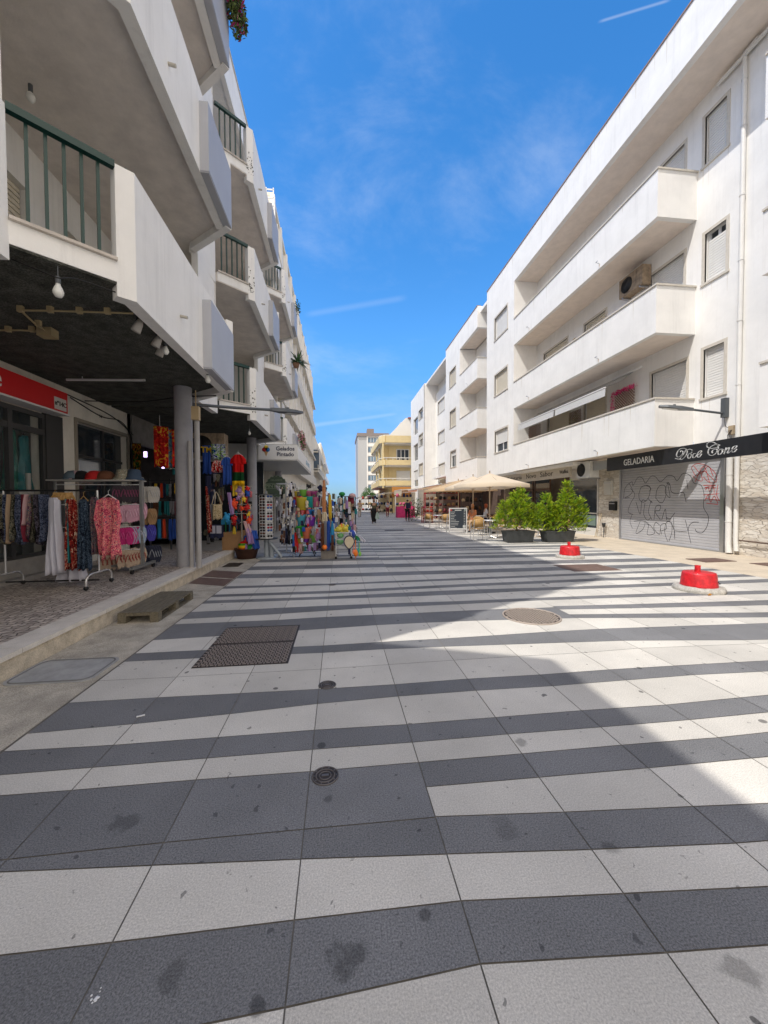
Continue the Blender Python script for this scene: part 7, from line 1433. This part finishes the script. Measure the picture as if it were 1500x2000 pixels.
for i, (x0, y0, x1, y1, c) in enumerate(((570, 1035, 575, 1078, 'sky'), (575, 1040, 583, 1078, 'red'), (583, 1062, 592, 1080, 'pinkc'), (612, 1060, 628, 1075, 'lilac'), (618, 1030, 626, 1050, 'white'), (570, 975, 576, 1002, 'grey'), (596, 1022, 603, 1035, 'navy'), (619, 995, 627, 1018, 'tan'))): hangpx('toy_pack', ('sky blue', 'red', 'pink', 'purple patterned', 'white', 'grey', 'navy', 'tan')[i]+' packaged toy on the bucket stand', 'toy pack', x0, y0, x1, y1, BY_-.3, F_[c], 'bag', th=.03)
# furled windbreaks and parasols
wb = thing('umbrella_stand', 'grey concrete tub holding furled windbreaks and parasols', 'stand', (0, 0, 0)); c = gz(642, 1090); WX, WY = c.x, c.y; wb.location = (WX, WY, 0); wb.matrix_basis = Matrix.Translation((WX, WY, 0)); m = MB(); m.box(WX-.2, WX+.2, WY-.12, WY+.2, 0, .32); m.build('tub', M('tub_grey', (.22, .20, .18), .8, var=.2), wb)
for i, (x0, x1, y0, y1, c, lb, pf, dy) in enumerate(((629, 637, 938, 1006, 'salmon', 'tall furled peach parasol', 'roll', .1), (641, 648, 966, 1015, 'yellow', 'furled golden yellow parasol', 'roll', .1), (627, 634, 1022, 1075, 'brown', 'furled brown windbreak in the tub', 'towel', -.1), (633, 639, 1018, 1072, 'grey', 'furled grey windbreak in the tub', 'towel', -.12), (638, 645, 1018, 1075, 'blue', 'furled royal blue windbreak in the tub', 'towel', -.1), (644, 654, 1018, 1060, 'sky', 'furled pale blue windbreak in the tub', 'bundle', -.1), (647, 652, 1045, 1075, 'brown', 'short brown rolled mat in the tub', 'towel', -.14), (628, 640, 1000, 1022, 'cream', 'pale net gathered round the peach parasol', 'roll', 0))):
    hangpx('furled_parasol' if i < 2 else 'furled_windbreak', lb, 'parasol' if i < 2 else 'windbreak', x0, y0, x1, y1, WY+dy, F_[c], pf, th=.10, folds=7, amp=.02)
toyblob('soft_toy', 'orange ball-shaped toy hanging at the tub foot', 'soft toy', 634, 1069, WY-.2, .07, plast['orange'], 1, parts=False)
q = MB(); [q.tube([gy(x, y0, WY), gy(x, 1085, WY)], .008, 5) for x, y0 in ((656, 965), (660, 975))]; q.solo('parasol_pole', chrome, 'bare white parasol poles beside the yellow one', 'pole', loc=(WX, WY, 0))
# white wire basket cart
c0, c1 = gz(656, 1093), gz(690, 1085); Yc = c0.y+.1; xa, xb = gy(656, 1060, Yc).x, gy(686, 1060, Yc).x; za, zb_ = gy(670, 1068, Yc).z, gy(670, 1040, Yc).z
ct = thing('wire_cart', 'white wire basket cart heaped with beach toys', 'cart', (xa, Yc, 0)); m = MB(); wm = M('white_wire', (.62, .62, .60), .4)
for x in (xa, xb):
    for y in (Yc, Yc+.5): m.tube([(x, y, .05), (x, y, zb_)], .011, 5)
for z in (za, (za+zb_)/2, zb_): m.tube([(xa, Yc, z), (xb, Yc, z), (xb, Yc+.5, z), (xa, Yc+.5, z), (xa, Yc, z)], .008, 5)
m.build('frame', wm, ct); m = MB(); n = 13
for i in range(1, n): x = xa+(xb-xa)*i/n; m.tube([(x, Yc, za-.12), (x, Yc, zb_)], .0035, 4); m.tube([(x, Yc+.5, za), (x, Yc+.5, zb_)], .0035, 4); m.tube([(x, Yc, za), (x, Yc+.5, za)], .0035, 4)
for i in range(1, 12): y = Yc+.5*i/12; m.tube([(xa, y, za), (xa, y, zb_)], .0035, 4); m.tube([(xb, y, za), (xb, y, zb_)], .0035, 4)
m.build('wire_mesh', wm, ct)
for x in (xa, xb): m = MB(); m.ball((x, Yc, .035), .035); m.build('wheel', black_m, ct)
for x in (xa, xb): m = MB(); m.ball((x, Yc+.5, .035), .035); m.build('wheel', black_m, ct)
for i, (x, y, r, c, lb) in enumerate(((662, 1034, .10, 'yellow', 'yellow and black diving mask set, left on the cart'), (673, 1032, .10, 'yellow', 'yellow mask set, right on the cart'), (668, 1028, .06, 'orange', 'orange toy between the yellow masks'), (665, 1046, .09, 'green', 'green ball inside the cart, upper'), (664, 1058, .10, 'green', 'green ball inside the cart, lower'))):
    toyblob('beach_toy', lb, 'toy', x, y, Yc+.18, r, plast[c], .85, parts=i < 3)
m = MB(); m.ball((0, 0, 0), .12, 16, 10); o = m.build('ball', FAB('football', ['#d8dbe8', '#3a4fa0', '#e4e4ea', '#cfd2e6'], 6, kind='cell')); o.location = gy(687, 1043, Yc+.2); tag(o, 'white and blue ball on the right of the cart', 'ball')
def racket(x, y, Y, label, face, rim, s=1, rz=0):
    q = gy(x, y, Y); t = thing('beach_racket', label, 'racket', tuple(q), rz); P = [(.115*s*math.sin(a)*(1 if math.cos(a) > 0 else 1-.45*abs(math.cos(a))**1.5), .13*s*math.cos(a)*(1 if math.cos(a) > 0 else 1.25)) for a in [2*PI*k/28 for k in range(28)]]; n = 28
    m = MB(); m.add([(x_, -.012, z_) for x_, z_ in P]+[(x_, .012, z_) for x_, z_ in P], [tuple(range(n))[::-1], tuple(range(n, 2*n))]+[(i, n+i, n+(i+1) % n, (i+1) % n) for i in range(n)]); m.build('face', face, t, w=False)
    m = MB(); m.tube([(x_, 0, z_) for x_, z_ in P+P[:1]], .016, 6, False); m.build('rim', rim, t, w=False); m = MB(); m.tube([(0, 0, -.15*s), (0, 0, -.29*s)], .026*s, 8); m.build('handle', rim, t, w=False); return t
racket(682, 1058, Yc-.08, 'beige paddle racket with a navy rim hanging in front of the cart', F_['cream'], F_['navy'], 1.15)
for i, (x, y0, y1, c, lb) in enumerate(((694, 1055, 1080, 'orange', 'orange spade hanging upside down beside the cart'), (690, 1058, 1078, 'coral', 'coral rake hanging beside the cart'), (702, 1060, 1082, 'lime', 'lime spade hanging beside the cart'), (699, 1050, 1075, 'teal', 'teal spade hanging beside the cart'))):
    a, b = gy(x, y0, Yc-.05), gy(x+1, y1, Yc-.05); t = thing('toy_spade', lb, 'toy spade', tuple(a)); m = MB(); m.tube([a, b], .010, 6); m.build('handle', plast[c], t); m = MB(); m.ball(tuple(b), .075 if i == 0 else .05, 12, 8, sx=.8, sy=.25, sz=1.3); m.build('blade', plast[c], t)
for i, (x0, y0, x1, y1, c, lb) in enumerate(((697, 1046, 708, 1058, 'white', 'white wing shaped kite end sticking out past the cart'), (690, 1046, 700, 1056, 'green', 'green net on the cart corner'))): hangpx('toy_pack', lb, 'toy', x0, y0, x1, y1, Yc, F_[c], 'bundle', th=.04, skew=.1)
q = MB(); q.tube([(gy(694, 1082, Yc).x, Yc-.05, gy(694, 1082, Yc).z), (gy(694, 1096, Yc).x, Yc-.05, .0)], .008, 5); q.solo('stake', plast['orange'], 'thin orange stake standing on the stones below the spades', 'stake', loc=(0, Yc, 0))
# racks behind the cart
display = thing('display_rack', 'blue crate rack of flippers and masks behind the cart', 'rack', (.6, 13.5, 0)); m = MB(); q0, q1 = gy(660, 970, 13.5), gy(694, 968, 13.5)
for x in (q0.x, q1.x): m.box(x-.02, x+.02, 13.5, 13.54, 0, q0.z)
for y in (970, 1000, 1025): z = gy(670, y, 13.5).z; m.box(q0.x, q1.x, 13.5, 13.9, z, z+.02)
m.build('frame', dark_metal, display)
for i, (x0, x1, y0, y1, c, lb, pf) in enumerate(((658, 664, 970, 993, 'teal', 'teal flipper, leftmost behind the cart', 'roll'), (664, 671, 968, 994, 'navy', 'navy flipper behind the cart', 'roll'), (671, 678, 970, 992, 'grey', 'grey flipper behind the cart', 'roll'), (679, 692, 969, 985, 'maroon', 'maroon cloth over the rack end behind the cart', 'towel'), (684, 692, 984, 1000, 'tan', 'tan pack stacked behind the cart', 'bag'), (684, 692, 1001, 1016, 'cream', 'cream pack stacked behind the cart', 'bag'), (663, 676, 1012, 1028, 'black', 'black bag standing behind the yellow masks', 'bag'), (655, 663, 998, 1016, 'pinkc', 'pink pack behind the white poles', 'bag'), (676, 686, 1005, 1026, 'grey', 'grey mesh bag behind the cart', 'bag'), (686, 694, 1018, 1035, 'lilac', 'lilac racket sleeve at the cart end', 'bundle'), (668, 682, 992, 1012, 'camo', 'olive beach shoe pack behind the cart', 'bag'))): hangpx('beach_gear', lb, 'beach gear', x0, y0, x1, y1, 13.4-.05*(i % 3), F_[c], pf, th=.06)
for i, (x, y, r, c, lb) in enumerate(((668, 965, .11, 'green', 'dark green round hat on top of the rear rack'), (688, 968, .12, 'pinkc', 'pale pink sun hat on top of the rear rack'), (629, 955, .10, 'navy', 'navy and white cluster above the peach parasol'), (604, 950, .05, 'black', 'black finial toy on the bucket stand top'))): toyblob('sun_hat' if i < 2 else 'toy', lb, 'hat' if i < 2 else 'toy', x, y, 13.3 if i < 2 else 10.6, r, F_[c], .7, parts=i > 1)

# ------------------------------------------------ dense small stock filling the souvenir stands
rg = random.Random(404)
zones = [('hanging above the cardboard box', 400, 436, 925, 985, 11.0, 28, ['black', 'navy', 'grey', 'brown', 'camo', 'multi'], (6, 11), (14, 26)),
 ('on the dark shelf behind the tote bags', 398, 434, 1012, 1060, 11.1, 14, ['black', 'navy', 'camo', 'maroon', 'grey'], (6, 10), (10, 18)),
 ('between the toys and the second column', 448, 492, 945, 1040, 10.9, 46, ['lilac', 'black', 'orange', 'red', 'yellow', 'multi', 'floral', 'navy', 'cream', 'teal'], (4, 8), (8, 16)),
 ('low beside the basket of balls', 476, 502, 1035, 1075, 10.7, 9, ['lilac', 'blue', 'multi', 'red', 'grey'], (5, 8), (12, 22)),
 ('among the bucket stand tiers', 570, 628, 955, 1078, 10.55, 92, ['black', 'grey', 'cream', 'navy', 'red', 'multi', 'floral', 'teal', 'tan', 'lilac', 'white', 'camo', 'blue'], (4, 8), (6, 15)),
 ('on the silver trinket stand', 542, 572, 940, 1060, 10.45, 60, ['black', 'grey', 'white', 'lace', 'brown', 'navy', 'cream'], (2.5, 5), (6, 14)),
 ('behind the furled windbreaks', 622, 660, 955, 1065, 10.9, 52, ['black', 'grey', 'tan', 'camo', 'cream', 'multi', 'white', 'blue', 'brown'], (4, 9), (8, 18)),
 ('on the rear rack behind the cart', 654, 697, 972, 1045, 13.2, 54, ['black', 'grey', 'tan', 'camo', 'cream', 'white', 'teal', 'navy', 'lilac', 'pinkc'], (4, 8), (8, 16))]
PN = dict(black='black', navy='navy', grey='grey', brown='brown', camo='olive printed', multi='multicoloured', maroon='maroon', lilac='lilac', orange='orange', red='red', yellow='yellow', floral='pink patterned', cream='cream', teal='teal', tan='tan', white='white', blue='blue', lace='black and white printed', pinkc='pale pink')
protos = {}; KN = dict(bag='pouch', roll='rolled cloth', swim='fringed cloth', bundle='cloth bundle', tee='small shirt', shorts='folded cloth')
for (where, x0, x1, y0, y1, Y, n, cols, wr, hr2) in zones:
    for i in range(n):
        c_ = rg.choice(cols); pf = rg.choice(('bag', 'roll', 'swim', 'bundle', 'tee', 'shorts')); key = (c_, pf)
        x, y, w_, h_ = rg.uniform(x0, x1-wr[0]), rg.uniform(y0, y1-hr2[0]), rg.uniform(*wr), rg.uniform(*hr2); px_, pz_, W_, H_ = pxbox(x, y, x+w_, y+h_, Y+rg.uniform(-.12, .12))
        if pz_-H_ < .03: continue
        if key not in protos: SEED[0] += 1; me = cloth(1, 1, .35, pf, SEED[0], 6, .08, nu=8, nv=7).build(KN[pf].replace(' ', '_'), F_[c_]); protos[key] = me; o = me
        else: o = protos[key].copy(); COL.objects.link(o)
        o.location = (px_, Y+rg.uniform(-.15, .15), pz_); o.scale = (W_, .14, H_); o.rotation_euler = (0, 0, rg.uniform(-.5, .5)); fx, fy = (x-x0)/(x1-x0), (y-y0)/(y1-y0); tag(o, PN[c_]+' '+dict(bag='pouch', roll='roll', swim='fringed piece', bundle='bundle', tee='little shirt', shorts='cloth piece')[pf]+' '+('high', 'midway', 'low')[min(2, int(fy*3))]+' '+('left', 'centre', 'right')[min(2, int(fx*3))]+' '+where, KN[pf], 'small souvenirs '+where)
# ---------------------------------------------------------------- people: one skinned surface per body, clothes and hair as parts
skin_m = M('skin', (.42, .23, .15), .6)
def skinned(name, joints, edges, radii, m_, parent, sub=2):
    me = bpy.data.meshes.new(name); me.from_pydata([tuple(j) for j in joints], edges, []); o = bpy.data.objects.new(name, me); COL.objects.link(o)
    md = o.modifiers.new('skin', 'SKIN'); 
    if not me.skin_vertices: me.attributes  # created below
    bpy.context.view_layer.objects.active = o
    if not me.skin_vertices:
        bm = bmesh.new(); bm.from_mesh(me); bm.verts.layers.skin.verify(); bm.to_mesh(me); bm.free()
    sv = me.skin_vertices[0].data
    for i, r in enumerate(radii): sv[i].radius = r if isinstance(r, tuple) else (r, r); sv[i].use_root = (i == 0)
    s = o.modifiers.new('sub', 'SUBSURF'); s.levels = sub; s.render_levels = sub
    dg = bpy.context.evaluated_depsgraph_get(); n = bpy.data.meshes.new_from_object(o.evaluated_get(dg)); bpy.data.objects.remove(o); bpy.data.meshes.remove(me)
    n.name = name; n.materials.clear(); n.materials.append(m_); n.polygons.foreach_set('use_smooth', [True]*len(n.polygons))
    q = bpy.data.objects.new(name, n); COL.objects.link(q); q.parent = parent; return q
def person(label, x, y, h, rz, top, bottom, hair, pose='walk', long_top=False, cap=None, item=None, step=.22, skin=skin_m, female=True, bend=0):
    t = thing('person', label, 'person', (x, y, 0), rz); s = h/1.7; sh = .17 if female else .20
    V = lambda a, b, c: Vector((a*s, b*s, c*s))
    if pose == 'sit':
        J = [V(0, .05, .52), V(0, .06, .72), V(0, .03, .98), V(0, .02, 1.13), V(0, 0, 1.20), V(0, -.01, 1.30), V(-sh, .02, 1.08), V(-sh-.04, -.02, .83), V(-sh+.04, -.22, .74), V(sh, .02, 1.08), V(sh+.04, -.02, .83), V(sh-.04, -.22, .74),
             V(-.09, .02, .50), V(-.10, -.38, .50), V(-.10, -.36, .09), V(-.10, -.48, .04), V(.09, .02, .50), V(.10, -.38, .50), V(.10, -.36, .09), V(.10, -.48, .04)]
    else:
        a = step if pose == 'walk' else .04
        J = [V(0, 0, .95), V(0, 0, 1.12), V(0, -.01, 1.33), V(0, 0, 1.45), V(0, -.02, 1.50), V(0, -.03, 1.60), V(-sh, 0, 1.39), V(-sh-.05, .04+a*.2, 1.13), V(-sh-.03, -.06+a*.3, .90), V(sh, 0, 1.39), V(sh+.05, .04-a*.2, 1.13), V(sh+.03, -.06-a*.4, .90),
             V(-.09, 0, .90), V(-.10, -a*.45-.02, .50), V(-.10, -a*.7, .08), V(-.10, -a*.7-.14, .03), V(.09, 0, .90), V(.10, a*.3, .50), V(.10, a*1.15, .13), V(.10, a*1.15-.13, .06)]
    E_ = [(0, 1), (1, 2), (2, 3), (3, 4), (4, 5), (2, 6), (6, 7), (7, 8), (2, 9), (9, 10), (10, 11), (0, 12), (12, 13), (13, 14), (14, 15), (0, 16), (16, 17), (17, 18), (18, 19)]
    Rr = [(.13, .10), (.115, .085), (.14, .09), .05, .05, (.075, .09), .05, .038, .026, .05, .038, .026, .085, .055, .035, .032, .085, .055, .035, .032]
    Rr = [tuple(q*s for q in r) if isinstance(r, tuple) else r*s for r in Rr]
    # hands: palm and five short fingers each
    for wi, sg in ((8, -1), (11, 1)):
        w0 = J[wi]; d = (J[wi]-J[wi-1]).normalized(); k = len(J); J.append(w0+d*.07*s); E_.append((wi, k)); Rr.append((.034*s, .018*s)); pc = k
        for f in range(4):
            off = Vector((0, (f-1.5)*.018*s, 0)); J.append(J[pc]+d*.035*s+off); J.append(J[pc]+d*(.075+.008*(f in (1, 2)))*s+off+Vector((-sg*.012*s, 0, 0))); E_ += [(pc, len(J)-2), (len(J)-2, len(J)-1)]; Rr += [.0085*s, .007*s]
        J.append(w0+d*.05*s+Vector((0, -.035*s, 0))); E_.append((pc, len(J)-1)); Rr.append(.009*s)
    skinned('body', J, E_, Rr, skin, t, 1)
    # head with nose, eyes and ears over the skull joint
    hd = MB(); c = J[5]; hd.lathe([(.001, -.125*s), (.045*s, -.115*s), (.068*s, -.06*s), (.080*s, .01*s), (.078*s, .06*s), (.05*s, .105*s), (.001, .12*s)], tuple(c), 16, sx=.9, sy=1.08)
    hd.add([c+V(-.012, -.083, .01), c+V(.012, -.083, .01), c+V(0, -.106, -.022), c+V(0, -.08, -.03), c+V(0, -.085, .03)], [(0, 2, 4), (1, 4, 2), (0, 3, 2), (1, 2, 3)])
    for sx in (-1, 1): hd.ball(tuple(c+V(.073*sx, .005, -.01)), .02*s, 8, 6, sx=.4, sz=1.4)
    hd.build('head', skin, t, w=False)
    ey = MB(); [ey.ball(tuple(c+V(.028*sx, -.078, .008)), .010*s, 6, 4) for sx in (-1, 1)]; ey.box(c.x-.02*s, c.x+.02*s, c.y-.082*s, c.y-.07*s, c.z-.058*s, c.z-.052*s); ey.build('eyes', black_m, t, w=False)
    hr_ = MB(); hr_.lathe([(.085*s, -.02*s if not female else -.11*s), (.092*s, .03*s), (.086*s, .075*s), (.055*s, .118*s), (.001, .13*s)], (c.x, c.y+.018*s, c.z), 14, sx=.95, sy=1.02); hr_.build('hair', hair, t, w=False)
    if cap: q = MB(); q.lathe([(.095*s, .045*s), (.09*s, .10*s), (.001, .14*s)], (c.x, c.y+.01*s, c.z), 14); q.box(c.x-.06*s, c.x+.06*s, c.y-.18*s, c.y-.07*s, c.z+.045*s, c.z+.055*s); q.build('cap', cap, t, w=False)
    g = 1.22
    T = [0, 1, 2, 3, 6, 7, 9, 10]; mp_ = {j: i for i, j in enumerate(T)}; e2 = [(mp_[a_], mp_[b_]) for a_, b_ in E_ if a_ in mp_ and b_ in mp_]; r2 = [tuple(q*1.22 for q in (Rr[j] if isinstance(Rr[j], tuple) else (Rr[j], Rr[j]))) for j in T]; J2 = [J[j] for j in T]; J2[3] = J2[2].lerp(J2[3], .6)
    r2[0] = (r2[0][0]*(1.25 if long_top else 1.05), r2[0][1]*1.25)
    skinned('top', J2, e2, r2, top, t, 1)
    B_ = [0, 12, 13, 14, 16, 17, 18]; mp_ = {j: i for i, j in enumerate(B_)}; e3 = [(mp_[a_], mp_[b_]) for a_, b_ in E_ if a_ in mp_ and b_ in mp_]; r3 = [tuple(q*1.25 for q in (Rr[j] if isinstance(Rr[j], tuple) else (Rr[j], Rr[j]))) for j in B_]; r3[3] = r3[6] = (.055*s, .055*s)
    skinned('trousers', [J[j] for j in B_], e3, r3, bottom, t, 1)
    for sx, ji in ((-1, 15), (1, 19)): q = MB(); p_ = J[ji]; q.ball((p_.x, p_.y+.06*s, p_.z+.005), .05*s, 10, 6, sy=2.4, sz=.75); q.build('shoe', black_m if not item else M('sandal', (.20, .13, .10), .7), t, w=False)
    return t, J, s
dk_hair = M('dark_hair', (.03, .02, .015), .6); olive_t = M('olive_cloth', (.09, .08, .04), .85); blackc = F_['black']
t, J, s = person('person in black with an olive shoulder wrap, walking toward the viewer with a pale bag', 2.45, 26.9, 1.70, -.05, olive_t, blackc, dk_hair, 'walk', True, step=.10)
sk = MB(); sk.lathe([(.16, .96), (.21, .80), (.20, .55), (.15, .25), (.13, .10), (.12, .10), (.18, .7), (.15, .96)], (0, 0, 0), 18, sx=1.1, sy=.7); sk.build('skirt', blackc, t, w=False)
sk = MB(); sk.lathe([(.19, 1.05), (.235, .86), (.22, .82), (.17, 1.0)], (0, 0, 0), 18, sx=1.05, sy=.7); sk.build('jumper_hem', blackc, t, w=False)
b = MB(); hx = t.matrix_basis @ J[11]; b.xf(Matrix()); bag = hang('shopping_bag', 'pale green shopping bag carried by the person in black', 'bag', hx.x+.03, hx.y, hx.z-.1, .34, .50, M('pale_green_bag', (.40, .50, .46), .6), 'bundle', th=.12, amp=.02)
person('person in a white and blue checked top and dark maroon trousers', 4.75, 37.4, 1.66, .1, FAB('check_top', ['#d5d8e0', '#6b7da0', '#e2e2e6', '#43506e'], 12), F_['maroon'], dk_hair, 'walk', step=.14)
person('person with a dark cap and backpack standing by the green bush', 5.15, 28.6, 1.68, PI*.9, olive_t, F_['black'], dk_hair, 'stand', cap=M('pale_cap', (.5, .40, .36), .7), female=False)
rk = MB(); rk.prism(rrect(5.0, 5.32, 28.25, 28.42, .06), 1.02, 1.42); rk.solo('backpack', F_['navy'], 'navy backpack on the person with the cap', 'backpack', loc=(5.15, 28.3, 1.0))
person('person in blue jeans seen small before the sky, left of the person in black', 1.75, 47, 1.66, 0, M('pale_denim', (.25, .32, .42), .8), M('jeans', (.03, .07, .20), .85), M('brown_hair', (.10, .06, .03), .6), 'walk', step=.16)
person('person with a beige top right beside the person in black', 2.05, 38, 1.72, .1, M('beige_top', (.45, .34, .24), .8), M('beige_trousers', (.48, .40, .32), .8), M('brown_hair', (.10, .06, .03), .6), 'walk', step=.12)
person('small far person in a dark maroon jacket at the street end', 1.1, 52, 1.6, 0, F_['maroon'], F_['pinkc'], dk_hair, 'stand')
person('person in a light blue shirt among the stalls', 4.3, 44, 1.72, 0, M('light_blue_shirt', (.22, .38, .60), .8), F_['navy'], dk_hair, 'walk', female=False)
person('person in a white shirt among the far stalls', 5.2, 50, 1.72, .2, F_['white'], F_['black'], dk_hair, 'walk', female=False)
person('small far person in black beyond the stalls', 3.2, 58, 1.7, 0, F_['black'], F_['navy'], dk_hair, 'walk')
person('red-haired person in a white top seated at the cafe', 8.15, 20.6, 1.65, PI*.45, F_['white'], F_['navy'], M('auburn_hair', (.30, .06, .02), .6), 'sit')
person('person in an orange top seated right of the menu board', 6.65, 18.6, 1.65, -PI*.3, M('orange_top', (.60, .22, .10), .8), F_['tan'], M('orange_hair', (.40, .16, .05), .6), 'sit')
